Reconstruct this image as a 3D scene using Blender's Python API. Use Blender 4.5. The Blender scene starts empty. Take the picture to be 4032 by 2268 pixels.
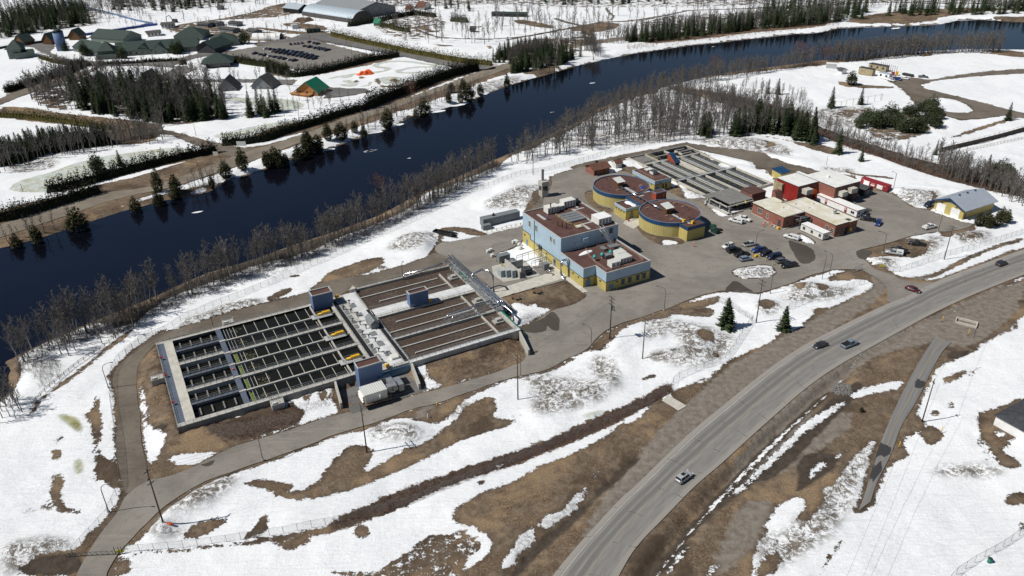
import bpy,math,random
import numpy as np
from mathutils import Vector,Matrix
from mathutils.geometry import tessellate_polygon
# ---------- camera, sky, sun
scene=bpy.context.scene
COL=scene.collection
R=math.radians
CAMH,FPX,PITCH,ROLL=128.0,3069.4,0.49952,-0.0185
cam_d=bpy.data.cameras.new("camera")
cam=bpy.data.objects.new("camera",cam_d)
COL.objects.link(cam)
cam_d.sensor_width=36.0
cam_d.lens=FPX/4032*36
cam_d.clip_start=1.0
cam_d.clip_end=6000
cam.matrix_world=Matrix.Translation((0,0,CAMH))@Matrix.Rotation(math.pi/2-PITCH,4,'X')@Matrix.Rotation(ROLL,4,'Z')
scene.camera=cam
SUN_EL,SUN_AZ=50.0,192.0
world=bpy.data.worlds.new("World")
scene.world=world
world.use_nodes=True
wn=world.node_tree.nodes
wn.clear()
bg=wn.new('ShaderNodeBackground');wo=wn.new('ShaderNodeOutputWorld');sk=wn.new('ShaderNodeTexSky')
sk.sky_type='NISHITA'
sk.sun_disc=False
sk.sun_elevation=R(SUN_EL)
sk.sun_rotation=R(90-SUN_AZ)
sk.altitude=300
sk.air_density=1.0
sk.dust_density=0.05
sk.ozone_density=3.0
bg.inputs['Strength'].default_value=0.05
world.node_tree.links.new(sk.outputs[0],bg.inputs['Color'])
world.node_tree.links.new(bg.outputs[0],wo.inputs['Surface'])
sun_d=bpy.data.lights.new("sun",'SUN')
sun=bpy.data.objects.new("sun",sun_d)
COL.objects.link(sun)
sun_d.energy=5.0
sun_d.angle=R(0.5)
sun_d.color=(1.0,0.965,0.90)
sd_=Vector((math.cos(R(SUN_AZ))*math.cos(R(SUN_EL)),math.sin(R(SUN_AZ))*math.cos(R(SUN_EL)),math.sin(R(SUN_EL))))
sun.rotation_euler=sd_.to_track_quat('Z','Y').to_euler()
sun.location=(-200,0,300)
scene.view_settings.view_transform='Standard'
scene.view_settings.look='None'
scene.view_settings.exposure=-0.08
scene.view_settings.gamma=1.0
scene.render.engine='CYCLES'
scene.cycles.max_bounces=5
scene.cycles.transparent_max_bounces=24
# ---------- image plans -> ground
CR=dict(V=(0,0,1.56522),A=(500,900,.5867),B=(1200,900,.48299),C=(1900,700,.36879),D=(2250,540,.36879),E=(2800,600,.47826),F=(0,0,.52174),G=(1000,0,.52174),H=(2000,0,.52174),I=(2688,0,.52174),J=(0,1300,.66799),K=(1300,1200,.73725),L=(2500,1000,.621),M=(2500,1500,.59472),N=(3620,700,.16013),O=(2380,670,.20018),Q=(2030,780,.25538),S=(500,1700,.27599),T=(2940,700,.20963),U=(2500,770,.11646),W=(2320,670,.10093),X=(0,100,.38820),Y=(3280,200,.16304),Z=(2800,900,.15528),a=(1100,0,.23292))
PC,PS=math.cos(R(28)),math.sin(R(28))
def pl2w(a,b):return(a*PC-b*PS,a*PS+b*PC)
def w2pl(x,y):return(x*PC+y*PS,-x*PS+y*PC)
def ray(c,x,y):
 o=CR[c]
 X=(o[0]+o[2]*x-2016)/FPX;Y=-(o[1]+o[2]*y-1134)/FPX
 cr,sr=math.cos(ROLL),math.sin(ROLL)
 X,Y=cr*X-sr*Y,sr*X+cr*Y
 return(X,math.cos(PITCH)+Y*math.sin(PITCH),-math.sin(PITCH)+Y*math.cos(PITCH))
def P(c,x,y,z=0.0):
 r=ray(c,x,y)
 t=(z-CAMH)/r[2]
 return(r[0]*t,r[1]*t)
def PL(c,x,y,z=0.0):
 return w2pl(*P(c,x,y,z))
def sstep(t):
 t=np.clip(t,0,1);return t*t*(3-2*t)
WATER_Z=-1.6
MOUNDS=[]
def mound(c,x,y,rx,ry,ang,h):
 p=P(c,x,y);MOUNDS.append((p[0],p[1],rx,ry,R(ang),h))
DITCH=[]
def segdist(X,Y,pts,closed=False):
 d=np.full(X.shape,1e9)
 n=len(pts)
 for i in range(n if closed else n-1):
  ax,ay=pts[i];bx,by=pts[(i+1)%n]
  vx,vy=bx-ax,by-ay;L2=vx*vx+vy*vy+1e-9
  t=np.clip(((X-ax)*vx+(Y-ay)*vy)/L2,0,1)
  d=np.minimum(d,(X-ax-t*vx)**2+(Y-ay-t*vy)**2)
 return np.sqrt(d)
def inside(X,Y,pts):
 c=np.zeros(X.shape,bool);n=len(pts);j=n-1
 for i in range(n):
  xi,yi=pts[i];xj,yj=pts[j]
  if yi!=yj:
   c^=((yi>Y)!=(yj>Y))&(X<(xj-xi)*(Y-yi)/(yj-yi)+xi)
  j=i
 return c
def sdf(X,Y,pts,clampv=9.0):
 xs=[p[0]for p in pts];ys=[p[1]for p in pts]
 out=np.full(X.shape,-clampv)
 m=(X>min(xs)-clampv)&(X<max(xs)+clampv)&(Y>min(ys)-clampv)&(Y<max(ys)+clampv)
 if not m.any():return out
 x,y=X[m],Y[m]
 d=np.minimum(segdist(x,y,pts,True),clampv)
 out[m]=np.where(inside(x,y,pts),d,-d)
 return out
RIVER=[]
def Hbase(X,Y):
 """height of the land without its small roughness"""
 X=np.asarray(X,float);Y=np.asarray(Y,float)
 a=X*PC+Y*PS;b=-X*PS+Y*PC
 dl=np.maximum(0,-2-a);dn=np.maximum(0,178.5-b);df=np.maximum(0,b-226);dr=np.maximum(0,a-97)
 d=np.sqrt(dl**2+dn**2+(df*3)**2+(dr*6)**2)
 z=1.55*(1-sstep(d/8.5))
 z=z*np.where(b<179,sstep(np.maximum(40-a,a-60)/1.5),1)
 for(mx,my,rx,ry,an,h)in MOUNDS:
  dx,dy=X-mx,Y-my
  u=(dx*math.cos(an)+dy*math.sin(an))/rx;v=(-dx*math.sin(an)+dy*math.cos(an))/ry
  q=u*u+v*v
  z=z+h*np.exp(-q*1.2)*(q<6)
 for pts,w,dep in DITCH:
  xs=[p[0]for p in pts];ys=[p[1]for p in pts]
  m=(X>min(xs)-3*w)&(X<max(xs)+3*w)&(Y>min(ys)-3*w)&(Y<max(ys)+3*w)
  if m.any():
   dd=segdist(X[m],Y[m],pts)
   z=z.copy();z[m]=z[m]-dep*np.exp(-(dd/w)**2)
 return z
def H(x,y):return float(Hbase(np.array([x]),np.array([y]))[0])
def PH(c,x,y):
 z=0.0
 for _ in range(5):
  p=P(c,x,y,z);z=0.5*z+0.5*H(*p)
 return p
def poly(txt,z=None):
 """'J 10 20 30 40; B 5 6' -> world points"""
 out=[]
 for part in txt.split(';'):
  t=part.split()
  if not t:continue
  v=list(map(float,t[1:]))
  for i in range(0,len(v),2):
   out.append(P(t[0],v[i],v[i+1],z or 0.0))
 return out
def chaikin(pts,n=2,closed=True):
 for _ in range(n):
  q=[]
  m=len(pts)
  for i in range(m if closed else m-1):
   p0,p1=pts[i],pts[(i+1)%m]
   q.append((p0[0]*.75+p1[0]*.25,p0[1]*.75+p1[1]*.25));q.append((p0[0]*.25+p1[0]*.75,p0[1]*.25+p1[1]*.75))
  if not closed:q=[pts[0]]+q+[pts[-1]]
  pts=q
 return pts
def resample(pts,step):
 out=[pts[0]];acc=0.0
 for(x0,y0),(x1,y1)in zip(pts,pts[1:]):
  L=math.hypot(x1-x0,y1-y0)
  if L<1e-9:continue
  t=step-acc
  while t<=L:
   out.append((x0+(x1-x0)*t/L,y0+(y1-y0)*t/L));t+=step
  acc=(acc+L)%step
 return out
# ---------- materials
MAT={}
def newmat(name):
 m=bpy.data.materials.new(name);m.use_nodes=True;MAT[name]=m
 nt=m.node_tree;b=nt.nodes['Principled BSDF']
 return m,nt,b
class NT:
 def __init__(s,nt):s.nt=nt;s.n=nt.nodes;s.l=nt.links
 def link(s,a,b):s.l.new(a,b)
 def pos(s):
  g=s.n.new('ShaderNodeNewGeometry');return g.outputs['Position']
 def obj(s):
  g=s.n.new('ShaderNodeTexCoord');return g.outputs['Object']
 def noise(s,vec,scale,detail=4,rough=.55,dist=0.0,out='Fac'):
  n=s.n.new('ShaderNodeTexNoise');n.inputs['Scale'].default_value=scale;n.inputs['Detail'].default_value=detail
  n.inputs['Roughness'].default_value=rough;n.inputs['Distortion'].default_value=dist
  if vec is not None:s.link(vec,n.inputs['Vector'])
  return n.outputs[out]
 def math(s,op,a,b=0.0,c=0.0,clamp=False):
  n=s.n.new('ShaderNodeMath');n.operation=op;n.use_clamp=clamp
  for i,v in enumerate((a,b,c)):
   if isinstance(v,(int,float)):n.inputs[i].default_value=v
   else:s.link(v,n.inputs[i])
  return n.outputs[0]
 def map(s,v,a,b,c=0.0,d=1.0,smooth=True):
  n=s.n.new('ShaderNodeMapRange');n.interpolation_type='SMOOTHSTEP' if smooth else 'LINEAR'
  s.link(v,n.inputs[0]);n.inputs[1].default_value=a;n.inputs[2].default_value=b;n.inputs[3].default_value=c;n.inputs[4].default_value=d
  return n.outputs[0]
 def mix(s,f,a,b):
  n=s.n.new('ShaderNodeMix');n.data_type='RGBA'
  if isinstance(f,(int,float)):n.inputs[0].default_value=f
  else:s.link(f,n.inputs[0])
  for i,v in((6,a),(7,b)):
   if isinstance(v,tuple):n.inputs[i].default_value=(*v,1)
   else:s.link(v,n.inputs[i])
  return n.outputs[2]
 def attr(s,name,out='Fac'):
  n=s.n.new('ShaderNodeAttribute');n.attribute_name=name;return n.outputs[out]
 def sep(s,v):
  n=s.n.new('ShaderNodeSeparateXYZ');s.link(v,n.inputs[0]);return n.outputs
 def scale(s,v,x,y,z):
  n=s.n.new('ShaderNodeMapping');s.link(v,n.inputs[0]);n.inputs['Scale'].default_value=(x,y,z);return n.outputs[0]
 def rotz(s,v,ang):
  n=s.n.new('ShaderNodeMapping');s.link(v,n.inputs[0]);n.inputs['Rotation'].default_value=(0,0,ang);return n.outputs[0]
 def bump(s,h,dist,strength=1.0,nrm=None):
  n=s.n.new('ShaderNodeBump');n.inputs['Distance'].default_value=dist;n.inputs['Strength'].default_value=strength
  s.link(h,n.inputs['Height'])
  if nrm is not None:s.link(nrm,n.inputs['Normal'])
  return n.outputs[0]
def paint(name,col,rough=.6,var=.18,scale=.6,metal=0.0,grime=.0,spec=.3):
 """a plain coat with uneven wear"""
 m,nt,b=newmat(name);t=NT(nt)
 p=t.obj()
 n=t.noise(p,scale,6,.65)
 c2=tuple(max(0,c*(1-var*1.6))for c in col);c1=tuple(min(.95,c*(1+var))for c in col)
 c=t.mix(t.map(n,.3,.7),c2,c1)
 if grime:
  g=t.noise(t.scale(p,1.3,1.3,.25),1.1,5,.7)
  c=t.mix(t.math('MULTIPLY',t.map(g,.5,.75),grime),c,(.09,.08,.07))
 t.link(c,b.inputs['Base Color'])
 b.inputs['Roughness'].default_value=rough;b.inputs['Metallic'].default_value=metal
 b.inputs['Specular IOR Level'].default_value=spec
 return m
def ribbed(name,col,rough=.5,pitch=1.2,axis=0,metal=0.0,depth=.04,var=.12,spec=.3):
 """sheet-metal cladding with standing ribs"""
 m,nt,b=newmat(name);t=NT(nt);p=t.obj();s3=t.sep(p)
 w=t.math('PINGPONG',s3[axis],pitch/2)
 rib=t.map(w,pitch*.32,pitch*.42)
 n=t.noise(p,.5,5,.6)
 c=t.mix(t.map(n,.3,.7),tuple(x*(1-var)for x in col),tuple(min(.95,x*(1+var))for x in col))
 c=t.mix(t.math('MULTIPLY',rib,.35),c,tuple(x*.55 for x in col))
 t.link(c,b.inputs['Base Color']);t.link(t.bump(rib,depth),b.inputs['Normal'])
 b.inputs['Roughness'].default_value=rough;b.inputs['Metallic'].default_value=metal;b.inputs['Specular IOR Level'].default_value=spec
 return m
# ---------- mesh builder and object helpers
class MB:
 def __init__(s,off=(0,0)):
  s.v=[];s.f=[];s.mi=[];s.sm=[];s.o=off;s.cur=0
 def V(s,x,y,z):s.v.append((x-s.o[0],y-s.o[1],z));return len(s.v)-1
 def F(s,*i,smooth=False):s.f.append(tuple(i));s.mi.append(s.cur);s.sm.append(smooth)
 def box(s,x0,x1,y0,y1,z0,z1,top=True,bot=True):
  i=[s.V(x,y,z)for z in(z0,z1)for(x,y)in((x0,y0),(x1,y0),(x1,y1),(x0,y1))]
  if bot:s.F(i[3],i[2],i[1],i[0])
  if top:s.F(i[4],i[5],i[6],i[7])
  for k in range(4):
   k2=(k+1)%4;s.F(i[k],i[k2],i[k2+4],i[k+4])
  return s
 def rbox(s,cx,cy,z0,z1,lx,ly,ang=0,top_in=0.0):
  c,n=math.cos(ang),math.sin(ang)
  def pt(u,v):return cx+u*c-v*n,cy+u*n+v*c
  i=[]
  for z,k in((z0,0),(z1,top_in)):
   for(u,v)in((-1,-1),(1,-1),(1,1),(-1,1)):
    X,Y=pt(u*(lx/2-k),v*(ly/2-k));i.append(s.V(X,Y,z))
  s.F(i[3],i[2],i[1],i[0]);s.F(i[4],i[5],i[6],i[7])
  for k in range(4):
   k2=(k+1)%4;s.F(i[k],i[k2],i[k2+4],i[k+4])
  return s
 def prism(s,pts,z0,z1,top=True,bot=False):
  area=sum(pts[i][0]*pts[(i+1)%len(pts)][1]-pts[(i+1)%len(pts)][0]*pts[i][1]for i in range(len(pts)))
  if area<0:pts=pts[::-1]
  n=len(pts)
  a=[s.V(x,y,z0)for x,y in pts];b=[s.V(x,y,z1)for x,y in pts]
  for k in range(n):s.F(a[k],a[(k+1)%n],b[(k+1)%n],b[k])
  if top:s.F(*b)
  if bot:s.F(*a[::-1])
  return s
 def ring(s,c,d,r,n,ref=None):
  d=Vector(d).normalized()
  if ref is None:ref=Vector((0,0,1))if abs(d.z)<.9 else Vector((1,0,0))
  u=d.cross(ref).normalized();w=d.cross(u)
  return[s.V(*(Vector(c)+u*(r*math.cos(2*math.pi*k/n))+w*(r*math.sin(2*math.pi*k/n))))for k in range(n)]
 def tube(s,pts,r,n=6,r1=None,caps=True,smooth=True):
  pts=[Vector(p)for p in pts];m=len(pts);R_=[]
  for i,p in enumerate(pts):
   d=(pts[min(i+1,m-1)]-pts[max(i-1,0)])
   rr=r if r1 is None else r+(r1-r)*i/(m-1)
   ref=Vector((0,0,1))if abs((pts[-1]-pts[0]).normalized().z)<.9 else Vector((1,0,0))
   if abs(d.normalized().dot(ref))>.97:ref=Vector((.3,1,0)).normalized()
   R_.append(s.ring(p,d,rr,n,ref))
  for a,b in zip(R_,R_[1:]):
   for k in range(n):s.F(a[k],b[k],b[(k+1)%n],a[(k+1)%n],smooth=smooth)
  if caps:s.F(*R_[0]);s.F(*R_[-1][::-1])
  return s
 def cyl(s,x,y,z0,z1,r,n=12,r1=None,top=True,bot=True):
  r1=r if r1 is None else r1
  a=[s.V(x+r*math.cos(2*math.pi*k/n),y+r*math.sin(2*math.pi*k/n),z0)for k in range(n)]
  b=[s.V(x+r1*math.cos(2*math.pi*k/n),y+r1*math.sin(2*math.pi*k/n),z1)for k in range(n)]
  for k in range(n):s.F(a[k],a[(k+1)%n],b[(k+1)%n],b[k],smooth=n>8)
  if top:s.F(*b)
  if bot:s.F(*a[::-1])
  return s
 def quad(s,a,b,c,d):s.F(*[s.V(*p)for p in(a,b,c,d)]);return s
 def tri(s,a,b,c):s.F(*[s.V(*p)for p in(a,b,c)]);return s
 def flat(s,pts,z):
  """filled flat polygon, any outline"""
  i0=len(s.v)
  for x,y in pts:s.V(x,y,z)
  for t in tessellate_polygon([[Vector((x,y,0))for x,y in pts]]):
   a,b,c=t
   pa,pb,pc=pts[a],pts[b],pts[c]
   if(pb[0]-pa[0])*(pc[1]-pa[1])-(pb[1]-pa[1])*(pc[0]-pa[0])<0:b,c=c,b
   s.F(i0+a,i0+b,i0+c)
  return s
 def gable(s,x0,x1,y0,y1,z0,zr,along='x',t=.15,ov=.4):
  """pitched roof slab with thickness; ridge along x or y"""
  if along=='x':
   ym=(y0+y1)/2;k=(zr-z0)/(ym-y0)
   A=[(y0-ov,z0-ov*k),(ym,zr),(y1+ov,z0-ov*k)]
   i=[[s.V(x,y,z)for y,z in A]+[s.V(x,y,z-t)for y,z in A]for x in(x0-ov,x1+ov)]
  else:
   xm=(x0+x1)/2;k=(zr-z0)/(xm-x0)
   A=[(x1+ov,z0-ov*k),(xm,zr),(x0-ov,z0-ov*k)]
   i=[[s.V(x,y,z)for x,z in A]+[s.V(x,y,z-t)for x,z in A]for y in(y0-ov,y1+ov)]
  a,b=i
  s.F(a[0],b[0],b[1],a[1]);s.F(a[1],b[1],b[2],a[2])
  s.F(a[3],a[4],b[4],b[3]);s.F(a[4],a[5],b[5],b[4])
  s.F(a[0],a[3],b[3],b[0]);s.F(a[2],b[2],b[5],a[5])
  s.F(a[0],a[1],a[4],a[3]);s.F(a[1],a[2],a[5],a[4]);s.F(b[0],b[3],b[4],b[1]);s.F(b[1],b[4],b[5],b[2])
  return s
 def gable_wall(s,x0,x1,y0,y1,z0,z1,zr,along='x'):
  """walls with two gable ends, ridge along x or y"""
  s.box(x0,x1,y0,y1,z0,z1,top=False,bot=False)
  if along=='x':
   ym=(y0+y1)/2
   s.tri((x0,y1,z1),(x0,y0,z1),(x0,ym,zr));s.tri((x1,y0,z1),(x1,y1,z1),(x1,ym,zr))
  else:
   xm=(x0+x1)/2
   s.tri((x0,y0,z1),(x1,y0,z1),(xm,y0,zr));s.tri((x1,y1,z1),(x0,y1,z1),(xm,y1,zr))
  return s
 def build(s,name,mat,parent=None,flip=False):
  me=bpy.data.meshes.new(name)
  me.from_pydata(s.v,[],s.f)
  mats=mat if isinstance(mat,(list,tuple))else[mat]
  for m in mats:me.materials.append(MAT[m]if isinstance(m,str)else m)
  if len(mats)>1:me.polygons.foreach_set('material_index',s.mi)
  me.polygons.foreach_set('use_smooth',s.sm)
  me.update()
  o=bpy.data.objects.new(name,me);COL.objects.link(o)
  if parent is not None:o.parent=parent
  return o
def islands(mb):
 par=list(range(len(mb.v)))
 def find(i):
  while par[i]!=i:par[i]=par[par[i]];i=par[i]
  return i
 for f in mb.f:
  a=find(f[0])
  for k in f[1:]:par[find(k)]=a
 out={}
 for f,sm in zip(mb.f,mb.sm):
  r=find(f[0]);q=out.setdefault(r,(MB(),{}))
  ids=[]
  for k in f:
   if k not in q[1]:q[1][k]=len(q[0].v);q[0].v.append(mb.v[k])
   ids.append(q[1][k])
  q[0].f.append(tuple(ids));q[0].mi.append(0);q[0].sm.append(sm)
 return[q[0]for q in out.values()]
def tag(o,label=None,cat=None,group=None,kind=None):
 if label:o['label']=label
 if cat:o['category']=cat
 if group:o['group']=group
 if kind:o['kind']=kind
 return o
def empty(name,label,cat,loc=(0,0,0),rz=0.0,group=None):
 o=bpy.data.objects.new(name,None);COL.objects.link(o)
 o.empty_display_size=.5
 o.location=loc;o.rotation_euler=(0,0,rz)
 return tag(o,label,cat,group)
RZ=R(28)
class Thing:
 """a thing whose parts are written in plant coordinates (a, b, z)"""
 def __init__(s,name,label,cat,a,b,group=None,z=0.0):
  x,y=pl2w(a,b);s.o=(a,b)
  s.root=empty(name,label,cat,(x,y,0),RZ,group)
 def mb(s):return MB(s.o)
 def part(s,name,mb,mat,label=None,parent=None,split=False):
  if split:
   for q in islands(mb):o=q.build(name,mat,parent or s.root)
   return o
  o=mb.build(name,mat,parent or s.root)
  if label:o['label']=label
  return o
def copy_tree(o,parent=None):
 c=o.copy();COL.objects.link(c)
 if parent is not None:c.parent=parent
 for ch in list(o.children):copy_tree(ch,c)
 return c
# ---------- materials of the place
def ground_mat():
 m,nt,b=newmat('ground');t=NT(nt);p=t.pos()
 nb=t.noise(p,.16,5,.6);nm=t.noise(p,.55,6,.68);nf=t.noise(p,2.3,5,.7);nl=t.noise(p,.03,3,.5)
 e=t.mix(t.map(nm,.32,.68),(.100,.072,.050),(.215,.165,.118))
 e=t.mix(t.map(nb,.42,.62),e,t.mix(t.map(nf,.35,.65),(.075,.052,.036),(.19,.135,.088)))
 e=t.mix(t.math('MULTIPLY',t.map(nf,.56,.72),.55),e,(.34,.27,.19))
 e=t.mix(t.math('MULTIPLY',t.map(nf,.46,.28),.6),e,(.03,.022,.016))
 nh=t.noise(p,.055,5,.65,.5)
 e=t.mix(t.math('MULTIPLY',t.map(nh,.52,.66),.7),e,t.mix(t.map(nf,.3,.7),(.20,.135,.078),(.33,.24,.15)))
 e=t.mix(t.math('MULTIPLY',t.map(nh,.47,.36),.65),e,t.mix(nm,(.045,.032,.022),(.11,.08,.056)))
 grav=t.mix(t.map(nm,.3,.7),(.150,.127,.104),(.25,.222,.188))
 nh=t.noise(p,.055,5,.65,.5)
 e=t.mix(t.math('MULTIPLY',t.map(nh,.52,.66),.7),e,t.mix(t.map(nf,.3,.7),(.20,.135,.078),(.33,.24,.15)))
 e=t.mix(t.math('MULTIPLY',t.map(nh,.47,.36),.65),e,t.mix(nm,(.045,.032,.022),(.11,.08,.056)))
 grav=t.mix(t.math('MULTIPLY',t.map(nf,.58,.7),.5),grav,(.10,.085,.07))
 e=t.mix(t.map(t.math('ADD',t.attr('gravel'),t.math('MULTIPLY_ADD',nm,2.4,-1.2)),-.4,.5),e,grav)
 rus=t.mix(t.map(nf,.35,.65),(.050,.038,.031),(.125,.095,.076))
 e=t.mix(t.map(t.math('ADD',t.attr('rust'),t.math('MULTIPLY_ADD',nm,2.4,-1.2)),-.3,.5),e,rus)
 mud=t.mix(t.map(nm,.3,.7),(.045,.036,.028),(.09,.072,.055))
 e=t.mix(t.map(t.math('ADD',t.attr('wet'),t.math('MULTIPLY_ADD',nb,2.0,-1.0)),-.2,.4),e,mud)
 fine=t.noise(t.rotz(t.scale(p,.35,1.6,1),.5),1.4,5,.7)
 sn=t.mix(t.map(fine,.3,.7),(.70,.715,.735),(.83,.84,.85))
 sn=t.mix(t.math('MULTIPLY',t.map(nl,.4,.65),.5),sn,(.88,.885,.89))
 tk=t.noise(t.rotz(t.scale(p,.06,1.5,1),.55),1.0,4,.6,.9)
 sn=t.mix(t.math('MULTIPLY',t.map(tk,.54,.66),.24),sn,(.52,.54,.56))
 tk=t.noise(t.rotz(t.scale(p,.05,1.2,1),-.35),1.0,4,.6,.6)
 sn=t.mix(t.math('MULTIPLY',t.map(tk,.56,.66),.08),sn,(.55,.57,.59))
 nd=t.noise(p,.42,8,.78,1.2)
 nd2=t.noise(p,1.5,6,.8,.8)
 dm=t.math('MULTIPLY',t.map(t.math('ADD',t.math('MULTIPLY',nd,.6),t.math('MULTIPLY',nd2,.4)),.45,.535),t.math('MULTIPLY',t.attr('dirty'),1.0),clamp=True)
 sn=t.mix(dm,sn,t.mix(nf,(.085,.07,.055),(.21,.185,.155)))
 ice=t.mix(t.map(nb,.4,.62),(.42,.42,.32),(.50,.55,.52))
 ice=t.mix(t.map(nm,.50,.68),ice,(.74,.76,.76))
 sn=t.mix(t.map(t.math('ADD',t.attr('ice'),t.math('MULTIPLY_ADD',nb,4.0,-2.0)),-.6,.8),sn,ice)
 pl_=t.map(t.math('ADD',t.attr('pool'),t.math('MULTIPLY_ADD',nm,1.6,-.8)),-.9,.7)
 sn=t.mix(pl_,sn,t.mix(t.map(nb,.4,.6),(.20,.19,.05),(.34,.33,.16)))
 k=t.math('ADD',t.attr('snow'),t.math('MULTIPLY_ADD',nm,3.4,-1.7))
 fy=t.map(t.sep(p)[1],260,560,1.5,9.0)
 k=t.math('ADD',k,t.math('MULTIPLY',t.math('SUBTRACT',nb,.5),fy))
 k=t.math('ADD',k,t.math('MULTIPLY_ADD',nf,2.0,-1.0))
 k=t.math('ADD',k,t.math('MULTIPLY_ADD',nd2,1.5,-.75))
 mk=t.map(k,-.06,.10)
 wetrim=t.math('MULTIPLY',t.map(k,-1.3,-.1),.75)
 e2=t.mix(wetrim,e,t.mix(.7,e,(.018,.013,.010)))
 e2=t.mix(.5,e,e2)
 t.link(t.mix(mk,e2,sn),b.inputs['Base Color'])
 hs=t.math('MULTIPLY',mk,.35)
 hs=t.math('ADD',hs,t.math('MULTIPLY',t.math('ADD',nd2,t.math('MULTIPLY',nm,1.2)),.42))
 hs=t.math('ADD',hs,t.math('MULTIPLY',fine,.16))
 t.link(t.bump(hs,.8,.62),b.inputs['Normal'])
 t.link(t.map(mk,0,1,.95,.6),b.inputs['Roughness'])
 b.inputs['Specular IOR Level'].default_value=.15
ground_mat()
def pave_mat(name,c0,c1,stain=.5,wet=None):
 m,nt,b=newmat(name);t=NT(nt);p=t.pos()
 nb=t.noise(p,.05,5,.65,.6);nm=t.noise(p,.35,6,.7);nf=t.noise(p,3.5,4,.7)
 c=t.mix(t.map(nb,.35,.65),c0,c1)
 c=t.mix(t.math('MULTIPLY',t.map(nm,.5,.72),stain),c,tuple(x*.62 for x in c0))
 c=t.mix(t.math('MULTIPLY',t.map(nf,.5,.7),.30),c,tuple(min(.6,x*1.45)for x in c1))
 c=t.mix(t.math('MULTIPLY',t.map(nf,.45,.3),.25),c,tuple(x*.6 for x in c0))
 v=nt.nodes.new('ShaderNodeTexVoronoi');v.feature='DISTANCE_TO_EDGE';v.inputs['Scale'].default_value=.11
 nn=t.noise(p,.3,5,.6,out='Color')
 mx=nt.nodes.new('ShaderNodeMix');mx.data_type='VECTOR';mx.inputs[0].default_value=.5
 vm=nt.nodes.new('ShaderNodeVectorMath');vm.operation='MULTIPLY_ADD';vm.inputs[1].default_value=(4,4,0)
 t.link(nn,vm.inputs[0]);t.link(p,vm.inputs[2]);t.link(vm.outputs[0],v.inputs['Vector'])
 cr=t.math('MULTIPLY',t.map(v.outputs['Distance'],.012,.004),t.map(nb,.45,.6))
 c=t.mix(t.math('MULTIPLY',cr,.22),c,(.05,.045,.04))
 w=t.noise(t.rotz(t.scale(p,.05,.9,1),.45),1.1,4,.6,1.5)
 c=t.mix(t.math('MULTIPLY',t.map(w,.55,.68),.22),c,tuple(min(.6,x*1.5)for x in c1))
 t.link(c,b.inputs['Base Color']);b.inputs['Roughness'].default_value=.9
 t.link(t.bump(t.math('ADD',nf,nm),.03),b.inputs['Normal'])
 b.inputs['Specular IOR Level'].default_value=.2
pave_mat('yard',(.176,.160,.140),(.245,.225,.198),.45)
pave_mat('dirt',(.108,.090,.070),(.172,.147,.119),.6)
pave_mat('puddle',(.062,.053,.044),(.082,.072,.060),.4)
pave_mat('gravel_road',(.160,.134,.106),(.225,.193,.155),.5)
pave_mat('old_asphalt',(.120,.116,.110),(.165,.158,.150),.5)
pave_mat('lot_asphalt',(.155,.143,.128),(.205,.190,.172),.7)
def road_mat(name,base,lane=True,line=True):
 m,nt,b=newmat(name);t=NT(nt);p=t.pos()
 u=t.attr('across');v=t.attr('along')
 cmb=nt.nodes.new('ShaderNodeCombineXYZ');t.link(u,cmb.inputs[0]);t.link(v,cmb.inputs[1])
 st=t.noise(t.scale(cmb.outputs[0],1.0,.02,1),7.0 if lane else 3.0,5,.6)
 nb=t.noise(p,.08,5,.6);nf=t.noise(p,3.0,5,.7)
 c=t.mix(t.map(st,.3,.7),tuple(x*.86 for x in base),tuple(x*1.14 for x in base))
 if lane:
  for pos,w,a in((-.47,.10,.75),(-.17,.10,.85),(.25,.09,.22),(.50,.09,.22)):
   d=t.math('ABSOLUTE',t.math('SUBTRACT',u,pos))
   c=t.mix(t.math('MULTIPLY',t.map(d,w*1.5,w*.5),a),c,tuple(x*.66 for x in base))
  sh=t.map(t.math('ABSOLUTE',t.math('ADD',u,t.math('MULTIPLY_ADD',nb,.16,-.08))),.72,.86)
  c=t.mix(t.math('MULTIPLY',sh,.8),c,tuple(min(.5,x*1.28)for x in(base[0]*1.04,base[1],base[2]*.95)))
  d=t.math('ABSOLUTE',t.math('ADD',u,.735))
  c=t.mix(t.math('MULTIPLY',t.map(d,.018,.010),t.map(nf,.35,.6,.2,.8)),c,(.52,.51,.49))
  vv=t.math('ADD',v,t.math('MULTIPLY',t.noise(p,.6,4,.6),1.6))
  d=t.math('PINGPONG',vv,5.5)
  c=t.mix(t.math('MULTIPLY',t.map(d,.09,.03),t.map(t.noise(p,.3,2,.5),.5,.58)),c,(.05,.05,.05))
 if line:
  lo=0.02 if lane else 0.0
  wd=.014 if lane else.035
  d=t.math('ABSOLUTE',t.math('SUBTRACT',u,lo))
  c=t.mix(t.math('MULTIPLY',t.map(d,wd,wd*.5),t.map(nf,.3,.55,.35,.95)),c,(.36,.27,.10)if not lane else(.30,.25,.14))
 c=t.mix(t.math('MULTIPLY',t.map(nf,.55,.72),.25),c,tuple(min(.6,x*1.4)for x in base))
 if not lane:
  k=t.map(t.math('ADD',t.attr('patch'),t.math('MULTIPLY_ADD',nf,.6,-.3)),-.05,.1)
  c=t.mix(k,c,(.045,.045,.046))
 t.link(c,b.inputs['Base Color']);b.inputs['Roughness'].default_value=.88;b.inputs['Specular IOR Level'].default_value=.2
 t.link(t.bump(nf,.02),b.inputs['Normal'])
road_mat('highway',(.215,.206,.192))
road_mat('bikepath',(.185,.180,.172),lane=False)
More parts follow.
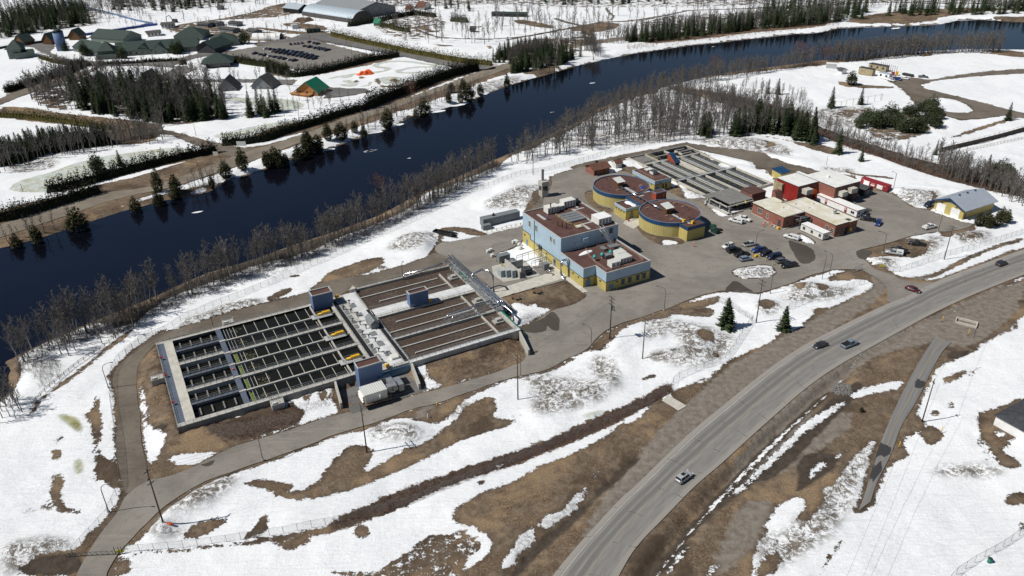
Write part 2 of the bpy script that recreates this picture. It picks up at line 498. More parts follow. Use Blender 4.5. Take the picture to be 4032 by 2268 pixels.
def water_mat(name,col,rough=.03,wave=.015,spec=.5,ns=1.2):
 m,nt,b=newmat(name);t=NT(nt);p=t.pos()
 n=t.noise(t.rotz(t.scale(p,1,2.4,1),.3),ns,4,.6)
 n2=t.noise(p,.02,3,.5)
 c=t.mix(t.map(n2,.4,.6),col,tuple(x*1.25 for x in col))
 t.link(c,b.inputs['Base Color']);b.inputs['Roughness'].default_value=rough
 b.inputs['IOR'].default_value=1.33;b.inputs['Specular IOR Level'].default_value=spec
 if name=='river':b.inputs['Specular Tint'].default_value=(.20,.54,1,1)
 t.link(t.bump(n,wave,.6),b.inputs['Normal'])
water_mat('river',(.003,.0032,.006),.04,.012,.85)
water_mat('darkwater',(.010,.010,.008),.08,.01,.35)
def brown_water():
 m,nt,b=newmat('foamwater');t=NT(nt);p=t.obj()
 n=t.noise(p,1.2,6,.7,1.5)
 c=t.mix(t.map(n,.42,.62),(.062,.044,.032),(.088,.064,.048))
 v=nt.nodes.new('ShaderNodeTexVoronoi');v.feature='DISTANCE_TO_EDGE';v.inputs['Scale'].default_value=.8
 t.link(t.scale(p,1,1,0),v.inputs['Vector'])
 fo=t.math('MULTIPLY',t.map(t.math('ADD',v.outputs['Distance'],t.math('MULTIPLY',n,.2)),.17,.12),t.map(t.noise(p,.15,3,.5),.45,.62))
 c=t.mix(t.math('MULTIPLY',fo,.35),c,(.24,.20,.17))
 t.link(c,b.inputs['Base Color']);b.inputs['Roughness'].default_value=.45;b.inputs['Specular IOR Level'].default_value=.3
 t.link(t.bump(n,.08),b.inputs['Normal'])
brown_water()
def brick_mat(name,c1,c2,mortar=(.30,.26,.23)):
 m,nt,b=newmat(name);t=NT(nt);s3=t.sep(t.obj())
 cb=nt.nodes.new('ShaderNodeCombineXYZ');t.link(t.math('ADD',s3[0],s3[1]),cb.inputs[0]);t.link(s3[2],cb.inputs[1])
 k=nt.nodes.new('ShaderNodeTexBrick');t.link(cb.outputs[0],k.inputs['Vector'])
 k.inputs['Scale'].default_value=1.0;k.inputs['Brick Width'].default_value=.42;k.inputs['Row Height'].default_value=.16
 k.inputs['Mortar Size'].default_value=.012;k.inputs['Color1'].default_value=(*c1,1);k.inputs['Color2'].default_value=(*c2,1);k.inputs['Mortar'].default_value=(*mortar,1)
 n=t.noise(t.obj(),.5,6,.7)
 c=t.mix(t.math('MULTIPLY',t.map(n,.5,.72),.35),k.outputs['Color'],tuple(x*.5 for x in c1))
 c=t.mix(t.math('MULTIPLY',t.map(n,.38,.26),.30),c,tuple(min(.6,x*1.5+.03)for x in c2))
 t.link(c,b.inputs['Base Color']);b.inputs['Roughness'].default_value=.9;b.inputs['Specular IOR Level'].default_value=.15
brick_mat('brick',(.235,.068,.044),(.285,.090,.058))
brick_mat('darkbrick',(.13,.050,.038),(.17,.065,.048))
def concrete_mat(name,col,stain=.5):
 m,nt,b=newmat(name);t=NT(nt);p=t.obj()
 n=t.noise(p,.45,7,.7);st=t.noise(t.scale(p,2.2,2.2,.25),.9,5,.7);nf=t.noise(p,7,4,.7)
 c=t.mix(t.map(n,.3,.7),tuple(x*.82 for x in col),tuple(min(.8,x*1.12)for x in col))
 c=t.mix(t.math('MULTIPLY',t.map(st,.52,.68),stain),c,tuple(x*.45 for x in col))
 c=t.mix(t.math('MULTIPLY',t.map(nf,.55,.7),.25),c,tuple(x*.6 for x in col))
 t.link(c,b.inputs['Base Color']);b.inputs['Roughness'].default_value=.92;b.inputs['Specular IOR Level'].default_value=.15
 t.link(t.bump(nf,.02),b.inputs['Normal'])
concrete_mat('concrete',(.44,.425,.385),.4)
concrete_mat('paleconcrete',(.50,.475,.415),.35)
concrete_mat('darkconcrete',(.20,.195,.182),.6)
concrete_mat('bluewalk',(.105,.125,.165),.3)
concrete_mat('decksnow',(.60,.605,.60),.55)
paint('gravelroof',(.098,.050,.042),.95,.14,.35,grime=.35)
paint('whiteroof',(.70,.70,.675),.8,.08,.25,grime=.25)
def cream_roof():
 m,nt,b=newmat('creamroof');t=NT(nt);p=t.obj();n=t.noise(p,.22,6,.65,.4);n2=t.noise(p,.8,5,.7)
 c=t.mix(t.map(n,.35,.6),(.66,.645,.59),(.56,.52,.40))
 c=t.mix(t.math('MULTIPLY',t.map(n,.60,.70),.7),c,(.46,.30,.12))
 c=t.mix(t.math('MULTIPLY',t.map(n2,.62,.74),.6),c,(.25,.22,.17))
 t.link(c,b.inputs['Base Color']);b.inputs['Roughness'].default_value=.85
cream_roof()
ribbed('yellowclad',(.46,.375,.125),.6,.9,0,var=.08)
paint('yellowwall',(.47,.385,.130),.65,.10,.3,grime=.12)
paint('palebluewall',(.36,.475,.56),.55,.05,.2,grime=.06)
paint('bluetrim',(.17,.215,.30),.6,.08,.4)
paint('darkblueband',(.018,.060,.140),.5,.15,.4)
paint('navytrim',(.045,.055,.075),.6,.1)
paint('shedblue',(.125,.185,.315),.6,.08,.2,grime=.1)
paint('bluedoor',(.12,.22,.33),.5,.1)
paint('glass',(.02,.024,.028),.12,.3,2,spec=.6)
paint('black',(.018,.018,.019),.6,.2)
paint('darkgrey',(.06,.062,.066),.7,.2)
paint('midgrey',(.19,.20,.205),.6,.15,.5,grime=.2)
paint('lightgrey',(.44,.45,.44),.55,.1,.5,grime=.15)
paint('galv',(.40,.41,.42),.38,.15,1.0,metal=.55)
paint('steel',(.55,.57,.60),.22,.1,1.0,metal=.9)
paint('rail',(.33,.34,.35),.5,.2,1.0)
paint('fencegrey',(.15,.15,.15),.6,.2,1)
paint('railred',(.50,.33,.27),.6,.2,1.0)
paint('white',(.78,.78,.77),.5,.05,.6,grime=.10)
paint('offwhite',(.66,.65,.60),.6,.07,.5,grime=.12)
paint('yellow',(.75,.42,.012),.5,.15,1.0)
paint('paleyellow',(.55,.45,.12),.6,.2,1.0)
paint('red',(.36,.02,.018),.5,.2,1)
paint('redwall',(.25,.018,.014),.55,.12,.3)
paint('crimson',(.27,.022,.030),.55,.15,.4)
paint('redhut',(.33,.07,.035),.6,.1)
paint('orange',(.80,.13,.03),.7,.15,3)
paint('greenpipe',(.02,.20,.13),.5,.1)
paint('teal',(.05,.40,.38),.5,.1)
paint('dumpgreen',(.025,.065,.05),.6,.2)
paint('tarp_blue',(.03,.10,.42),.5,.25,2)
paint('wood',(.16,.11,.07),.85,.35,1.5)
paint('brownwood',(.13,.065,.028),.8,.25,1.5)
paint('orangewood',(.42,.20,.07),.7,.2,1.5)
paint('polewood',(.075,.058,.045),.9,.3,2)
paint('bark',(.155,.138,.120),.95,.35,2.5)
paint('birchbark',(.34,.31,.28),.9,.3,2.5)
paint('twig',(.170,.155,.140),.95,.3,2.5)
paint('redtwig',(.19,.100,.075),.95,.25,1.5)
paint('yellowsign',(.62,.58,.02),.5,.05)
paint('skin',(.5,.32,.24),.6,.05)
paint('algae',(.15,.20,.03),.9,.3,3)
paint('scum',(.10,.10,.06),.9,.3,3)
paint('brownroof',(.145,.070,.048),.9,.3,1.2)
ribbed('whiteribs',(.62,.63,.60),.5,.55,0,var=.05)
ribbed('ventribs',(.60,.60,.565),.55,.62,0,var=.05,depth=.06)
ribbed('silverroof',(.40,.44,.50),.45,.42,0,var=.05,metal=.2)
ribbed('boxribs',(.185,.205,.215),.6,.8,0,var=.08)
ribbed('redcorr',(.27,.022,.030),.6,.6,0,var=.1)
ribbed('greenroof',(.030,.050,.042),.65,1.0,0,var=.2)
ribbed('brightgreenroof',(.012,.17,.095),.5,.8,0,var=.1)
ribbed('barnroof',(.42,.48,.53),.5,1.4,0,var=.08,metal=.2)
ribbed('greybarnroof',(.24,.25,.26),.6,1.4,0,var=.08)
paint('greensiding',(.14,.17,.145),.8,.1)
paint('charcoal',(.05,.053,.058),.85,.2,.8)
paint('slate',(.085,.080,.078),.9,.25,.8)
paint('tanclad',(.34,.28,.17),.8,.2,.6)
def leafmat(name,c1,c2):
 m,nt,b=newmat(name);t=NT(nt);n=t.noise(t.pos(),.55,4,.7)
 oi=nt.nodes.new('ShaderNodeObjectInfo')
 c=t.mix(t.map(n,.35,.65),c1,c2)
 hs=nt.nodes.new('ShaderNodeHueSaturation');t.link(c,hs.inputs['Color'])
 t.link(t.map(oi.outputs['Random'],0,1,.75,1.3,smooth=False),hs.inputs['Value'])
 t.link(hs.outputs[0],b.inputs['Base Color']);b.inputs['Roughness'].default_value=.9;b.inputs['Specular IOR Level'].default_value=.1
leafmat('spruce',(.020,.034,.018),(.060,.078,.034))
leafmat('cedar',(.032,.036,.018),(.072,.070,.032))
leafmat('darkcedar',(.014,.018,.012),(.036,.037,.021))
leafmat('olivehedge',(.060,.056,.018),(.115,.100,.034))
leafmat('pine',(.026,.040,.022),(.065,.078,.038))
def fence_mat():
 m,nt,b=newmat('chainlink');t=NT(nt)
 g=nt.nodes.new('ShaderNodeBsdfTransparent');mx=nt.nodes.new('ShaderNodeMixShader');out=nt.nodes['Material Output']
 b.inputs['Base Color'].default_value=(.16,.16,.16,1);b.inputs['Roughness'].default_value=.5
 s3=t.sep(t.obj())
 h=t.math('ADD',s3[0],s3[1])
 def fam(sign):
  return t.map(t.math('PINGPONG',t.math('ADD',h,t.math('MULTIPLY',s3[2],sign)),.06),.007,.003)
 k=t.math('MAXIMUM',fam(1),fam(-1))
 t.link(t.math('MULTIPLY',k,1.0),mx.inputs[0]);t.link(g.outputs[0],mx.inputs[1]);t.link(b.outputs[0],mx.inputs[2]);t.link(mx.outputs[0],out.inputs['Surface'])
fence_mat()
CARPAINT=dict(white=(.75,.75,.74),black=(.012,.012,.014),blue=(.015,.045,.20),navy=(.012,.020,.055),grey=(.12,.13,.14),silver=(.42,.43,.44),red=(.16,.012,.014),dark=(.035,.038,.042),steelblue=(.20,.25,.31),yellow=(.6,.45,.02),maroon=(.09,.01,.015))
for k_,c_ in CARPAINT.items():
 m_=paint('car_'+k_,c_,.28,.04,.8,spec=.5,metal=.1)
 m_.node_tree.nodes['Principled BSDF'].inputs['Coat Weight'].default_value=.6
paint('tyre',(.02,.02,.02),.9,.2)
paint('rim',(.35,.35,.36),.4,.1,metal=.5)
paint('lamp_clear',(.7,.7,.68),.2,.05)
paint('lamp_red',(.35,.01,.01),.3,.05)
# ---------- land forms
near_shore="J -200 470 0 420 45 380 62 300 50 230 20 190; V 22 905 62 885 110 862 200 822 300 782; A 200 450 400 350 560 290 700 250 860 200 1000 150 1170 90 1300 50 1450 0; V 956 540 1030 500; G 1380 1400 1500 1350 1650 1280 1800 1210; H 100 1120 300 1020 440 960 560 900 640 840 800 770 950 720 1060 680 1200 650 1350 610 1500 575 1700 540 1900 515 2100 492; I 981 462 1200 450 1400 430 1600 405 1800 392 2100 375 2350 372 2800 390"
far_shore="I 2800 165 2500 165 2260 145 2100 150 1960 182 1800 190 1500 200 1200 210 1040 245 860 255 400 305 0 350; H 950 405 780 440 550 490 350 550 150 605; G 1917 650 1750 715 1600 775 1500 800 1330 860 1180 885 1100 935 985 985 890 1005 700 1080 540 1130 380 1160 200 1240 0 1310; F 1700 1370; V 527 483 400 508 300 534 200 567 100 600 0 625 -90 650"
NS=poly(near_shore,WATER_Z);FS=poly(far_shore,WATER_Z)
NS=[(NS[0][0]-60,NS[0][1]-25)]+NS;FS=FS+[(FS[-1][0]-80,FS[-1][1]-30)]
NS=[(NS[0][0]-400,NS[0][1]-160)]+NS+[(NS[-1][0]+700,NS[-1][1]+40)]
FS=[(FS[0][0]+600,FS[0][1]+60)]+FS+[(FS[-1][0]-400,FS[-1][1]-160)]
RIVER=NS+FS
_H0=Hbase
def Hbase(X,Y):
 X=np.asarray(X,float);Y=np.asarray(Y,float)
 z=_H0(X,Y)
 s=sdf(X,Y,RIVER,12.0)
 out=WATER_Z*(1-sstep((-s)/6.0))
 z=np.where(s>-6,np.minimum(z,z*sstep((-s)/6.0)+out),z)
 z=np.where(s>0,WATER_Z-np.minimum(s,6)*.4,z)
 return z
DITCH.append((poly("M 60 1291 250 1050 500 760 760 480 1000 260 1280 20; L 1400 660 1560 560 1760 460"),2.0,2.0))
DITCH.append((poly("K 930 1480 1120 1270 1260 1165 1460 970 1645 805"),1.6,.9))
DITCH.append((poly("I 100 690 400 790 800 900 1100 1010 1500 1150 1800 1260 2100 1340 2576 1430"),4.0,1.5))
DITCH.append((poly("K 0 1180 200 1090 400 1000 600 930 800 870 1000 800 1200 730 1400 650 1600 560 1823 440"),3.0,.5))
mound('K',330,700,6,4,15,1.5);mound('K',450,680,5,3,15,.8);mound('K',1280,500,12,3.5,22,1.6);mound('K',1480,430,6,4,40,1.5);mound('K',1560,330,5,5,40,1.0)
mound('K',1100,590,3,2,0,.8)
mound('B',820,110,12,7,25,2.2);mound('B',950,160,8,5,10,1.6);mound('A',560,590,16,2.6,22,1.3);mound('A',760,510,10,2.4,20,1.3)
mound('C',300,130,12,9,60,1.8);mound('C',450,270,12,5,10,1.6);mound('C',120,280,6,4,0,1.0)
mound('L',300,640,9,4,25,1.6);mound('L',430,530,6,5,20,1.3);mound('L',200,470,10,4,20,1.0);mound('L',820,330,8,4,20,1.2);mound('L',1050,220,7,4,20,1.1);mound('L',1160,220,5,3,20,.8)
mound('L',740,110,9,3,12,1.3)
mound('J',1100,1050,9,3.5,35,1.5);mound('J',1250,900,9,3,30,1.2);mound('J',950,1190,3,3,0,.9);mound('J',150,1300,8,3,10,1.5);mound('J',1700,1100,9,3,12,.8)
mound('E',1400,900,6,3,20,1.2);mound('E',1850,760,9,3,25,1.2);mound('E',2130,700,9,4,20,1.5);mound('E',1700,360,14,6,-30,2.0);mound('E',1650,440,6,3,20,1.2);mound('E',1900,310,10,4,-20,1.2)
mound('E',780,710,7,2.2,-35,1.3);mound('E',570,70,20,6,-15,1.6);mound('E',300,30,14,5,-15,1.3);mound('E',250,130,12,4,-25,1.0)
mound('D',1230,600,7,2.5,-40,.8);mound('D',600,280,5,3,0,1.6);mound('D',1700,60,14,6,0,1.8);mound('D',1350,700,6,4,0,1.0);mound('D',1800,270,12,3,-30,1.0)
mound('B',1800,740,7,5,10,1.6);mound('V',1560,865,9,5,30,1.2)
road_left=poly("K 1080 1600 1200 1430 1300 1310 1430 1165 1560 1025; L 0 1475 190 1284 383 1102 575 949 747 805 900 690 1050 590 1200 510 1400 410 1600 315 1750 260 1870 190 2100 100 2467 -30 2900 -190")
road_right=poly("K 1440 1640 1540 1449; M 0 1100 200 900 400 690 560 560 700 430 900 250; L 1101 834 1300 700 1500 590 1700 480 1900 370 2150 255 2467 130 2900 -30")
def resamp_n(pts,n):
 q=chaikin(pts,3,False)
 L=[0]
 for p0,p1 in zip(q,q[1:]):L.append(L[-1]+math.hypot(p1[0]-p0[0],p1[1]-p0[1]))
 s=np.linspace(0,L[-1],n)
 return list(zip(np.interp(s,L,[p[0]for p in q]),np.interp(s,L,[p[1]for p in q])))
RL=resamp_n(road_left,150);RRt=resamp_n(road_right,150)
HIGHWAY=RL+RRt[::-1]
bp_l=poly("M 1480 860 1525 745 1560 600; L 1560 1180 1680 910 1790 700 1880 560 1900 535")
bp_r=poly("M 1560 800 1600 670 1690 500 1720 420; L 1690 1080 1790 930 1900 700 1960 600 2010 560")
BL=resamp_n(bp_l,60);BR=resamp_n(bp_r,60)
BIKE=BL+BR[::-1]
YARD=poly("J 430 1560 450 1449 500 1340 560 1240 640 1130 700 1060 745 960; J 860 880 960 870 1100 825 1270 740 1350 690 1500 648 1700 590 2012 490; K 120 575 300 530 500 470 620 440 760 400 960 330 1060 290; B 1722 868 1735 825 1860 770 1960 700 2040 655; C 980 1352 1080 1290 1135 1240 900 1080 870 1100 600 1170 250 1270 130 1290; B 1560 575 1545 500 1400 380 1250 270 1200 235 1040 190 1100 110 1200 110 1460 60; C 440 520 470 450 640 300 640 230 700 150 750 60 720 -10; D 0 350 130 300 400 400 560 350 640 400 1000 560 1140 640 1300 700 1480 770 1560 850 1700 850 1800 800 1840 700; E 240 440 540 400 1100 400 1230 370 1320 310 1500 340 1600 420 1640 450 1780 470 1820 490 2080 580 2170 592 2100 625 1950 655 1850 650 1700 675 1600 700 1440 755 1300 790 1230 800 1180 830 1290 900 1330 960 1480 1000 1560 1050 1700 1075 1860 1062 1990 1120 1800 1160 1600 1230 1440 1240 1450 1180 1445 1120 1400 1060 1280 990 1240 965 1000 960 920 990 800 1020 640 1085 500 1125 390 1160 180 1140 0 1150; K 1823 10 1650 70 1500 120 1420 180 1380 235 1290 275 1150 350 1000 380 860 420 700 480 560 530 450 550 320 600 180 650 0 700; J 1850 670 1700 720 1500 790 1300 850 1150 920 1050 980 950 1050 880 1120 820 1180 740 1260 680 1340 630 1449 620 1560")
YHOLES=[poly(s)for s in("D 130 610 190 565 232 575 236 670 300 745 440 765 440 815 300 790 180 720","D 675 950 718 925 730 975 850 1050 1140 1075 1225 1122 1180 1150 1000 1155 900 1140 780 1060","E 150 990 200 950 400 920 500 930 550 990 500 1030 250 1052","E 700 655 780 680 870 740 860 757 760 750 715 700","C 455 600 545 700 600 770 640 850 625 930 500 975 420 940 300 980 200 900 140 850 160 800 300 760 400 700")]
DIRT=poly("J 745 1000 720 900 700 800 690 600 690 400 650 270 720 180 800 110 900 40 970 0; A 200 700 320 680 450 640 700 560 930 500 1220 430; B 120 440 350 400 500 385 780 310 1000 235 1045 185 1200 235 1195 262 790 385 400 510 350 500; A 1390 480 1215 515 700 640 620 655; J 1000 55 930 70 870 130 820 180 790 270 815 450 830 650 860 800 880 890")
TRACK=poly("D 0 320 140 275 560 190 900 125 1230 62 1330 78; I 200 1108 400 1125 600 1150 650 1190 800 1238 1000 1290 1300 1330 1300 1350 950 1312 700 1262 570 1275 540 1225 400 1190 130 1130 60 1100; D 1240 84 900 150 600 218 440 235 300 290 130 320 60 350")
RIVROAD=poly("V -60 585 0 565 80 540 150 516 250 483; F 1050 1430 1380 1330 1600 1250 1750 1180 2000 1105 2300 1010 2576 900; G 700 885 1000 795 1300 690 1500 620 1640 560 1800 505 1950 468; H 180 420 300 370 600 310 870 280 1200 240 1200 252 880 300 620 335 330 395 200 450; G 1960 495 1850 545 1650 610 1400 685 1190 770 900 870 700 940 500 1015 250 1112; F 1900 1215 1560 1330 1250 1430; V 300 496 200 532 100 565 0 598 -60 615")
SIDERD=poly("F 1200 972 1400 1018 1600 1075 1760 1100 1850 1130 1960 1112 1900 1175 1750 1190 1600 1135 1450 1075 1300 1018 1180 1000")
RESRD=poly("G 30 345 0 325 280 288 400 248 570 250 600 290 960 350 1250 418 1560 480 1790 495 1850 520 1640 540 1400 485 1100 418 900 382 560 322 440 303 200 330")
RESRD2=poly("F 60 360 200 330 360 320 420 345 360 395 480 440 640 460 900 470 1200 465 1400 430 1520 395 1700 380 1720 410 1500 430 1330 480 1300 500 1420 500 1560 480 1500 520 1270 590 1500 600 2000 598 2240 605; G 300 620 290 640; F 1900 622 1300 612 1140 600 1200 570 1350 510 1100 495 700 500 500 470 330 400 250 350")
DRIVE=poly("G 500 655 700 670 830 665 880 690 700 725 540 740 560 700")
LEFTRD=poly("F -60 770 0 745 120 690 300 630 500 570 700 520 760 480 770 500 640 570 400 640 250 690 100 750 0 790 -60 800")
LOT=poly("F 1680 395 1950 350 2080 320; G 250 318 430 297 560 332 800 392 960 430 830 460 520 528 330 528 190 490 90 480; F 1990 500 1880 455 1760 440")
CAMP=poly("I 2800 500 2576 522 2330 535 2050 570 1880 605 1740 588 1600 575 1540 600 1620 640 1680 690 1740 750 1770 800 1920 855 2100 905 2280 890 2430 868 2576 890 2800 930 2800 880 2576 855 2400 815 2200 758 1950 700 1810 665 1790 635 1900 607 2150 577 2576 552 2800 540")
CAMPH=[poly("I 1862 742 1940 731 2060 750 2150 785 2205 835 2170 852 2000 850 1890 800")]
GPATHS=[(poly("H 0 300 250 252 450 215 700 165 900 160 1200 115 1350 80 1600 70 2000 60 2600 28"),2.4),(poly("G 1150 190 1300 250 1400 285 1800 298 2100 268 2350 220 2576 180"),2.0),(poly("H 360 140 450 170 540 190"),4.0),(poly("H 780 150 800 120 760 90 740 60"),1.5),(poly("I 0 80 500 62 900 40 1500 15 2100 30 2700 20"),1.6)]
SHEETS=[("yard_pavement",YARD,YHOLES,'yard',.030,1.0),("dirt_road",DIRT,[],'dirt',.012,1.2),("dirt_track",TRACK,[],'dirt',.016,1.2),("gravel_road",RIVROAD,[],'gravel_road',.03,1.0),("side_road",SIDERD,[],'dirt',.022,1.2),("resort_road",RESRD,[],'old_asphalt',.03,.8),("resort_drive",RESRD2,[],'old_asphalt',.02,.8),("cabin_drive",DRIVE,[],'old_asphalt',.03,.8),("field_road",LEFTRD,[],'dirt',.03,1.0),("parking_lot",LOT,[],'lot_asphalt',.04,.6),("camp_road",CAMP,CAMPH,'dirt',.03,1.4)]
def wobble(pts,amp,step=1.0,seed=0):
 """a drawn outline gets the raggedness of a real edge"""
 q=chaikin(pts,2)
 q=resample(q+[q[0]],step)[:-1]
 n=len(q);out=[]
 rnd=np.random.RandomState(seed)
 k=sum(np.interp(np.arange(n)/w,np.arange(n//w+3),rnd.uniform(-1,1,n//w+3))*a for w,a in((2,.25),(6,.45),(17,.5)))
 for i,(x,y)in enumerate(q):
  x0,y0=q[i-1];x1,y1=q[(i+1)%n]
  L=math.hypot(x1-x0,y1-y0)+1e-9
  out.append((x-(y1-y0)/L*k[i]*amp,y+(x1-x0)/L*k[i]*amp))
 return out
def sheet(name,pts,holes,mat,z,kind='structure',bump=None):
 m=MB();loops=[pts]+list(holes);allp=[p for l in loops for p in l]
 for x,y in allp:m.V(x,y,z)
 for a,b,c in tessellate_polygon([[Vector((x,y,0))for x,y in l]for l in loops]):
  pa,pb,pc=allp[a],allp[b],allp[c]
  if(pb[0]-pa[0])*(pc[1]-pa[1])-(pb[1]-pa[1])*(pc[0]-pa[0])<0:b,c=c,b
  m.F(a,b,c)
 o=m.build(name,mat);o['kind']=kind
 return o
for i,(nm,pts,holes,mat,z,st)in enumerate(SHEETS):
 far=min(p[1]for p in pts)>330
 sheet(nm,wobble(pts,.45 if not far else.6,st if not far else 2.0,i),[wobble(h,.4,1.0,i+50+j)for j,h in enumerate(holes)],mat,z)
def strip(name,A,B,mat,z,cols=8,crown=0.0):
 n=len(A);vs=[];fs=[];ac=[];al=[];L=0
 for i in range(n):
  if i:L+=math.hypot(A[i][0]-A[i-1][0],A[i][1]-A[i-1][1])
  for k in range(cols+1):
   u=k/cols;vs.append((A[i][0]*(1-u)+B[i][0]*u,A[i][1]*(1-u)+B[i][1]*u,z+crown*(1-(2*u-1)**2)));ac.append(2*u-1);al.append(L)
 for i in range(n-1):
  for k in range(cols):
   a=i*(cols+1)+k;fs.append((a,a+1,a+cols+2,a+cols+1))
 me=bpy.data.meshes.new(name);me.from_pydata(vs,[],fs)
 me.flip_normals()if me.polygons[0].normal.z<0 else None
 for nme,d in(('across',ac),('along',al)):
  me.attributes.new(nme,'FLOAT','POINT').data.foreach_set('value',d)
 me.materials.append(MAT[mat]);o=bpy.data.objects.new(name,me);COL.objects.link(o);o['kind']='structure'
 return o,vs
strip("road",RL,RRt,'highway',.05,8,.12)
bo,bv=strip("bike_path",BL,BR,'bikepath',.05,4,.04)
pt=np.full(len(bv),-1.0)
for pp in("M 1610 400 1700 440 1690 500 1600 495 1530 700 1510 690 1560 560","M 1560 600 1630 520 1640 590 1570 680","M 1860 -20 1930 10 1900 60 1850 40"):
 pp=poly(pp);X=np.array([v[0]for v in bv]);Y=np.array([v[1]for v in bv]);pt=np.maximum(pt,np.clip(sdf(X,Y,pp),-1,1))
bo.data.attributes.new('patch','FLOAT','POINT').data.foreach_set('value',pt)
for i,(c,w)in enumerate(GPATHS):
 q=resample(chaikin(c,2,False),3.0)
 A=[];B=[]
 for k in range(len(q)):
  x0,y0=q[max(k-1,0)];x1,y1=q[min(k+1,len(q)-1)];L=math.hypot(x1-x0,y1-y0)+1e-9
  nx,ny=-(y1-y0)/L*w/2,(x1-x0)/L*w/2;j=random.Random(i*999+k).uniform(.8,1.3)
  A.append((q[k][0]+nx*j,q[k][1]+ny*j));B.append((q[k][0]-nx*j,q[k][1]-ny*j))
 strip("path",A,B,'dirt',.03,1)
PUD=["E 620 720 700 745 780 770 840 800 870 890 770 920 740 905 690 840 650 790","E 100 1150 150 1090 200 1050 270 1100 380 1160 250 1145 180 1140","E 1180 830 1240 805 1330 810 1300 880 1230 880","E 1200 460 1290 455 1335 480 1280 492 1210 490","B 1730 840 1850 780 1950 720 2010 670 2060 700 2080 790 2060 850 1960 780 1990 830 1930 850 1800 845","B 1860 1000 1915 992 1900 1012 1862 1020","J 1170 790 1285 750 1270 780 1230 806 1180 800","C 500 1090 560 1080 580 1100 520 1115","E 0 610 70 625 110 645 60 650","D 1560 990 1600 960 1640 1005 1590 1010","B 1760 430 1830 410 1880 425 1800 445"]
for i,s_ in enumerate(PUD):
 sheet("wet_patch",wobble(poly(s_),.9,.8,200+i),[],'puddle',.036)
m=MB();A=resamp_n(NS,200);B=resamp_n(FS[::-1],200)
for k in range(200):
 m.V(A[k][0]+1.5,A[k][1]-3,WATER_Z);m.V(B[k][0]-1.5,B[k][1]+3.5,WATER_Z)
for k in range(199):m.F(2*k,2*k+2,2*k+3,2*k+1)
o=m.build("river",'river');o['kind']='structure'
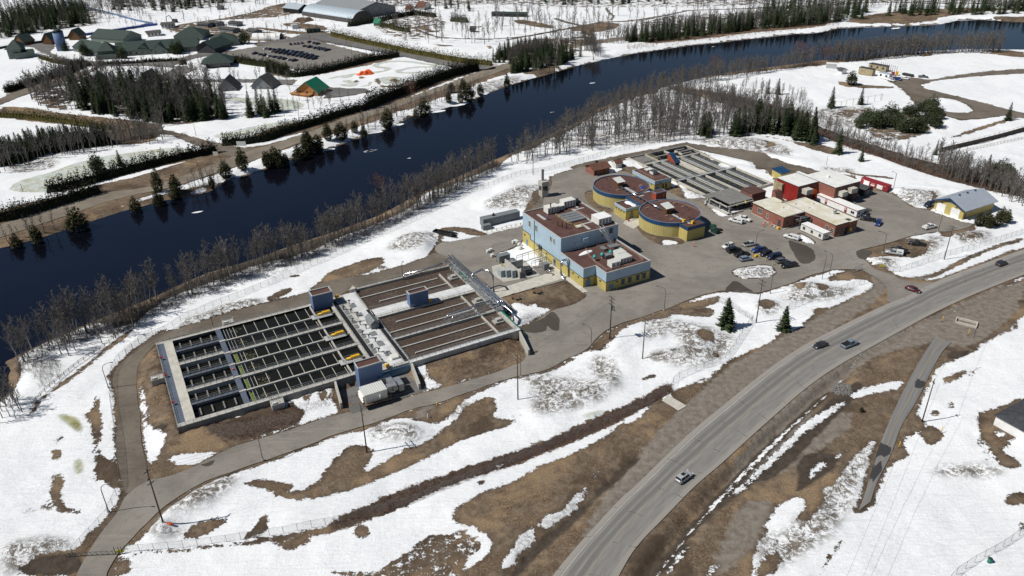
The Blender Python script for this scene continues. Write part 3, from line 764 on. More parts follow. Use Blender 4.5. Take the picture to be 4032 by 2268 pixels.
# ---------- what covers the ground: ('+' snow | '-' bare and one painted fence shadow | 'k' patchy)
SNOW_OPS=[('-',"J 1000 40 930 70 860 130 800 220 790 300 810 450 830 650 860 860 900 900 1100 830 1300 740 2012 500; K 500 470 960 330 1120 280; B 1740 860 1690 800 1640 650 1500 560 1560 500; C 130 1180 600 1060 830 1000 1130 1240 1060 1300 980 1356; B 2020 660 1850 770 1730 830 1300 240 1190 240"),('+',"J 815 335 850 335 865 470 885 580 985 620 985 655 940 720 930 760 880 797 850 760 825 640 812 450"),('+',"J 975 765 1050 740 1200 720 1320 708 1270 745 1180 778 1060 803"),('+',"J 1245 553 1330 530 1468 487 1472 515 1400 545 1300 553"),('+',"J 1345 683 1500 640 1650 590 1740 560 1790 520 1800 470 1570 468 1620 420 1760 430 1830 370 1950 350 1960 440 2004 490 1960 510 1800 570 1600 640 1400 697"),('-',"J 1790 420 1830 400 1845 430 1800 450"),('-',"J 1700 450 1740 440 1745 480 1700 490"),('-',"J 1880 390 1930 380 1940 430 1890 430"),('+',"B 880 1145 985 1122 1000 1190 1060 1250 1138 1270 1100 1290 1040 1300 1000 1340 968 1332 1010 1260"),('+',"B 1678 600 1760 610 1850 640 1870 605 1900 640 2028 660 1960 700 1850 770 1720 812 1695 760"),('-',"V -40 1005 20 985 60 930 45 900 60 880 110 852 141 836 230 808 319 830 394 762 496 722 582 692 657 662 758 643 859 594 956 560 1040 520; G 1300 1440 1440 1425 1600 1345 1860 1250; H -30 1215 80 1148 180 1128 300 1058 390 1018 480 985 620 880 800 800 1000 722 1160 680 1120 640 900 680 600 830 440 940 300 1000 0 1100; V 1000 480 900 530 600 640 300 740 60 840 -40 860"),('-',"J 170 480 200 430 330 330 470 230 600 120 740 20 780 -10 800 0 700 70 560 180 430 290 300 370 220 440 190 500"),('-',"A 1310 320 1440 280 1560 220 1718 195 1718 240 1650 250 1560 300 1440 330"),('-',"B 120 450 140 400 250 330 400 290 520 240 650 235 640 290 560 340 440 380 300 400 250 420"),('-',"A 930 470 990 440 1060 400 1120 395 1100 430 1000 470 950 490"),('-',"A 1090 320 1150 305 1155 322 1110 326"),('-',"B 600 310 660 300 668 328 610 330"),('-',"J 480 485 530 490 560 400 580 380 590 500 605 560 590 650 570 700 620 760 690 780 700 850 690 960 640 910 600 880 560 880 560 720 545 600 520 520"),('-',"J 320 850 360 850 370 940 355 1020 430 1060 490 1070 440 1080 340 1070 300 1000 310 920"),('-',"J 300 710 350 705 360 760 320 765"),('-',"J 330 620 365 630 365 670 335 660"),('-',"J 160 1055 185 1045 180 1080 158 1078"),('-',"J 245 1030 280 1015 300 1050 255 1060"),('-',"J 120 1449 100 1410 200 1350 300 1310 400 1300 560 1300 500 1449; J 760 1449 770 1360 700 1330 660 1449"),('-',"J 440 1320 480 1250 560 1170 640 1090 700 1000 730 950 750 1000 560 1300"),('-',"K 0 710 180 655 320 605 450 555 560 535 700 485 860 425 1000 385 1150 355 1290 280 1380 240 1430 180 1520 120 1823 20 1823 70 1700 80 1560 120 1520 200 1440 260 1360 235 1290 300 1180 360 1040 385 960 400 800 465 700 520 640 600 560 640 480 630 420 600 300 620 200 665 0 712"),('-',"J 2012 600 1850 680 1600 775 1300 880 1150 960 1000 1060 920 1150 860 1210 760 1290 740 1280 820 1180 950 1050 1100 950 1300 850 1850 655 2012 595"),('-',"K 0 1020 200 965 400 875 600 770 800 690 1020 622 890 605 870 590 885 560 880 495 820 495 700 560 690 600 640 640 560 700 500 740 440 760 380 780 300 835 200 890 175 885 240 785 190 757 120 742 60 790 0 850"),('-',"J 1420 900 1530 870 1650 895 1740 905 1700 965 1850 920 1940 800 2012 740 2012 965 1800 1005 1650 985 1580 940 1530 930"),('-',"J 1085 1222 1100 1180 1200 1112 1350 1112 1340 1140 1180 1225"),('-',"J 1430 1240 1590 1190 1580 1080 1530 1120 1470 1200"),('-',"J 1620 1250 1800 1210 1850 1240 1720 1300 1640 1280"),('-',"K 0 1215 0 1150 200 1062 400 972 600 902 800 842 1000 772 1200 702 1400 602 1600 522 1823 400 1823 470 1650 570 1480 655 1200 765 1000 850 800 905 600 970 430 1060 200 1150"),('k',"K 640 1130 690 1200 500 1200 350 1340 200 1420 0 1380 -60 1460 300 1500 900 1500 700 1440 870 1270 700 1160",-.25),('-',"K 1823 430 1650 560 1480 700 1300 790 1080 880 1000 940 840 990 700 1060 640 1130 690 1170 760 1180 830 1225 880 1275 840 1340 760 1390 690 1440 680 1600 1500 1650; M 60 1400 300 1050 600 700 1000 300 1300 60; L 1500 560 2467 200 2467 -60 2200 55 2100 110 1900 165 1760 165 1640 125 1560 60 1450 90 1240 130 1220 180 1280 165 1460 158 1515 185 1500 225 1330 300 1250 335 1100 400 1040 475 905 505 880 545 760 605 600 665 500 760 350 830 100 900; K 1823 520"),('+',"K 1115 1170 1180 1100 1240 1100 1290 1030 1370 975 1387 1000 1290 1095 1200 1165 1140 1205"),('+',"K 965 1320 1000 1250 1080 1175 1102 1245 1020 1315 960 1400 910 1418 930 1350"),('+',"K 1555 622 1640 560 1718 530 1700 562 1610 642"),('+',"K 1400 905 1420 903 1415 918"),('+',"K 1430 880 1455 880 1445 893"),('+',"K 880 850 960 830 900 862"),('+',"L 370 820 430 790 495 757 480 790 400 825"),('-',"K 115 1210 150 1170 205 1180 200 1240 150 1250"),('-',"K 1650 400 1735 368 1740 380 1670 405"),('-',"K 790 925 830 930 835 960 800 962"),('-',"L 380 500 450 490 510 530 500 570 430 565 390 530"),('-',"L 490 640 520 622 540 640 515 660"),('-',"L 30 790 130 758 130 775 60 798"),('-',"L 780 310 830 298 900 320 880 350 820 365 780 345"),('-',"L 1000 190 1080 195 1070 235 1020 240"),('-',"L 1130 200 1230 210 1235 240 1160 240"),('-',"L 190 370 300 340 420 330 500 345 500 395 400 400 300 385"),('-',"L -20 430 100 420 330 350 500 325 560 260 440 290 250 325 100 380"),('-',"L 1120 350 1180 335 1250 350 1220 385 1140 385"),('-',"L 600 480 620 470 650 490 640 500"),('-',"M 60 1400 300 1060 640 700 1000 340 1300 60; L 1480 560 1560 470 1750 440 2000 380 2467 150 2600 100 2600 360 2430 400 2380 480 2200 560 2160 620 1980 690 1890 740 1830 850 1780 1020 1840 1060 1850 1110 1730 1140 1700 1200; M 1820 500 1680 560 1590 700 1520 790 1500 720 1480 640 1350 650 1280 760 1200 870 1120 940 1060 940 1140 820 1090 760 970 800 850 960 880 1000 780 1130 780 1400"),('+',"M 1420 80 1560 30 1790 -10 1770 40 1700 65 1560 85 1440 118"),('+',"M 640 745 760 640 880 520 980 420 1035 375 1090 300 1200 220 1330 160 1400 125 1400 140 1330 205 1240 260 1120 340 1040 425 940 515 900 560 800 640 700 730 650 765"),('+',"M 1600 370 1622 420 1570 560 1515 690 1520 790 1400 950 1350 1040 1240 1300 780 1300 785 1130 880 1000 850 955 970 800 1095 760 1140 820 1060 940 1120 940 1200 870 1280 760 1215 745 1350 650 1430 520"),('+',"M 1285 530 1400 455 1410 470 1330 525"),('+',"M 1150 600 1240 530 1280 540 1200 600 1160 665"),('+',"M 230 1250 330 1110 360 1090 250 1230 200 1300"),('+',"M 460 1270 570 1195 540 1250 480 1300"),('-',"M 780 1300 860 1160 950 1120 975 1180 900 1291"),('-',"M 1360 1060 1385 1040 1370 1075 1250 1230 1220 1291"),('-',"M 2260 220 2330 200 2430 170 2560 110 2650 130 2650 330 2560 330 2440 460 2576 560 2500 570 2440 580 2370 470 2280 340"),('-',"M 1890 320 1960 290 2040 340 2050 380 1950 435 1900 370"),('-',"M 2450 770 2576 720 2650 800 2450 830"),('-',"M 2530 970 2576 940 2600 1010"),('-',"M 1955 225 1990 195 2030 210 1980 240"),('-',"M 2080 150 2110 140 2110 175 2085 180"),('k',"M 1920 690 2200 665 2240 690 2100 710 1930 720",-.2),('k',"M 1720 1150 1900 1050 2120 930 2130 945 1900 1090 1740 1180",-.1),('k',"M 2240 330 2330 350 2430 560 2260 530",.3),('-',"L 1950 800 2000 765 2080 740 2110 750 2050 790 1960 825"),('k',"L 2100 720 2250 680 2260 700 2110 820",.0),('k',"L 2180 560 2300 470 2440 420 2450 470 2300 520 2200 600",-.2),('+',"M 2375 350 2410 320 2470 365 2390 365"),('+',"M 2420 460 2460 430 2600 510 2600 540 2480 490"),('-',"E 1180 830 1290 780 1440 750 1620 700 1750 720 1810 770 1760 850 1600 870 1440 850 1300 880"),('-',"E 1870 660 1950 650 2180 600 2190 640 2000 680 1900 690"),('-',"E 1880 670 1960 660 2010 700 1960 712 1900 700"),('k',"E 1960 700 2190 650 2300 700 2200 740 2000 750",.15),('-',"E 1500 1000 1600 1060 1800 1050 2100 900 2300 800 2576 730 2576 700 2400 745 2100 860 1950 940 1800 1010 1620 1035"),('-',"E 1480 400 1600 440 1640 460 1780 470 1830 360 1780 320 1840 340 1860 400 1820 490 1600 480"),('+',"E 1480 350 1560 330 1700 330 1800 340 1830 380 1780 420 1700 455 1630 448 1600 420 1520 385"),('-',"E 1230 230 1500 340 1490 360 1220 260"),('-',"E 1080 145 1250 185 1400 190 1500 210 1495 220 1380 205 1240 200 1110 165"),('-',"C 1090 160 1190 120 1190 300 1400 340 1400 480 1110 260"),('-',"C 430 480 640 400 700 100 760 90 760 0 600 60 620 200 500 200 560 250 440 330"),('-',"D 100 640 200 560 240 560 240 650 340 760 460 770 440 850 180 760"),('-',"D 660 950 730 910 1150 1060 1240 1125 1180 1165 900 1150 780 1080"),('+',"D 950 1100 1050 1098 1140 1120 1130 1145 1050 1160 990 1150"),('-',"D 560 200 640 300 1060 560 1160 470 1560 640 1560 760 1400 780 1160 680 1000 600 640 400 400 240"),('+',"D 1150 500 1200 500 1260 590 1440 645 1440 660 1240 665 1200 620"),('+',"D 530 255 600 250 690 300 640 322 560 310"),('-',"D 400 235 900 120 1230 60 1400 120 1900 300 2180 420 2200 500 1340 120"),('+',"D 1300 110 1400 110 1800 210 1960 240 1990 330 2190 450 2180 475 1800 350 1400 170"),('-',"E 400 100 500 200 540 240 700 180 860 150 820 130 560 80 420 90"),('+',"E 500 118 560 120 560 130 505 135"),('-',"I 600 1050 700 1080 700 1100 620 1115 660 1090"),('+',"E 380 130 500 190 520 240 440 200"),('-',"B 1040 190 1100 60 1060 0 1300 -20 1500 40 1480 70 1380 130 1260 110 1200 60 1180 0"),('+',"B 1170 0 1300 40 1380 60 1480 60 1380 90 1230 115 1215 100 1260 60"),('-',"C 560 150 620 130 640 240 500 220"),('+',"C 145 860 200 820 230 840 210 880 160 880"),('+',"C 440 960 520 970 560 950 630 930 620 900 560 890 600 860 540 810 500 820 520 880 450 940"),('-',"I 60 650 400 740 800 860 1100 980 1500 1110 1800 1210 2100 1270 2300 1320 2576 1400 2650 1449 2650 1500 2300 1440 1900 1330 1500 1190 1200 1090 1000 1000 700 880 300 760"),('-',"I 350 1000 700 1040 860 1070 1100 1100 1240 1170 1060 1160 800 1060 600 1020 340 1040"),('k',"I 1100 830 1400 800 1500 830 1300 900 1100 900",-.1),('-',"I 1170 610 1340 640 1600 650 1580 670 1300 660 1180 640"),('k',"I 1300 960 1700 800 1950 950 1800 1060 1500 1080",-.3),('k',"H 620 880 1000 720 1300 640 1700 700 2100 900 2300 1000 1700 1020 1400 1050 1000 1080 700 1100 450 1150 150 1250",.75),('-',"H 1180 640 1400 600 1700 560 2100 520 2576 470 2576 440 2000 480 1500 530 1100 600"),('-',"I 900 470 1250 470 1600 420 2000 395 2576 400 2576 440 2300 400 1900 385 1200 430"),('-',"I 2200 380 2400 400 2576 440 2576 380"),('-',"H 1180 640 1300 700 1600 760 1900 800 2300 900 2300 860 1800 740 1500 680"),('-',"D 2010 20 2180 60 2190 80 2080 115 2040 105 2120 70"),('-',"I 2100 1000 2600 850 2600 870 2000 1060"),('k',"J 950 1330 1500 1280 2012 1120 2012 1449 900 1449; K 300 1449 600 1200 560 1100 200 1230 0 1300",1.3),('k',"J 0 520 330 500 380 700 300 1000 100 1000 0 900",2.1),('k',"L 0 450 600 400 700 600 200 800 0 800",2.0),('-',"J 1400 1248 1700 1205 2012 1130 2012 1180 1700 1238 1410 1268"),('-',"J 800 1312 1100 1288 1410 1250 1410 1262 1100 1300 800 1322"),('-',"V -60 540 250 470 400 428 530 385 700 360 900 300 1060 235 1190 190 1310 150 1330 170 1240 200 1060 265 900 320 700 380 600 420 350 500 100 590 0 615 -60 640"),('-',"V 0 600 200 545 400 490 540 460 650 435 760 395 860 370 1000 310 1180 250 1280 210 1300 190 1400 160 1400 185 1290 220 1180 265 1000 325 860 380 760 408 650 445 540 475 400 508 200 567 0 627"),('+',"G 500 1110 720 1020 780 960 860 940 760 1000 700 1060 560 1120"),('+',"G 860 940 980 900 1060 850 1180 820 1200 880 1100 930 990 975 900 1000"),('+',"G 1270 790 1420 730 1500 740 1440 800 1330 850"),('+',"G 1650 640 1900 560 1960 540 2050 580 1900 640 1740 690 1660 680"),('+',"F 1560 1400 1400 1449 1500 1449 1580 1420"),('+',"G 0 1230 60 1230 60 1290 0 1300"),('+',"H 0 560 150 560 300 545 180 590 0 615"),('+',"H 560 470 800 400 950 390 940 420 700 470 600 490"),('+',"H 950 360 1300 320 1700 300 1680 315 1300 350 1000 385"),('+',"I 0 330 100 315 400 303 300 320 0 350"),('+',"I 1040 225 1200 200 1190 212 1060 243"),('+',"I 1930 110 2100 100 2260 140 2150 150 2000 180 1940 150"),('k',"H 0 560 0 330 300 270 600 320 500 480 200 560",-.3),('k',"F 200 700 300 640 700 540 800 620 1000 600 1300 620 1600 640 1700 760 1760 860 1700 900 1400 950 1200 950 800 860 620 850 600 740 500 850 250 800",-.5),('-',"F 0 800 200 810 500 860 830 890 1200 930 1210 1000 1150 1080 800 1100 400 1100 0 1250 0 1180 200 1060 500 1010 830 985 600 950 0 890"),('+',"F 560 740 650 725 640 790 590 800"),('-',"F 1600 1100 2100 1020 2576 830 2576 870 2100 1060 1700 1110"),('-',"G 0 1000 400 900 860 820 860 850 500 970 0 1090"),('-',"F 400 1449 700 1350 1100 1260 1640 1130 1660 1160 1200 1260 800 1360 500 1449"),('-',"V 0 540 150 495 300 450 320 460 150 512 0 560"),('-',"G 580 240 800 300 1100 350 1400 420 1790 470 1780 500 1500 480 1100 390 800 330 570 280"),('-',"G 860 800 1000 710 1200 640 1500 540 1690 510 1690 540 1500 600 1200 720 1000 790 880 830"),('-',"G 100 520 300 570 600 510 1090 410 1100 440 600 545 300 590 90 560"),('-',"F 30 690 350 580 640 480 700 490 640 520 360 620 60 715"),('-',"F 300 420 540 480 690 470 690 500 540 500 310 455"),('k',"G 1780 380 2200 290 2576 260 2576 330 2100 420 1800 480",-.4),('k',"H 800 130 1200 250 1900 240 2576 170 2576 60 1900 90",.1),('-',"H 900 250 1400 240 1900 200 2400 170 2400 200 1900 240 1500 290 1000 340"),('-',"I 1200 180 1900 170 1950 120 2576 60 2650 130 2270 120 2576 170 2650 160 2650 60 1900 60 1300 120"),('-',"H 460 230 560 180 820 165 850 210 640 250 520 235"),('-',"H 540 240 650 245 640 265 560 260"),('-',"G 1940 150 2060 150 2300 205 2200 215 2000 180"),('-',"G 1600 205 1740 195 1700 210"),('-',"G 1340 330 1540 345 1440 355"),('-',"G 1200 200 1340 180 1300 210 1380 240 1280 230"),('-',"G 1740 350 1800 345 1790 370"),('-',"G 200 170 500 185 580 220 400 250 380 210 240 200"),('-',"G 330 150 420 150 400 170 340 180"),('-',"G 0 200 400 245 560 230 560 250 400 270 0 215"),('k',"F 1400 170 2300 120 2300 20 2100 20 1800 120 1200 200 1300 260 2000 330 2300 270 1700 200",-.8),('k',"G 900 150 1400 80 1500 200 1200 330 900 240",.1),('k',"F 850 60 1400 60 2000 0 2300 -30 700 -40",.3),('k',"F 0 0 700 -20 820 180 560 200 200 260 0 300",.2),('k',"G 900 -20 2000 -20 2576 -10 2576 60 1500 30 900 60",.2),('k',"H 0 -20 2576 -20 2576 20 1600 50 1000 60 200 60",.4),('k',"I 0 -30 2700 -30 2700 40 1500 20 0 50",.2),('-',"F 480 1 640 50 1050 160 1200 190 600 280 640 260 1150 180 1000 150 700 80"),('-',"G 780 580 820 575 840 590 790 595"),('-',"G 740 610 790 600 780 625"),('-',"G 920 600 950 590 960 640 990 650 1140 640 1150 580 1150 650 980 665 930 630"),('-',"G 1020 600 1080 590 1090 620 1040 625"),]  # thin '-' strip along the lower left fence paints its shadow as earth
DIRTY_OPS=["K 200 680 260 630 400 630 500 680 480 740 300 740 210 720","K 1020 400 1200 380 1500 430 1500 500 1350 560 1100 610 1050 560 1100 470","K 1380 270 1500 280 1560 400 1540 480 1400 400","L 120 410 330 430 520 480 640 530 640 600 460 720 300 720 60 690 60 620 300 600 250 520 120 450","L 760 300 900 300 950 340 860 400 760 380","L 960 190 1240 190 1240 250 980 250","J 940 1060 1200 920 1400 830 1420 900 1300 1000 1150 1080 1000 1100","J 860 1230 920 1140 1060 1130 1100 1200 960 1240","C 0 340 30 240 300 150 480 100 640 60 640 300 450 330 200 340","B 660 170 820 60 1060 30 1110 90 1000 160 900 200 700 190","A 320 680 400 600 700 490 940 470 930 500 650 570 450 640","J 0 1250 400 1200 440 1290 300 1330 100 1449 0 1449","E 1300 880 1420 860 1560 880 1540 960 1400 950","E 1720 700 1870 680 1950 740 1820 850 1740 860","E 1960 640 2200 640 2330 680 2250 760 2000 750","E 1480 330 1860 300 1900 400 1700 460 1600 420","K 1700 60 1823 40 1823 180 1650 200","K 640 540 760 500 760 560 640 620","K 1000 380 1180 350 1180 420 1050 440","E 150 990 200 950 500 930 550 990 500 1030 250 1050","K 1120 1170 1240 1090 1290 1020 1390 970 1390 1010 1140 1210","K 960 1400 1000 1250 1080 1175 1110 1240","M 640 745 1030 400 1390 130 1400 150 1050 400 700 730","V 1950 760 2000 720 2180 720 2100 760","M 1000 1000 1300 600 1600 380 1620 420 1400 950 1100 1200 800 1290 800 1000","I 0 1040 700 1040 900 1180 600 1160 200 1100","I 1000 1250 1400 1280 1100 1320","D 1150 500 1440 650 1300 680","B 1700 720 1880 740 1960 700 1720 820","F 0 1230 300 1150 500 1250 100 1320","H 450 1040 1400 900 1400 1050 500 1130","I 1000 800 1500 800 1500 960 1000 960","G 1650 640 2050 550 1950 640 1700 700","F 1650 380 1780 440 1900 450 2050 500 1800 460","M 1980 560 2250 540 2440 560 2450 640 1960 640"]
ICE_OPS=["F 60 1449 100 1380 400 1290 650 1205 950 1155 1300 1105 1490 1130 1450 1175 1100 1270 700 1380 300 1460","F 1700 735 1900 740 2050 735 2300 770 2290 820 2100 845 1900 785 1720 760","F 1600 1030 1640 1015 1900 955 2240 895 2200 935 1900 1005 1700 1055","J 335 495 400 500 460 530 490 580 475 612 430 600 380 540","J 450 780 475 765 480 840 458 850","G 950 590 1000 575 1120 580 1145 600 1120 625 990 640 960 620","K 1340 590 1420 565 1500 570 1380 610"]
ICE_LINES=[("G 590 590 700 565 860 550 1000 535 1020 515 930 505 910 490 990 465 1150 458 1260 480 1380 492 1340 505 1230 505 1110 525 1080 540 1130 552 1330 540",3.4),("G 640 580 700 585 740 570",2),("G 880 620 870 645 820 650",1.5),("G 700 610 760 625 740 650 680 640",5)]
GRAVEL_OPS=["K 1240 1500 1400 1100 1640 800 1823 600; L 600 700 800 600 1100 420 1500 230 1600 250 1200 520 700 850 300 1200 0 1500","L 1500 1000 900 1449 500 1449 1000 900 1400 620 1700 480 2467 130 2467 330 2100 420 1900 560 1700 600 1500 660 1300 800 1000 1040","M 700 800 900 780 930 880 850 960 780 1130 560 1291 500 1260 600 1000","L 1650 100 1760 160 2100 110 2467 10 2467 40 2000 170 1700 160","L 1450 60 1600 180 1580 260 1400 320 1520 190","D 1100 500 1560 640 1560 780 1300 760","L 1700 480 1900 540 2050 600 2200 560 2400 380 2467 300 2100 400","C 620 200 760 60 640 320 500 400","K 600 450 560 540 480 620 430 600"]
RUST_OPS=["I 60 650 400 740 800 860 1100 980 1500 1110 1800 1210 2100 1270 2650 1400 2650 1500 2300 1440 1900 1330 1500 1190 1200 1090 1000 1000 700 880 300 760","K 0 1150 400 972 800 842 1200 702 1600 522 1823 400 1823 470 1480 655 1000 850 430 1060 0 1215","M 60 1291 500 780 1000 280 1280 30 1330 60 900 420 500 830 150 1291","H 0 1100 480 960 1000 700 1200 640 1200 690 480 1010 0 1215","A 0 800 200 500 700 300 1700 0 1700 -40 600 260 0 620","J 1200 560 1450 560 1750 480 1780 540 1500 640 1250 660"]
WET_OPS=["M 30 1300 240 1050 480 775 740 500 980 285 1250 40 1320 60 1050 320 820 560 570 830 340 1080 170 1300","K 900 1500 1100 1250 1250 1140 1450 950 1640 790 1655 815 1470 990 1270 1200 1150 1290 960 1500","A 0 800 200 500 700 300 1700 0 1700 -40 600 220 0 620","H 0 1100 480 960 1000 700 1200 640 1200 690 480 1010 0 1215","F 200 700 700 560 1600 640 1760 860 1200 950 620 850","F 0 1180 830 985 1200 950 1150 1080 400 1100 0 1250","I 60 650 800 860 1500 1110 2100 1270 2650 1400 2650 1500 1900 1330 1000 1000 300 760","V 22 905 300 785 700 655 640 690 300 850 60 960","L 700 1449 1100 1050 1400 780 1480 860 1200 1100 900 1449","M 200 1200 500 880 800 600 1000 420 860 620 500 900 250 1240","J 880 590 980 560 1000 600 900 640","M 1050 560 1160 460 1400 480 1300 600 1060 760 1080 640","J 120 1449 100 1410 300 1310 500 1310 480 1449","L 1960 620 2100 600 2160 620 2000 690","E 130 1000 150 930 250 960 150 1050"]
def fields(X,Y):
 s=np.full(X.shape,9.0)
 for op in SNOW_OPS:
  d=sdf(X,Y,chaikin(poly(op[1]),1))
  if op[0]=='-':s=np.minimum(s,-d)
  elif op[0]=='+':s=np.maximum(s,d)
  else:w=sstep((d+1.5)/3.0)if chaikin and min(q[1]for q in poly(op[1]))<330 else sstep((d+6)/10);s=s*(1-w)+np.minimum(s,op[2])*w
 for nm,pts,holes,mat,z,st in SHEETS:
  d=sdf(X,Y,pts)
  for h in holes:d=np.minimum(d,-sdf(X,Y,h))
  s=np.minimum(s,-d-.7)
 for pts in(HIGHWAY,BIKE):s=np.minimum(s,-sdf(X,Y,pts)-.9)
 for c,w in GPATHS:
  m=(Y>min(p[1]for p in c)-10)&(Y<max(p[1]for p in c)+10)
  if m.any():s[m]=np.minimum(s[m],segdist(X[m],Y[m],c)-w/2-.4)
 s=np.minimum(s,-sdf(X,Y,RIVER,9)-.6)
 def acc(ops,soft=1.0):
  a=np.full(X.shape,-9.0)
  for t_ in ops:a=np.maximum(a,sdf(X,Y,chaikin(poly(t_),1)))
  return a*soft
 ice=acc(ICE_OPS)
 for t_,w in ICE_LINES:
  q=chaikin(poly(t_),2,False);m=(Y>min(p[1]for p in q)-8)&(Y<max(p[1]for p in q)+8)&(X>min(p[0]for p in q)-8)&(X<max(p[0]for p in q)+8)
  ice[m]=np.maximum(ice[m],w/2-segdist(X[m],Y[m],q)+.6)
 dirty=sstep((acc(DIRTY_OPS)+1.5)/4.0)
 return s,dirty,ice,acc(GRAVEL_OPS,.6),acc(RUST_OPS,.6),acc(WET_OPS,.6),acc(['J 340 497 400 500 460 530 485 575 478 608 455 590 400 545','J 446 785 475 760 486 835 458 850'])
def axis(pieces):
 out=[pieces[0][0]]
 for a,b,s0,s1 in pieces:
  x=a
  while x<b-1e-6:
   t=(x-a)/(b-a);x=x+s0+(s1-s0)*t;out.append(min(x,b))
 return np.array(sorted(set(round(v,3)for v in out)))
gx=axis([(-5000,-900,900,300),(-900,-300,14,3),(-300,-130,2.4,1.25),(-130,260,1.1,1.1),(260,420,1.4,2.4),(420,900,3,10),(900,5000,300,900)])
gy=axis([(-1500,60,400,8),(60,100,3,1.1),(100,300,.95,1.1),(300,560,1.3,2.2),(560,1000,2.2,4.0),(1000,1400,5,40),(1400,6000,200,900)])
GX,GY=np.meshgrid(gx,gy)
X1,Y1=GX.ravel(),GY.ravel()
vis=(Y1>85)&(Y1<1150)&(np.abs(X1)<120+.78*Y1)
fs_=[np.full(X1.shape,v)for v in(5.0,0.0,-9.0,-9.0,-9.0,-9.0,-9.0)]
for a_,v_ in zip(fs_,fields(X1[vis],Y1[vis])):a_[vis]=v_
Z1=Hbase(X1,Y1)
rs=np.random.RandomState(3)
def vnoise(X,Y,sc,seed):
 r=np.random.RandomState(seed).rand(512,512)
 u,v=X/sc,Y/sc;i,j=np.floor(u).astype(int),np.floor(v).astype(int);f,g=sstep(u-i),sstep(v-j)
 A_=lambda a,b:r[(a)%512,(b)%512]
 return(A_(i,j)*(1-f)+A_(i+1,j)*f)*(1-g)+(A_(i,j+1)*(1-f)+A_(i+1,j+1)*f)*g-.5
rough=vnoise(X1,Y1,9,1)*.45+vnoise(X1,Y1,3.4,2)*.28+vnoise(X1,Y1,1.9,4)*.14
Z1=Z1+rough*(.35+.65*np.clip(fs_[0],0,1)+fs_[1]*1.4)*np.where(sdf(X1,Y1,RIVER,4)>-1,.3,1)
pav=np.full(X1.shape,-9.0)
for nm,pts,holes,mat,z,st in SHEETS:
 d=sdf(X1,Y1,pts)
 for h in holes:d=np.minimum(d,-sdf(X1,Y1,h))
 pav=np.maximum(pav,d)
for pts in(HIGHWAY,BIKE):pav=np.maximum(pav,sdf(X1,Y1,pts))
for c,w in GPATHS:
 m=(Y1>min(p[1]for p in c)-10)&(Y1<max(p[1]for p in c)+10)
 pav[m]=np.maximum(pav[m],w/2-segdist(X1[m],Y1[m],c))
k_=sstep((-pav)/3.5)
Z1=np.where(pav>-3.5,np.minimum(Z1*k_-.02*(1-k_),Z1*k_+.05),Z1)
Z1=np.where(pav>-.6,-.06-.25*sstep((pav+.6)/1.6),Z1)
cx_=(X1*PC+Y1*PS,-X1*PS+Y1*PC)
Z1=np.where((cx_[0]>-1)&(cx_[0]<96)&(cx_[1]>179.5)&(cx_[1]<226),-1.5,Z1)
me=bpy.data.meshes.new("ground")
ny,nx=GX.shape
me.vertices.add(nx*ny)
me.vertices.foreach_set('co',np.stack([X1,Y1,Z1],1).astype(np.float32).ravel())
ii=(np.arange(ny-1)[:,None]*nx+np.arange(nx-1)[None,:]).ravel()
Q_=np.stack([ii,ii+1,ii+nx+1,ii+nx],1).astype(np.int32)
me.loops.add(Q_.size);me.loops.foreach_set('vertex_index',Q_.ravel())
me.polygons.add(len(Q_));me.polygons.foreach_set('loop_start',np.arange(0,Q_.size,4,dtype=np.int32));me.polygons.foreach_set('loop_total',np.full(len(Q_),4,np.int32))
me.polygons.foreach_set('use_smooth',np.ones(len(Q_),bool))
me.update(calc_edges=True)
for nm,a_ in zip(('snow','dirty','ice','gravel','rust','wet','pool'),fs_):
 me.attributes.new(nm,'FLOAT','POINT').data.foreach_set('value',a_.astype(np.float32))
me.materials.append(MAT['ground'])
go=bpy.data.objects.new("ground",me);COL.objects.link(go);go['kind']='structure'
print('GROUND',nx,ny)
# ---------- basins (plant coordinates)
ZT=3.0
def railing(th,pts,z,name='railing',post=2.0,h=1.05,mat='rail',parent=None,r=.045,rails=(1.0,.52)):
 m=th.mb()
 for(x0,y0),(x1,y1)in zip(pts,pts[1:]):
  L=math.hypot(x1-x0,y1-y0);n=max(1,int(round(L/post)))
  for i in range(n+1):
   t=i/n;x,y=x0+(x1-x0)*t,y0+(y1-y0)*t
   m.tube([(x,y,z),(x,y,z+h)],r,4,caps=False,smooth=False)
  for k in rails:
   m.tube([(x0,y0,z+h*k),(x1,y1,z+h*k)],r*.9,4,caps=False,smooth=False)
 return th.part(name,m,mat,parent=parent)
st=Thing('settling_basin','large open concrete settling basin with dark water lanes and grey railings','basin',26,203)
A0,A1,B0,B1=-1.6,52,179.8,225.6
m=st.mb()
m.box(A0,A1,B0,B0+.5,-.5,ZT);m.box(A0,A1,B1-.5,B1,-1,ZT);m.box(A0,A0+.35,B0+.5,B1-.5,0,ZT);m.box(A1-.5,A1,B0+.5,B1-.5,0,ZT)
st.part('outer_wall',m,'darkconcrete')
m=st.mb()
for(b0,b1)in((B0-.08,B0+1.5),(B1-1.3,B1+.05)):m.box(A0,A1,b0,b1,ZT+.002,ZT+.14)
for bc in(216.6,209.2,202.1,195.0,187.6):
 w=.62 if bc in(209.2,195.0)else.27
 m.box(16.9,51.4,bc-w,bc+w,.8,ZT+.12)
for bc in(210.2,195.4):m.box(1.6,15.4,bc-.75,bc+.75,.8,ZT+.13)
m.box(51.0,51.9,B0+1.5,B1-1.3,0,ZT+.13)
m.box(44.8,45.2,181.3,224.3,.8,ZT+.06)
st.part('lane_wall',m,'concrete',split=True)
m=st.mb();m.box(.55,1.9,B0+1.5,B1-1.3,ZT,ZT+.16);st.part('slab_edge',m,'paleconcrete')
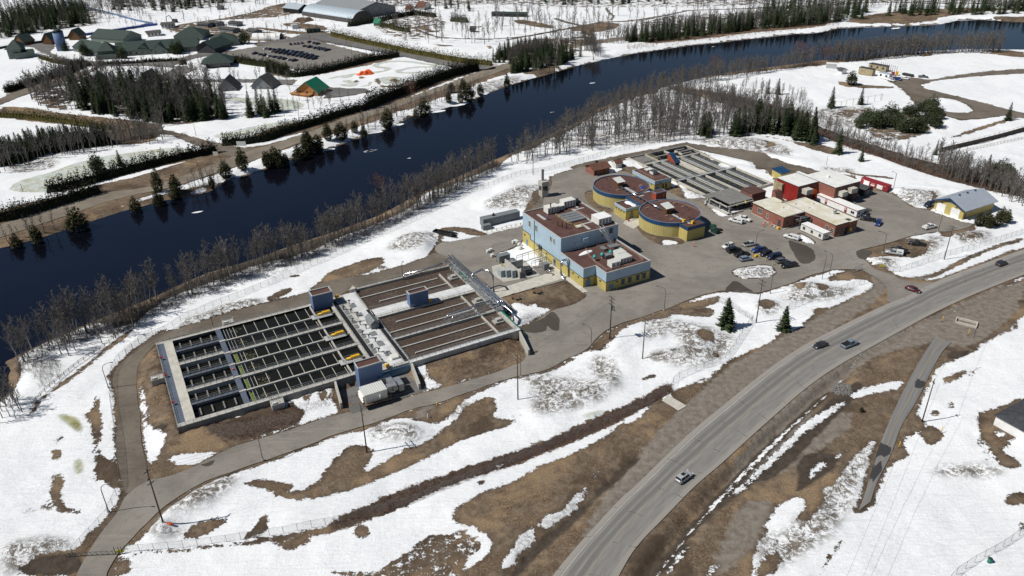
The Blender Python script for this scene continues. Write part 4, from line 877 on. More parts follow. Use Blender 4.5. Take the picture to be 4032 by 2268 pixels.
m=st.mb();m.box(1.0-2.2,.55,B0+1.5,B1-1.3,ZT-.02,ZT+.10);st.part('blue_walkway',m,'bluewalk')
m=st.mb();m.box(1.9,3.0,B0+1.5,B1-1.3,ZT-.05,ZT+.15)
st.part('slab',m,'paleconcrete')
m=st.mb();m.box(15.4,16.9,B0+1.5,B1-1.3,ZT-.05,ZT+.15);st.part('cross_walkway',m,'bluewalk')
m=st.mb()
for bc in(216.6,209.2,202.1,195.0,187.6):m.box(15.3,17.2,bc-.35,bc+.35,ZT+.16,ZT+.3)
st.part('cover',m,'paleconcrete',split=True)
m=st.mb();m.box(A0+.35,16,B0+.5,B1-.5,1.68,1.7,bot=False);m.box(16,A1-.5,B0+.5,B1-.5,2.48,2.5,bot=False);st.part('water',m,'darkwater',split=True)
m=st.mb()
for bc in(217.9,202.9,188.6):m.box(3.0,15.4,bc-.55,bc+.55,ZT-.2,ZT-.02)
st.part('grating',m,'bluewalk',split=True)
m=st.mb()
for k in range(6):
 bc=221.6-7.35*k
 for j in range(4):m.box(4.6+3.0*j,4.95+3.0*j,bc-1.4,bc+1.9,1.0,2.3)
st.part('pier',m,'darkconcrete',split=True)
for bc in(218.6,217.3,209.6,210.8,203.6,202.3,194.8,196.0,189.3,188.0):railing(st,[(3.0,bc),(15.4,bc)],ZT,post=1.5)
for bc in(208.5,209.9,194.3,195.7):railing(st,[(17.4,bc),(51,bc)],ZT,post=1.8)
railing(st,[(A0,B0+.1),(52,B0+.1)],ZT+.14);railing(st,[(A0+.2,B1-.1),(44,B1-.1)],ZT+.14);railing(st,[(A0+.1,B0+.2),(A0+.1,B1)],ZT)
railing(st,[(17.2,B0+1.5),(44.5,B0+1.5)],ZT+.14);railing(st,[(17.2,B1-1.3),(44.5,B1-1.3)],ZT+.14)
railing(st,[(51.6,181.5),(51.6,224)],ZT+.14)
m=st.mb()
for k,(b0,b1)in enumerate(((217.0,224.3),(210.1,216.2),(202.5,208.3),(195.9,201.7),(188.0,194.1),(181.3,187.2))):
 for j in range(8):
  a=20.5+3.25*j+(.9 if k%2 else 0)
  m.box(a,a+.13,b0,b1,2.54,2.64)
st.part('scraper_beam',m,'paleconcrete',split=True)
m=st.mb()
for j,(b0,b1)in enumerate(((217,224.3),(210.1,216.2),(202.5,208.3),(195.9,201.7),(188,194.1),(181.3,187.2))):
 for a in(17.7,18.6,19.5):m.box(a,a+.12,b0,b1,2.54,2.66)
st.part('weir',m,'rail',split=True)
m=st.mb();rnd=random.Random(5)
for j,(b0,b1)in enumerate(((203.2,208),(196.3,201.2),(188.5,193.5),(181.9,186.6))):
 for q in range(90):
  a,b=rnd.uniform(17.8,18.55),rnd.uniform(b0,b1);m.rbox(a,b,2.52,2.52+rnd.uniform(.05,.2),.3,.3,rnd.random()*3)
st.part('weed',m,'algae')
m=st.mb()
for j in range(9):
 a,b=rnd.uniform(20.5,25),(222,214.5,206.5,205,203.8,199,191.5,190,184)[j]
 for q in range(16):
  x,y=a+rnd.gauss(0,.7),b+rnd.gauss(0,.5);m.cyl(x,y,2.51,2.53,rnd.uniform(.12,.4),7)
st.part('scum',m,'scum')
for nm_,b in(('life_ring',215),('life_ring',205),('life_ring',190.5)):
 m=st.mb();m.cyl(-1.2,b,ZT+.8,ZT+1.15,.38,10);st.part(nm_,m,'red')
m=st.mb();m.cyl(16,199.2,ZT+.15,ZT+.7,.25,8);st.part('marker_cone',m,'orange')
for k,b in enumerate((216.4,202.2,187.4)):
 lab=('yellow drive motor on the deck bracket nearest the river','yellow drive motor on the middle deck bracket of the settling basin','yellow drive motor on the deck bracket next to the tall blue shed')[k]
 t=Thing('drive_platform',lab.replace('drive motor','motor and grey platform'),'drive platform',47.5,b,'yellow scraper drives on the settling basin')
 m=t.mb();m.box(43.4,49.8,b-1.6,b+1.2,ZT+.14,ZT+.32);m.box(45.0,49,b-.2,b+.1,ZT+.32,ZT+.5);t.part('platform',m,'lightgrey')
 m=t.mb();m.box(45.6,46.7,b-.35,b+.45,ZT+.5,ZT+1.0);m.box(46.9,49.4,b-.3,b+.55,ZT+.5,ZT+1.25)
 m.tube([(45.4,b,ZT+.8),(49.7,b+.1,ZT+.9)],.22,8);t.part('motor',m,'yellow')
 m=t.mb();m.box(45.3,45.65,b-.1,b+.3,ZT+.5,ZT+.95);t.part('switch_box',m,'black')
 railing(t,[(44.3,b+.8),(44.3,b-1.0),(49.5,b-1.0)],ZT+.32,post=1.2);railing(t,[(44.3,b+.8),(49.5,b+.8)],ZT+.32,post=1.2)
dk=Thing('equipment_deck','pale concrete service deck with hatches between the two sets of basins','deck',56,203)
m=dk.mb();m.box(52,61,178,226.5,-.3,ZT);dk.part('base',m,'concrete')
m=dk.mb()
m.box(56.6,60.4,207,226,ZT+.002,ZT+.12);m.box(54.6,59.6,179,206,ZT+.004,ZT+.13);dk.part('paving',m,'decksnow')
m=dk.mb()
m.box(52.1,53.3,180,223.5,ZT+.004,ZT+.2);m.box(60.0,60.9,179,212.5,ZT+.006,ZT+.2);dk.part('channel',m,'black',split=True)
m=dk.mb();rnd=random.Random(8)
for b in np.arange(181,225,3.2):
 m.box(53.6,54.9,b,b+2.3,ZT+.01,ZT+.15)
for b in(184,190,196.5,209.5,216):m.box(56.2,58.2,b,b+2.6,ZT+.132,ZT+.17)
dk.part('hatch',m,'midgrey',split=True)
for q in range(15):
 a,b=(53.9,56.4,55.3)[q%3]+rnd.uniform(-.2,.3),181.5+q*2.9
 m=dk.mb();m.cyl(a,b,ZT+.15,ZT+1.2,.16,8);m.box(a-.28,a+.28,b-.2,b+.2,ZT+1.2,ZT+1.65);m.cyl(a+.35,b,ZT+1.25,ZT+1.55,.2,8)
 m.tube([(a-.5,b,ZT+1.35),(a+.2,b,ZT+1.35)],.05,5)
 dk.part('valve_actuator',m,'midgrey')
m=dk.mb();m.box(57,59.2,181.2,183.4,ZT+.13,ZT+.8);dk.part('hatch_box',m,'offwhite')
railing(dk,[(52.1,178.3),(60.9,178.3)],ZT);railing(dk,[(60.6,213),(60.6,226)],ZT+.12);railing(dk,[(56.8,184),(59.4,184)],ZT+.12)
m=dk.mb();m.prism([(59,226.6),(61.5,226.6),(61.2,229)],1,ZT+1.1);dk.part('wing_wall',m,'paleconcrete')
m=dk.mb();m.box(61.15,61.55,178.7,212,ZT,ZT+.12);dk.part('cable_tray',m,'rail')
m=dk.mb();m.box(51.9,60.9,177.72,178,0.2,2.5);dk.part('blue_door',m,'bluedoor')
ae=Thing('aeration_basin','open concrete aeration basins with brown foamy water beside the pipe rack','basin',78,203)
m=ae.mb()
m.box(61,97,177.5,178.4,-.5,ZT+.1);m.box(60.6,97,227.6,228.5,-1,ZT+.1);m.box(96,97,178.4,227.6,-.5,ZT+.1)
for bc in(192.0,):m.box(61,96,bc-.55,bc+.55,.5,ZT+.1)
m.box(61,96,206.4,212.3,.5,ZT)
ae.part('outer_wall',m,'concrete',split=True)
m=ae.mb();m.box(61,96,207.6,211.9,ZT+.003,ZT+.12);m.box(61,97,177.3,178.9,ZT+.11,ZT+.2);ae.part('walkway',m,'decksnow')
m=ae.mb()
for(b0,b1)in((178.4,191.5),(192.5,206.4),(212.3,227.6)):
 m.box(61,96,b0,b1,2.3,2.35)
ae.part('water',m,'foamwater',split=True)
m=ae.mb()
for(b,a0,a1)in((182.3,64.5,90),(187.0,61,90),(196.5,61,90.5),(201.7,66,90.5),(216.7,66,91),(221.9,61,89)):
 m.box(a0,a1,b-.22,b+.22,1,2.75)
for(b0,b1)in((178.6,191.3),(192.6,206.2),(212.5,224)):m.box(90.4,90.8,b0,b1,1,ZT+.0)
ae.part('baffle_wall',m,'concrete',split=True)
for b in(186.0,200.4,219.5):
 m=ae.mb();m.box(92.2,95.4,b-1.2,b+1.2,2.4,2.9);m.box(93,94.8,b-.7,b+.7,2.9,3.7);m.box(92.4,92.7,b-1,b-.7,1,2.4);m.box(92.4,92.7,b+.7,b+1,1,2.4);ae.part('gate_box',m,'concrete')
 railing(ae,[(92.3,b-1.2),(92.3,b+1.2),(95.4,b+1.2)],2.9,post=1.2)
for pts in([(61,177.6),(97,177.6)],[(61,178.8),(96,178.8)],[(61,191.6),(92,191.6)],[(61,192.4),(92,192.4)],[(61,206.6),(92,206.6)],[(61,212.1),(92,212.1)],[(61,228.2),(97,228.2)],[(61.2,179),(61.2,191)],[(61.2,193),(61.2,206)]):
 railing(ae,pts,ZT+.1)
m=ae.mb()
for b in(180.2,194.0,204.8,213.6):m.tube([(62,b,1.7),(92,b,1.7)],.06,4);
for b in(180.2,194.0,204.8,213.6):
 for a in np.arange(63,92,1.6):m.tube([(a,b-.5,1.8),(a+.4,b+.5,1.8)],.05,4)
ae.part('hose_rail',m,'rail')
def shed(label,a0,a1,b0,b1,z0,z1,group=None,name='blue_shed'):
 t=Thing(name,label,'shed',(a0+a1)/2,(b0+b1)/2,group)
 m=t.mb();m.box(a0,a1,b0,b1,z0,z1,bot=False,top=False);t.part('wall',m,'shedblue')
 m=t.mb()
 for q in((a0-.06,a1+.06,b0-.06,b0+.22),(a0-.06,a1+.06,b1-.22,b1+.06),(a0-.06,a0+.22,b0+.22,b1-.22),(a1-.22,a1+.06,b0+.22,b1-.22)):m.box(*q,z1-.28,z1+.06)
 t.part('parapet',m,'lightgrey')
 m=t.mb();m.box(a0+.2,a1-.2,b0+.2,b1-.2,z1-.5,z1-.35);t.part('roof',m,'gravelroof')
 m=t.mb();m.box(a1-.02,a1+.05,b0+.6,b0+1.6,z0+.1,z0+2.3);t.part('door',m,'bluedoor')
 return t
shed('small blue box shed with brown roof at the river end of the deck',45.6,52.2,221.4,225.4,2.6,8.0,'blue box sheds on the basins')
shed('blue box shed standing mid walkway between the brown basins',73.0,79.4,206.9,209.6,3.0,8.0,'blue box sheds on the basins')
shed('tallest blue box shed, reaching down to the loading pad',45.0,51.8,174.3,177.7,0,8.6,'blue box sheds on the basins')
t=Thing('storage_hut','small grey gabled hut on the service deck','hut',58.7,202.9)
m=t.mb();m.gable_wall(57.5,60.0,200.3,205.3,ZT+.1,5.2,6.1,'y');t.part('wall',m,'midgrey')
m=t.mb();m.gable(57.5,60,200.3,205.3,5.2,6.15,'y',.12,.25);t.part('roof',m,'midgrey')
m=t.mb();m.box(59.98,60.05,200.8,201.7,ZT+.15,ZT+2.1);t.part('door',m,'darkgrey')
for(lab,a,b)in(('yellow box beside the river end blue shed',54.3,224.8),('yellow box beside the walkway blue shed',79.9,206.9),('yellow box beside the tallest blue shed',54.5,178.6)):
 t=Thing('equipment_box',lab,'box',a,b,'small yellow boxes by the blue sheds')
 m=t.mb();m.rbox(a,b,ZT+.5,ZT+1.3,1.3,.8,.3,.12);t.part('cabinet',m,'yellow');m=t.mb();m.cyl(a,b,ZT,ZT+.5,.12,6);t.part('foot',m,'midgrey')
for(lab,x0,y0,x1,y1)in(('sloping concrete retaining wall left of the loading pad',39.6,179.7,38.3,170.6),('sloping concrete retaining wall right of the loading pad',61.4,177.4,59.9,168.2),('sloping concrete retaining wall at the yard corner of the basins',97.0,179,94.6,168.0)):
 t=Thing('retaining_wall',lab,'wall',x1,y1)
 m=t.mb();d=.3
 i=[m.V(x0-d,y0,-.3),m.V(x0+d,y0,-.3),m.V(x1+d,y1,-.3),m.V(x1-d,y1,-.3),m.V(x0-d,y0,3.0),m.V(x0+d,y0,3.0),m.V(x1+d,y1,2.0),m.V(x1-d,y1,2.0)]
 for f in((4,7,6,5),(0,1,5,4),(1,2,6,5),(2,3,7,6),(3,0,4,7)):m.F(*[i[k]for k in f])
 t.part('slab',m,'concrete')
sheet('loading_pad',[pl2w(*p)for p in((39.9,167),(61.2,167),(61.2,178),(39.9,179.8))],[],'old_asphalt',.045)
t=Thing('air_handler','cream ribbed air handling unit on legs below the tallest blue shed','air handler',47,169.5)
m=t.mb();m.box(44.0,50.2,167.2,171.6,1.6,4.2);t.part('casing',m,'offwhite')
m=t.mb();m.box(43.9,50.3,167.1,171.7,4.2,4.45);t.part('roof',m,'ventribs')
m=t.mb()
for a in(44.2,46.2,48.2,50.0):
 for b in(167.4,171.4):m.box(a-.1,a+.1,b-.1,b+.1,0,1.6)
m.box(43.2,51.2,166.5,172.2,1.4,1.6)
for a in(44.2,46.2,48.2):m.tube([(a,167.4,.1),(a+2,167.4,1.5)],.06,4);m.tube([(44.2,167.4+.9*(a-44.2)/2,.1),(44.2,168.6+(a-44.2)/2,1.5)],.05,4)
t.part('frame',m,'wood')
m=t.mb()
for k in range(3):
 z=1.9+.75*k;m.quad((43.9,167.6,z),(43.9,171.2,z),(43.3,171.2,z+.1),(43.3,167.6,z+.1));m.quad((43.3,167.6,z+.1),(43.3,171.2,z+.1),(43.9,171.2,z+.6),(43.9,167.6,z+.6))
t.part('intake_hood',m,'offwhite')
m=t.mb();m.tube([(48,167.0,2.6),(48,166.7,2.7),(48,166.6,3.6)],.14,8);t.part('vent_pipe',m,'white')
railing(t,[(43.2,166.6),(51.1,166.6),(51.1,172.1)],1.6,post=1.3,mat='wood')
m=t.mb()
m.box(50.2,52.6,168.4,170.2,2.0,3.8);m.box(51.9,53.6,168.4,174.6,2.1,3.7);m.box(49.8,51.9,173.0,174.3,2.2,3.8);m.box(52.6,55.6,170.6,172.6,1.9,3.4);m.box(54.2,55.6,168.6,170.6,1.2,3.4)
t.part('duct',m,'galv')
m=t.mb()
for(a,b)in((52.2,170),(53.2,173.5),(55.2,169),(55.2,172.2)):m.box(a-.06,a+.06,b-.06,b+.06,0,2.1)
t.part('duct_leg',m,'wood',split=True)
for k,(a,b)in enumerate(((-3.4,206.5),(23.3,178.2),(20.0,228.0))):
 lab=('grey concrete box with railing on the left wall of the basins','grey concrete box with railing on the road side wall of the basins','railed grey landing on the river side wall of the basins')[k]
 t=Thing('valve_chamber',lab,'chamber',a,b,'railed concrete boxes along the basin walls')
 m=t.mb();m.box(a-1.7,a+1.7,b-1.3,b+1.3,0,3.05);t.part('box',m,'concrete')
 railing(t,[(a-1.6,b+1.2),(a-1.6,b-1.2),(a+1.6,b-1.2),(a+1.6,b+1.2),(a-1.6,b+1.2)],3.05,post=1.0)
 m=t.mb();m.box(a-1.4,a-.2,b-1,b-.2,3.05,3.5);t.part('lid',m,'offwhite')
t=Thing('pipe_rack','long rack of silver pipes on steel frames at the yard end of the basins','pipe rack',98,205)
m=t.mb()
for dx,r in((0,.42),(.95,.22),(1.5,.16)):
 m.tube([(97.0+dx,230,5.8),(97.0+dx,192.5,5.8),(97.0+dx,190.6,5.2)],r,10)
m.tube([(79,227.2,4.3),(93,227.4,4.3),(94.5,227.8,5.2),(97.2,229.2,5.8)],.22,8);m.tube([(79,227.8,4.2),(94,228.4,4.2)],.16,8)
m.tube([(79,227.2,4.3),(78.2,227.2,3.0)],.22,8)
m.tube([(97,212,5.8),(98.5,212.2,6.4),(101.5,212.6,7.0),(103,210.6,7.0),(103.4,208,6.2),(103.4,207.6,.1)],.34,10)
m.tube([(97,195.5,5.4),(95,195,5.0),(80.5,194.0,4.8),(79.2,194.0,3.2)],.28,10);m.tube([(97,194,5.2),(95,193.3,4.8),(81.5,192.6,4.6),(80.2,192.6,2.9)],.22,10)
m.tube([(97.3,190.6,5.2),(98.6,189.4,4.6),(98.8,186,4.4),(98.6,184.6,2)],.3,10)
t.part('pipe',m,'steel',split=True)
m=t.mb()
for b in np.arange(192,230.5,3.1):
 for a in(96.4,98.9):m.tube([(a,b,0 if a>97 else 3),(a,b,5.3)],.09,4,smooth=False)
 m.tube([(96.2,b,5.3),(99.1,b,5.3)],.08,4,smooth=False)
for a in np.arange(80,94,2.6):
 for b in(193.9,192.8):m.tube([(a,b,3),(a,b,4.5)],.06,4,smooth=False)
 m.tube([(a,227,3),(a,227,4.2)],.06,4);m.tube([(a,228.2,3),(a,228.2,4.2)],.06,4)
for a in(96.2,99.1):m.tube([(a,192,5.3),(a,230,5.3)],.07,4,smooth=False)
t.part('frame',m,'rail')
m=t.mb();m.box(95.6,100.6,190.5,198,3.1,3.22);m.box(96,99.3,198,230,3.1,3.2);t.part('platform',m,'midgrey')
m=t.mb();rnd=random.Random(4)
for q in range(26):
 b=191+q*1.5;a=rnd.uniform(95.2,99.6);m.cyl(a,b,3.2,rnd.uniform(4.0,5.2),rnd.uniform(.12,.3),7);m.box(a-.3,a+.3,b-.2,b+.2,4.0,4.3)
t.part('valve',m,'galv',split=True)
railing(t,[(95.6,190.6),(100.5,190.6),(100.5,198),(99.4,198),(99.4,229.8),(94.5,230)],3.2,post=1.4)
for d in(.25,-.25):railing(t,[(79,193.4+d*5),(94.5,193.4+d*5)],3.1,post=1.5)
t2=Thing('steel_stair','steel stair with blue cheeks descending from the pipe rack platform','stair',101.5,190)
m=t2.mb()
m.quad((100.6,194.2,3.1),(103.8,190.4,0),(104.2,189.6,0),(100.8,193.4,3.1));m.quad((100.2,191.4,3.1),(102.6,186.4,0),(103.2,186.9,0),(100.8,191.8,3.1))
m.quad((100.6,194.2,3.1),(100.2,191.4,3.1),(102.4,186.6,0.1),(103.8,190.4,.1));t2.part('stringer',m,'darkblueband')
for k in range(9):
 m=None
m=t2.mb()
for k in range(10):
 u=k/10;a,b,z=100.9+u*1.9,192.3-u*4,3.1*(1-u);m.rbox(a,b,z,z+.05,.4,2.0,-.9)
t2.part('tread',m,'galv')
t=Thing('green_pipe','pair of green pipes on the basin wall below the pipe rack','pipe',97.5,185)
m=t.mb()
for d in(0,.4):m.tube([(97.2+d,190.5,3.0),(97.2+d,182.5,2.8),(97.4+d,178.2,2.4)],.13,6);m.tube([(97+d*.8,221,3.3),(97+d*.8,216,3.3)],.11,6)
t.part('pipe',m,'greenpipe',split=True)
# ---------- buildings of the plant
def windows(th,face,items,mat='glass',frame='offwhite',cols=2,rows=2,name='window'):
 """face: ('a', value, outward) or ('b', value, outward); items: (u0, u1, z0, z1)"""
 ax,val,o=face
 for(u0,u1,z0,z1)in items:
  m=th.mb()
  def bx(p0,p1,q0,q1,d0,d1):
   lo,hi=sorted((val+o*d0,val+o*d1))
   if ax=='a':m.box(lo,hi,p0,p1,q0,q1)
   else:m.box(p0,p1,lo,hi,q0,q1)
  f=.09
  bx(u0-f,u1+f,z1,z1+f,0,.08);bx(u0-f,u1+f,z0-f,z0,0,.12);bx(u0-f,u0,z0,z1,0,.08);bx(u1,u1+f,z0,z1,0,.08)
  for k in range(1,cols):u=u0+(u1-u0)*k/cols;bx(u-.03,u+.03,z0,z1,0,.05)
  for k in range(1,rows):z=z0+(z1-z0)*k/rows;bx(u0,u1,z-.03,z+.03,0,.045)
  fr=th.part(name,m,frame)
  m=th.mb();bx(u0,u1,z0,z1,.002,.03);th.part('pane',m,mat,parent=fr)
def doors(th,face,items,mat='bluedoor',name='door'):
 ax,val,o=face
 for(u0,u1,z0,z1)in items:
  m=th.mb();lo,hi=sorted((val,val+o*.07))
  if ax=='a':m.box(lo,hi,u0,u1,z0,z1)
  else:m.box(u0,u1,lo,hi,z0,z1)
  d=th.part(name,m,mat)
  m=th.mb();lo,hi=sorted((val+o*.07,val+o*.14));uu=u1-.2
  if ax=='a':m.box(lo,hi,uu-.05,uu+.05,z0+1.0,z0+1.12)
  else:m.box(uu-.05,uu+.05,lo,hi,z0+1.0,z0+1.12)
  th.part('handle',m,'lightgrey',parent=d)
def parapet(th,pts,z,w=.3,h=.12,ins=0.0,mat='lightgrey',drop=.25,name='parapet'):
 """raised rim following a rectilinear or round outline (counter-clockwise)"""
 n=len(pts);inner=[]
 for i in range(n):
  p0,p1,p2=pts[i-1],pts[i],pts[(i+1)%n]
  d1=(p1[0]-p0[0],p1[1]-p0[1]);d2=(p2[0]-p1[0],p2[1]-p1[1])
  l1=math.hypot(*d1);l2=math.hypot(*d2)
  n1=(-d1[1]/l1,d1[0]/l1);n2=(-d2[1]/l2,d2[0]/l2)
  k=1+n1[0]*n2[0]+n1[1]*n2[1]
  inner.append((p1[0]+(n1[0]+n2[0])*w/k,p1[1]+(n1[1]+n2[1])*w/k))
 m=th.mb()
 for i in range(n):
  j=(i+1)%n
  a,b,c,d=pts[i],pts[j],inner[j],inner[i]
  m.quad((*a,z-drop),(*b,z-drop),(*b,z+h),(*a,z+h));m.quad((*d,z+h),(*c,z+h),(*c,z-drop-.3),(*d,z-drop-.3));m.quad((*a,z+h),(*b,z+h),(*c,z+h),(*d,z+h))
 return th.part(name,m,mat),inner
def walls(th,pts,z0,z1,mat,name='wall'):
 m=th.mb();n=len(pts)
 for i in range(n):
  a,b=pts[i],pts[(i+1)%n];m.quad((*a,z0),(*b,z0),(*b,z1),(*a,z1))
 return th.part(name,m,mat)
def grow(pts,d):
 n=len(pts);out=[]
 for i in range(n):
  p0,p1,p2=pts[i-1],pts[i],pts[(i+1)%n]
  d1=(p1[0]-p0[0],p1[1]-p0[1]);d2=(p2[0]-p1[0],p2[1]-p1[1]);l1=math.hypot(*d1);l2=math.hypot(*d2)
  n1=(d1[1]/l1,-d1[0]/l1);n2=(d2[1]/l2,-d2[0]/l2);k=1+n1[0]*n2[0]+n1[1]*n2[1]
  out.append((p1[0]+(n1[0]+n2[0])*d/k,p1[1]+(n1[1]+n2[1])*d/k))
 return out
def wallpack(th,face,items):
 ax,val,o=face
 for(u,z)in items:
  m=th.mb()
  if ax=='a':q=sorted((val,val+o*.35));m.box(*q,u-.2,u+.2,z,z+.3)
  else:q=sorted((val,val+o*.35));m.box(u-.2,u+.2,*q,z,z+.3)
  th.part('wall_lamp',m,'black')
t=Thing('process_building','large pale blue and yellow two level process building with brown roofs','building',142,210)
LOW=[(131.3,195.2),(136.2,195.2),(136.2,188.8),(154.6,188.8),(154.6,210.0),(131.3,210.0)]
TALL=[(131.4,210.0),(155.8,210.0),(155.8,237.4),(131.4,237.4)]
walls(t,LOW,0,3.4,'yellowwall');walls(t,grow(LOW,.04),3.4,3.65,'navytrim','trim');walls(t,grow(LOW,.02),3.65,7.1,'palebluewall','upper_wall')
walls(t,TALL,0,12.4,'palebluewall','upper_wall')
m=t.mb();m.box(131.30,131.4,210.0,231.5,0,3.4);m.box(131.30,131.4,231.5,237.4,0,5.2);m.box(155.8,155.9,210,237.4,0,3.4);t.part('wall',m,'yellowwall',split=True)
m=t.mb();m.box(131.26,131.4,210,231.6,3.4,3.6);m.box(131.26,131.4,231.4,237.45,5.2,5.4);m.box(131.25,131.4,231.4,231.6,3.6,5.2);m.box(131.24,131.4,228.4,228.65,0,12.4);t.part('trim',m,'navytrim',split=True)
parapet(t,grow(LOW,.05),7.1);parapet(t,grow(TALL,.05),12.4)
m=t.mb();m.flat(LOW,6.8);t.part('roof',m,'gravelroof');m=t.mb();m.flat(TALL,12.1);t.part('roof',m,'gravelroof')
windows(t,('a',131.34,-1),[(214.0,215.1,8.6,10.6),(216.2,217.3,8.6,10.6),(226.6,227.9,8.6,10.8),(231.5,232.8,8.6,10.8)],rows=4)
windows(t,('b',210,-1),[(148.7,150.1,9.3,11.3),(151.9,153.3,9.6,11.6)],frame='bluetrim',rows=4)  # darker frames on the side away from the sun: shade put into colour
windows(t,('b',188.8,-1),[(142.6,143.9,1.1,3.0),(145.4,146.7,1.1,3.0),(148.8,150.1,1.1,3.0),(151.5,152.8,1.1,3.0)],frame='bluetrim',rows=3)  # same darkened frames, shade of this side put into their colour
doors(t,('b',188.8,-1),[(137.6,139.4,0,2.5)]);doors(t,('b',195.2,-1),[(132.4,134.3,0,2.5)])
doors(t,('a',131.3,-1),[(213.2,214.7,0,2.9),(233.5,234.6,0,2.4)])
m=t.mb();m.box(131.2,131.28,213.4,213.85,1.2,2.6);m.box(131.2,131.28,214.05,214.5,1.2,2.6);t.part('door_glass',m,'glass',split=True)
wallpack(t,('a',131.3,-1),[(198,2.7),(201.5,2.7),(208.5,2.7),(219.5,2.6),(235.5,3.8)]);wallpack(t,('a',136.2,-1),[(192,2.7)]);wallpack(t,('b',188.8,-1),[(140.6,2.7),(150.9,2.9)]);wallpack(t,('b',195.2,-1),[(133.4,2.9)])
m=t.mb();m.box(137,138.2,209.7,210,8.6,9.6);m.box(140.3,142.4,209.2,210,8.8,10.6);t.part('wall_vent',m,'palebluewall',split=True)
m=t.mb();m.box(131.15,131.3,204.2,204.6,0,7.1);t.part('downpipe',m,'navytrim')
def roof_units(items):
 for(lab,a0,a1,b0,b1,z0,z1,mat,nm)in items:
  t=Thing(nm,lab,'rooftop unit',(a0+a1)/2,(b0+b1)/2,'rooftop ventilation units')
  m=t.mb();m.box(a0,a1,b0,b1,z0+.25,z1-.1);t.part('casing',m,'offwhite' if mat!='midgrey' else 'midgrey')
  m=t.mb();m.box(a0-.06,a1+.06,b0-.06,b1+.06,z1-.1,z1);t.part('lid',m,mat)
  m=t.mb()
  for a in(a0+.2,a1-.2):
   m.box(a-.12,a+.12,b0+.1,b1-.1,z0,z0+.25)
  t.part('skid',m,'darkgrey',split=True)
  m=t.mb();n=max(1,int((a1-a0)/1.2))
  for k in range(n):
   u=a0+(a1-a0)*(k+.5)/n;m.box(u-.3,u+.3,b0-.05,b0,z0+.5,z1-.4)
  t.part('louvre',m,'midgrey',split=True)
roof_units([('long white rooftop unit on the river corner of the tall roof',138.6,143.6,230.9,234.2,12.1,14.7,'offwhite','rooftop_unit'),('white rooftop unit nearest the far corner of the tall roof',146.8,152.0,232.8,236.0,12.1,14.9,'offwhite','rooftop_unit'),('low white rooftop unit between the two long ones',143.8,146.6,231.9,234.2,12.1,14.0,'offwhite','rooftop_unit'),('grey blue rooftop box at the far edge of the tall roof',152.2,154.6,234.9,237.0,12.1,14.2,'midgrey','rooftop_unit'),('wide white rooftop unit next to the roof stair',149.0,154.6,212.6,217.6,12.1,14.9,'white','rooftop_unit'),('ribbed white rooftop unit nearest the front parapet of the low roof',139.8,143.2,190.9,193.6,6.8,9.0,'ventribs','rooftop_unit'),('ribbed white rooftop unit in the middle of the low roof group',144.2,149.0,192.0,195.6,6.8,9.0,'ventribs','rooftop_unit'),('ribbed white rooftop unit at the back of the low roof group',145.9,149.4,195.9,198.9,6.8,9.0,'ventribs','rooftop_unit'),('grey rooftop duct box behind the teal caps',142.2,145.2,198.2,200.0,6.8,8.0,'midgrey','rooftop_unit')])
for k,(a,b)in enumerate(((138.4,199.2),(141.6,199.3),(145.3,199.5),(149.6,199.6))):
 t=Thing('roof_ventilator',('leftmost teal capped roof ventilator','second teal capped roof ventilator from the left','third teal capped roof ventilator from the left','rightmost teal capped roof ventilator')[k],'ventilator',a,b,'teal capped roof ventilators')
 m=t.mb();m.cyl(a,b,6.8,7.9,.2,8);t.part('stem',m,'lightgrey');m=t.mb();m.cyl(a,b,7.9,8.7,.62,12,.6);m.cyl(a,b,8.7,8.95,.6,12,.2);t.part('cap',m,'teal')
for k,(a,b)in enumerate(((137.6,216.6),(136.9,218.3),(136.3,220.2),(135.9,227.2),(139.9,231.2))):
 t=Thing('exhaust_stack',('nearest of the three brown exhaust stacks on the tall roof','middle of the three brown exhaust stacks on the tall roof','farthest of the three brown exhaust stacks on the tall roof','grey blue mushroom vent on the left of the tall roof','tall thin black stack beside the long rooftop unit')[k],'stack',a,b,'stacks on the tall roof')
 h=(2.4,2.4,2.2,1.5,4.2)[k];mt=('brownwood','brownwood','brownwood','shedblue','black')[k]
 m=t.mb();m.cyl(a,b,12.1,12.1+h,.2,8);t.part('pipe',m,mt);m=t.mb();m.cyl(a,b,12.1+h*.45,12.1+h*.55,.3,8);m.cyl(a,b,12.1+h-.15,12.1+h+.1,.32,8);t.part('collar',m,mt,split=True)
t=Thing('skylight','sloping grey ribbed skylight panels in the middle of the tall roof','skylight',143.5,224)
m=t.mb()
for k in range(4):b=220.2+2.0*k;m.box(141,148.6,b,b+1.7,12.1,12.75)
t.part('panel',m,'midgrey',split=True)
railing(t,[(140.4,228.6),(140.4,219.6),(141.2,218.6)],12.1,mat='paleyellow');railing(t,[(149,229),(149.3,219.2)],12.1,mat='railred')
t=Thing('roof_hatch','roof hatch inside a yellow guard rail','hatch',142.4,215.6)
m=t.mb();m.box(141.5,143.4,214.8,216.6,12.1,12.6);t.part('lid',m,'offwhite');railing(t,[(141.1,214.4),(143.8,214.4),(143.8,217),(141.1,217),(141.1,214.4)],12.1,mat='paleyellow',post=1.3)
t=Thing('roof_walkway','pale paver walkway strips laid on the brown roofs','walkway',145,218)
m=t.mb()
for q in((144.2,145.3,212,216.6),(143.8,150,216.8,217.5),(148.9,149.7,217.5,231),(134.9,136.0,227.5,233.2),(149.8,153.8,229.4,230.2),(151.5,152.4,231,236)):m.box(*q,12.1,12.2)
t.part('paver',m,'lightgrey',split=True)
t=Thing('roof_guard','reddish guard rail curving round the units of the low roof','railing',146,195)
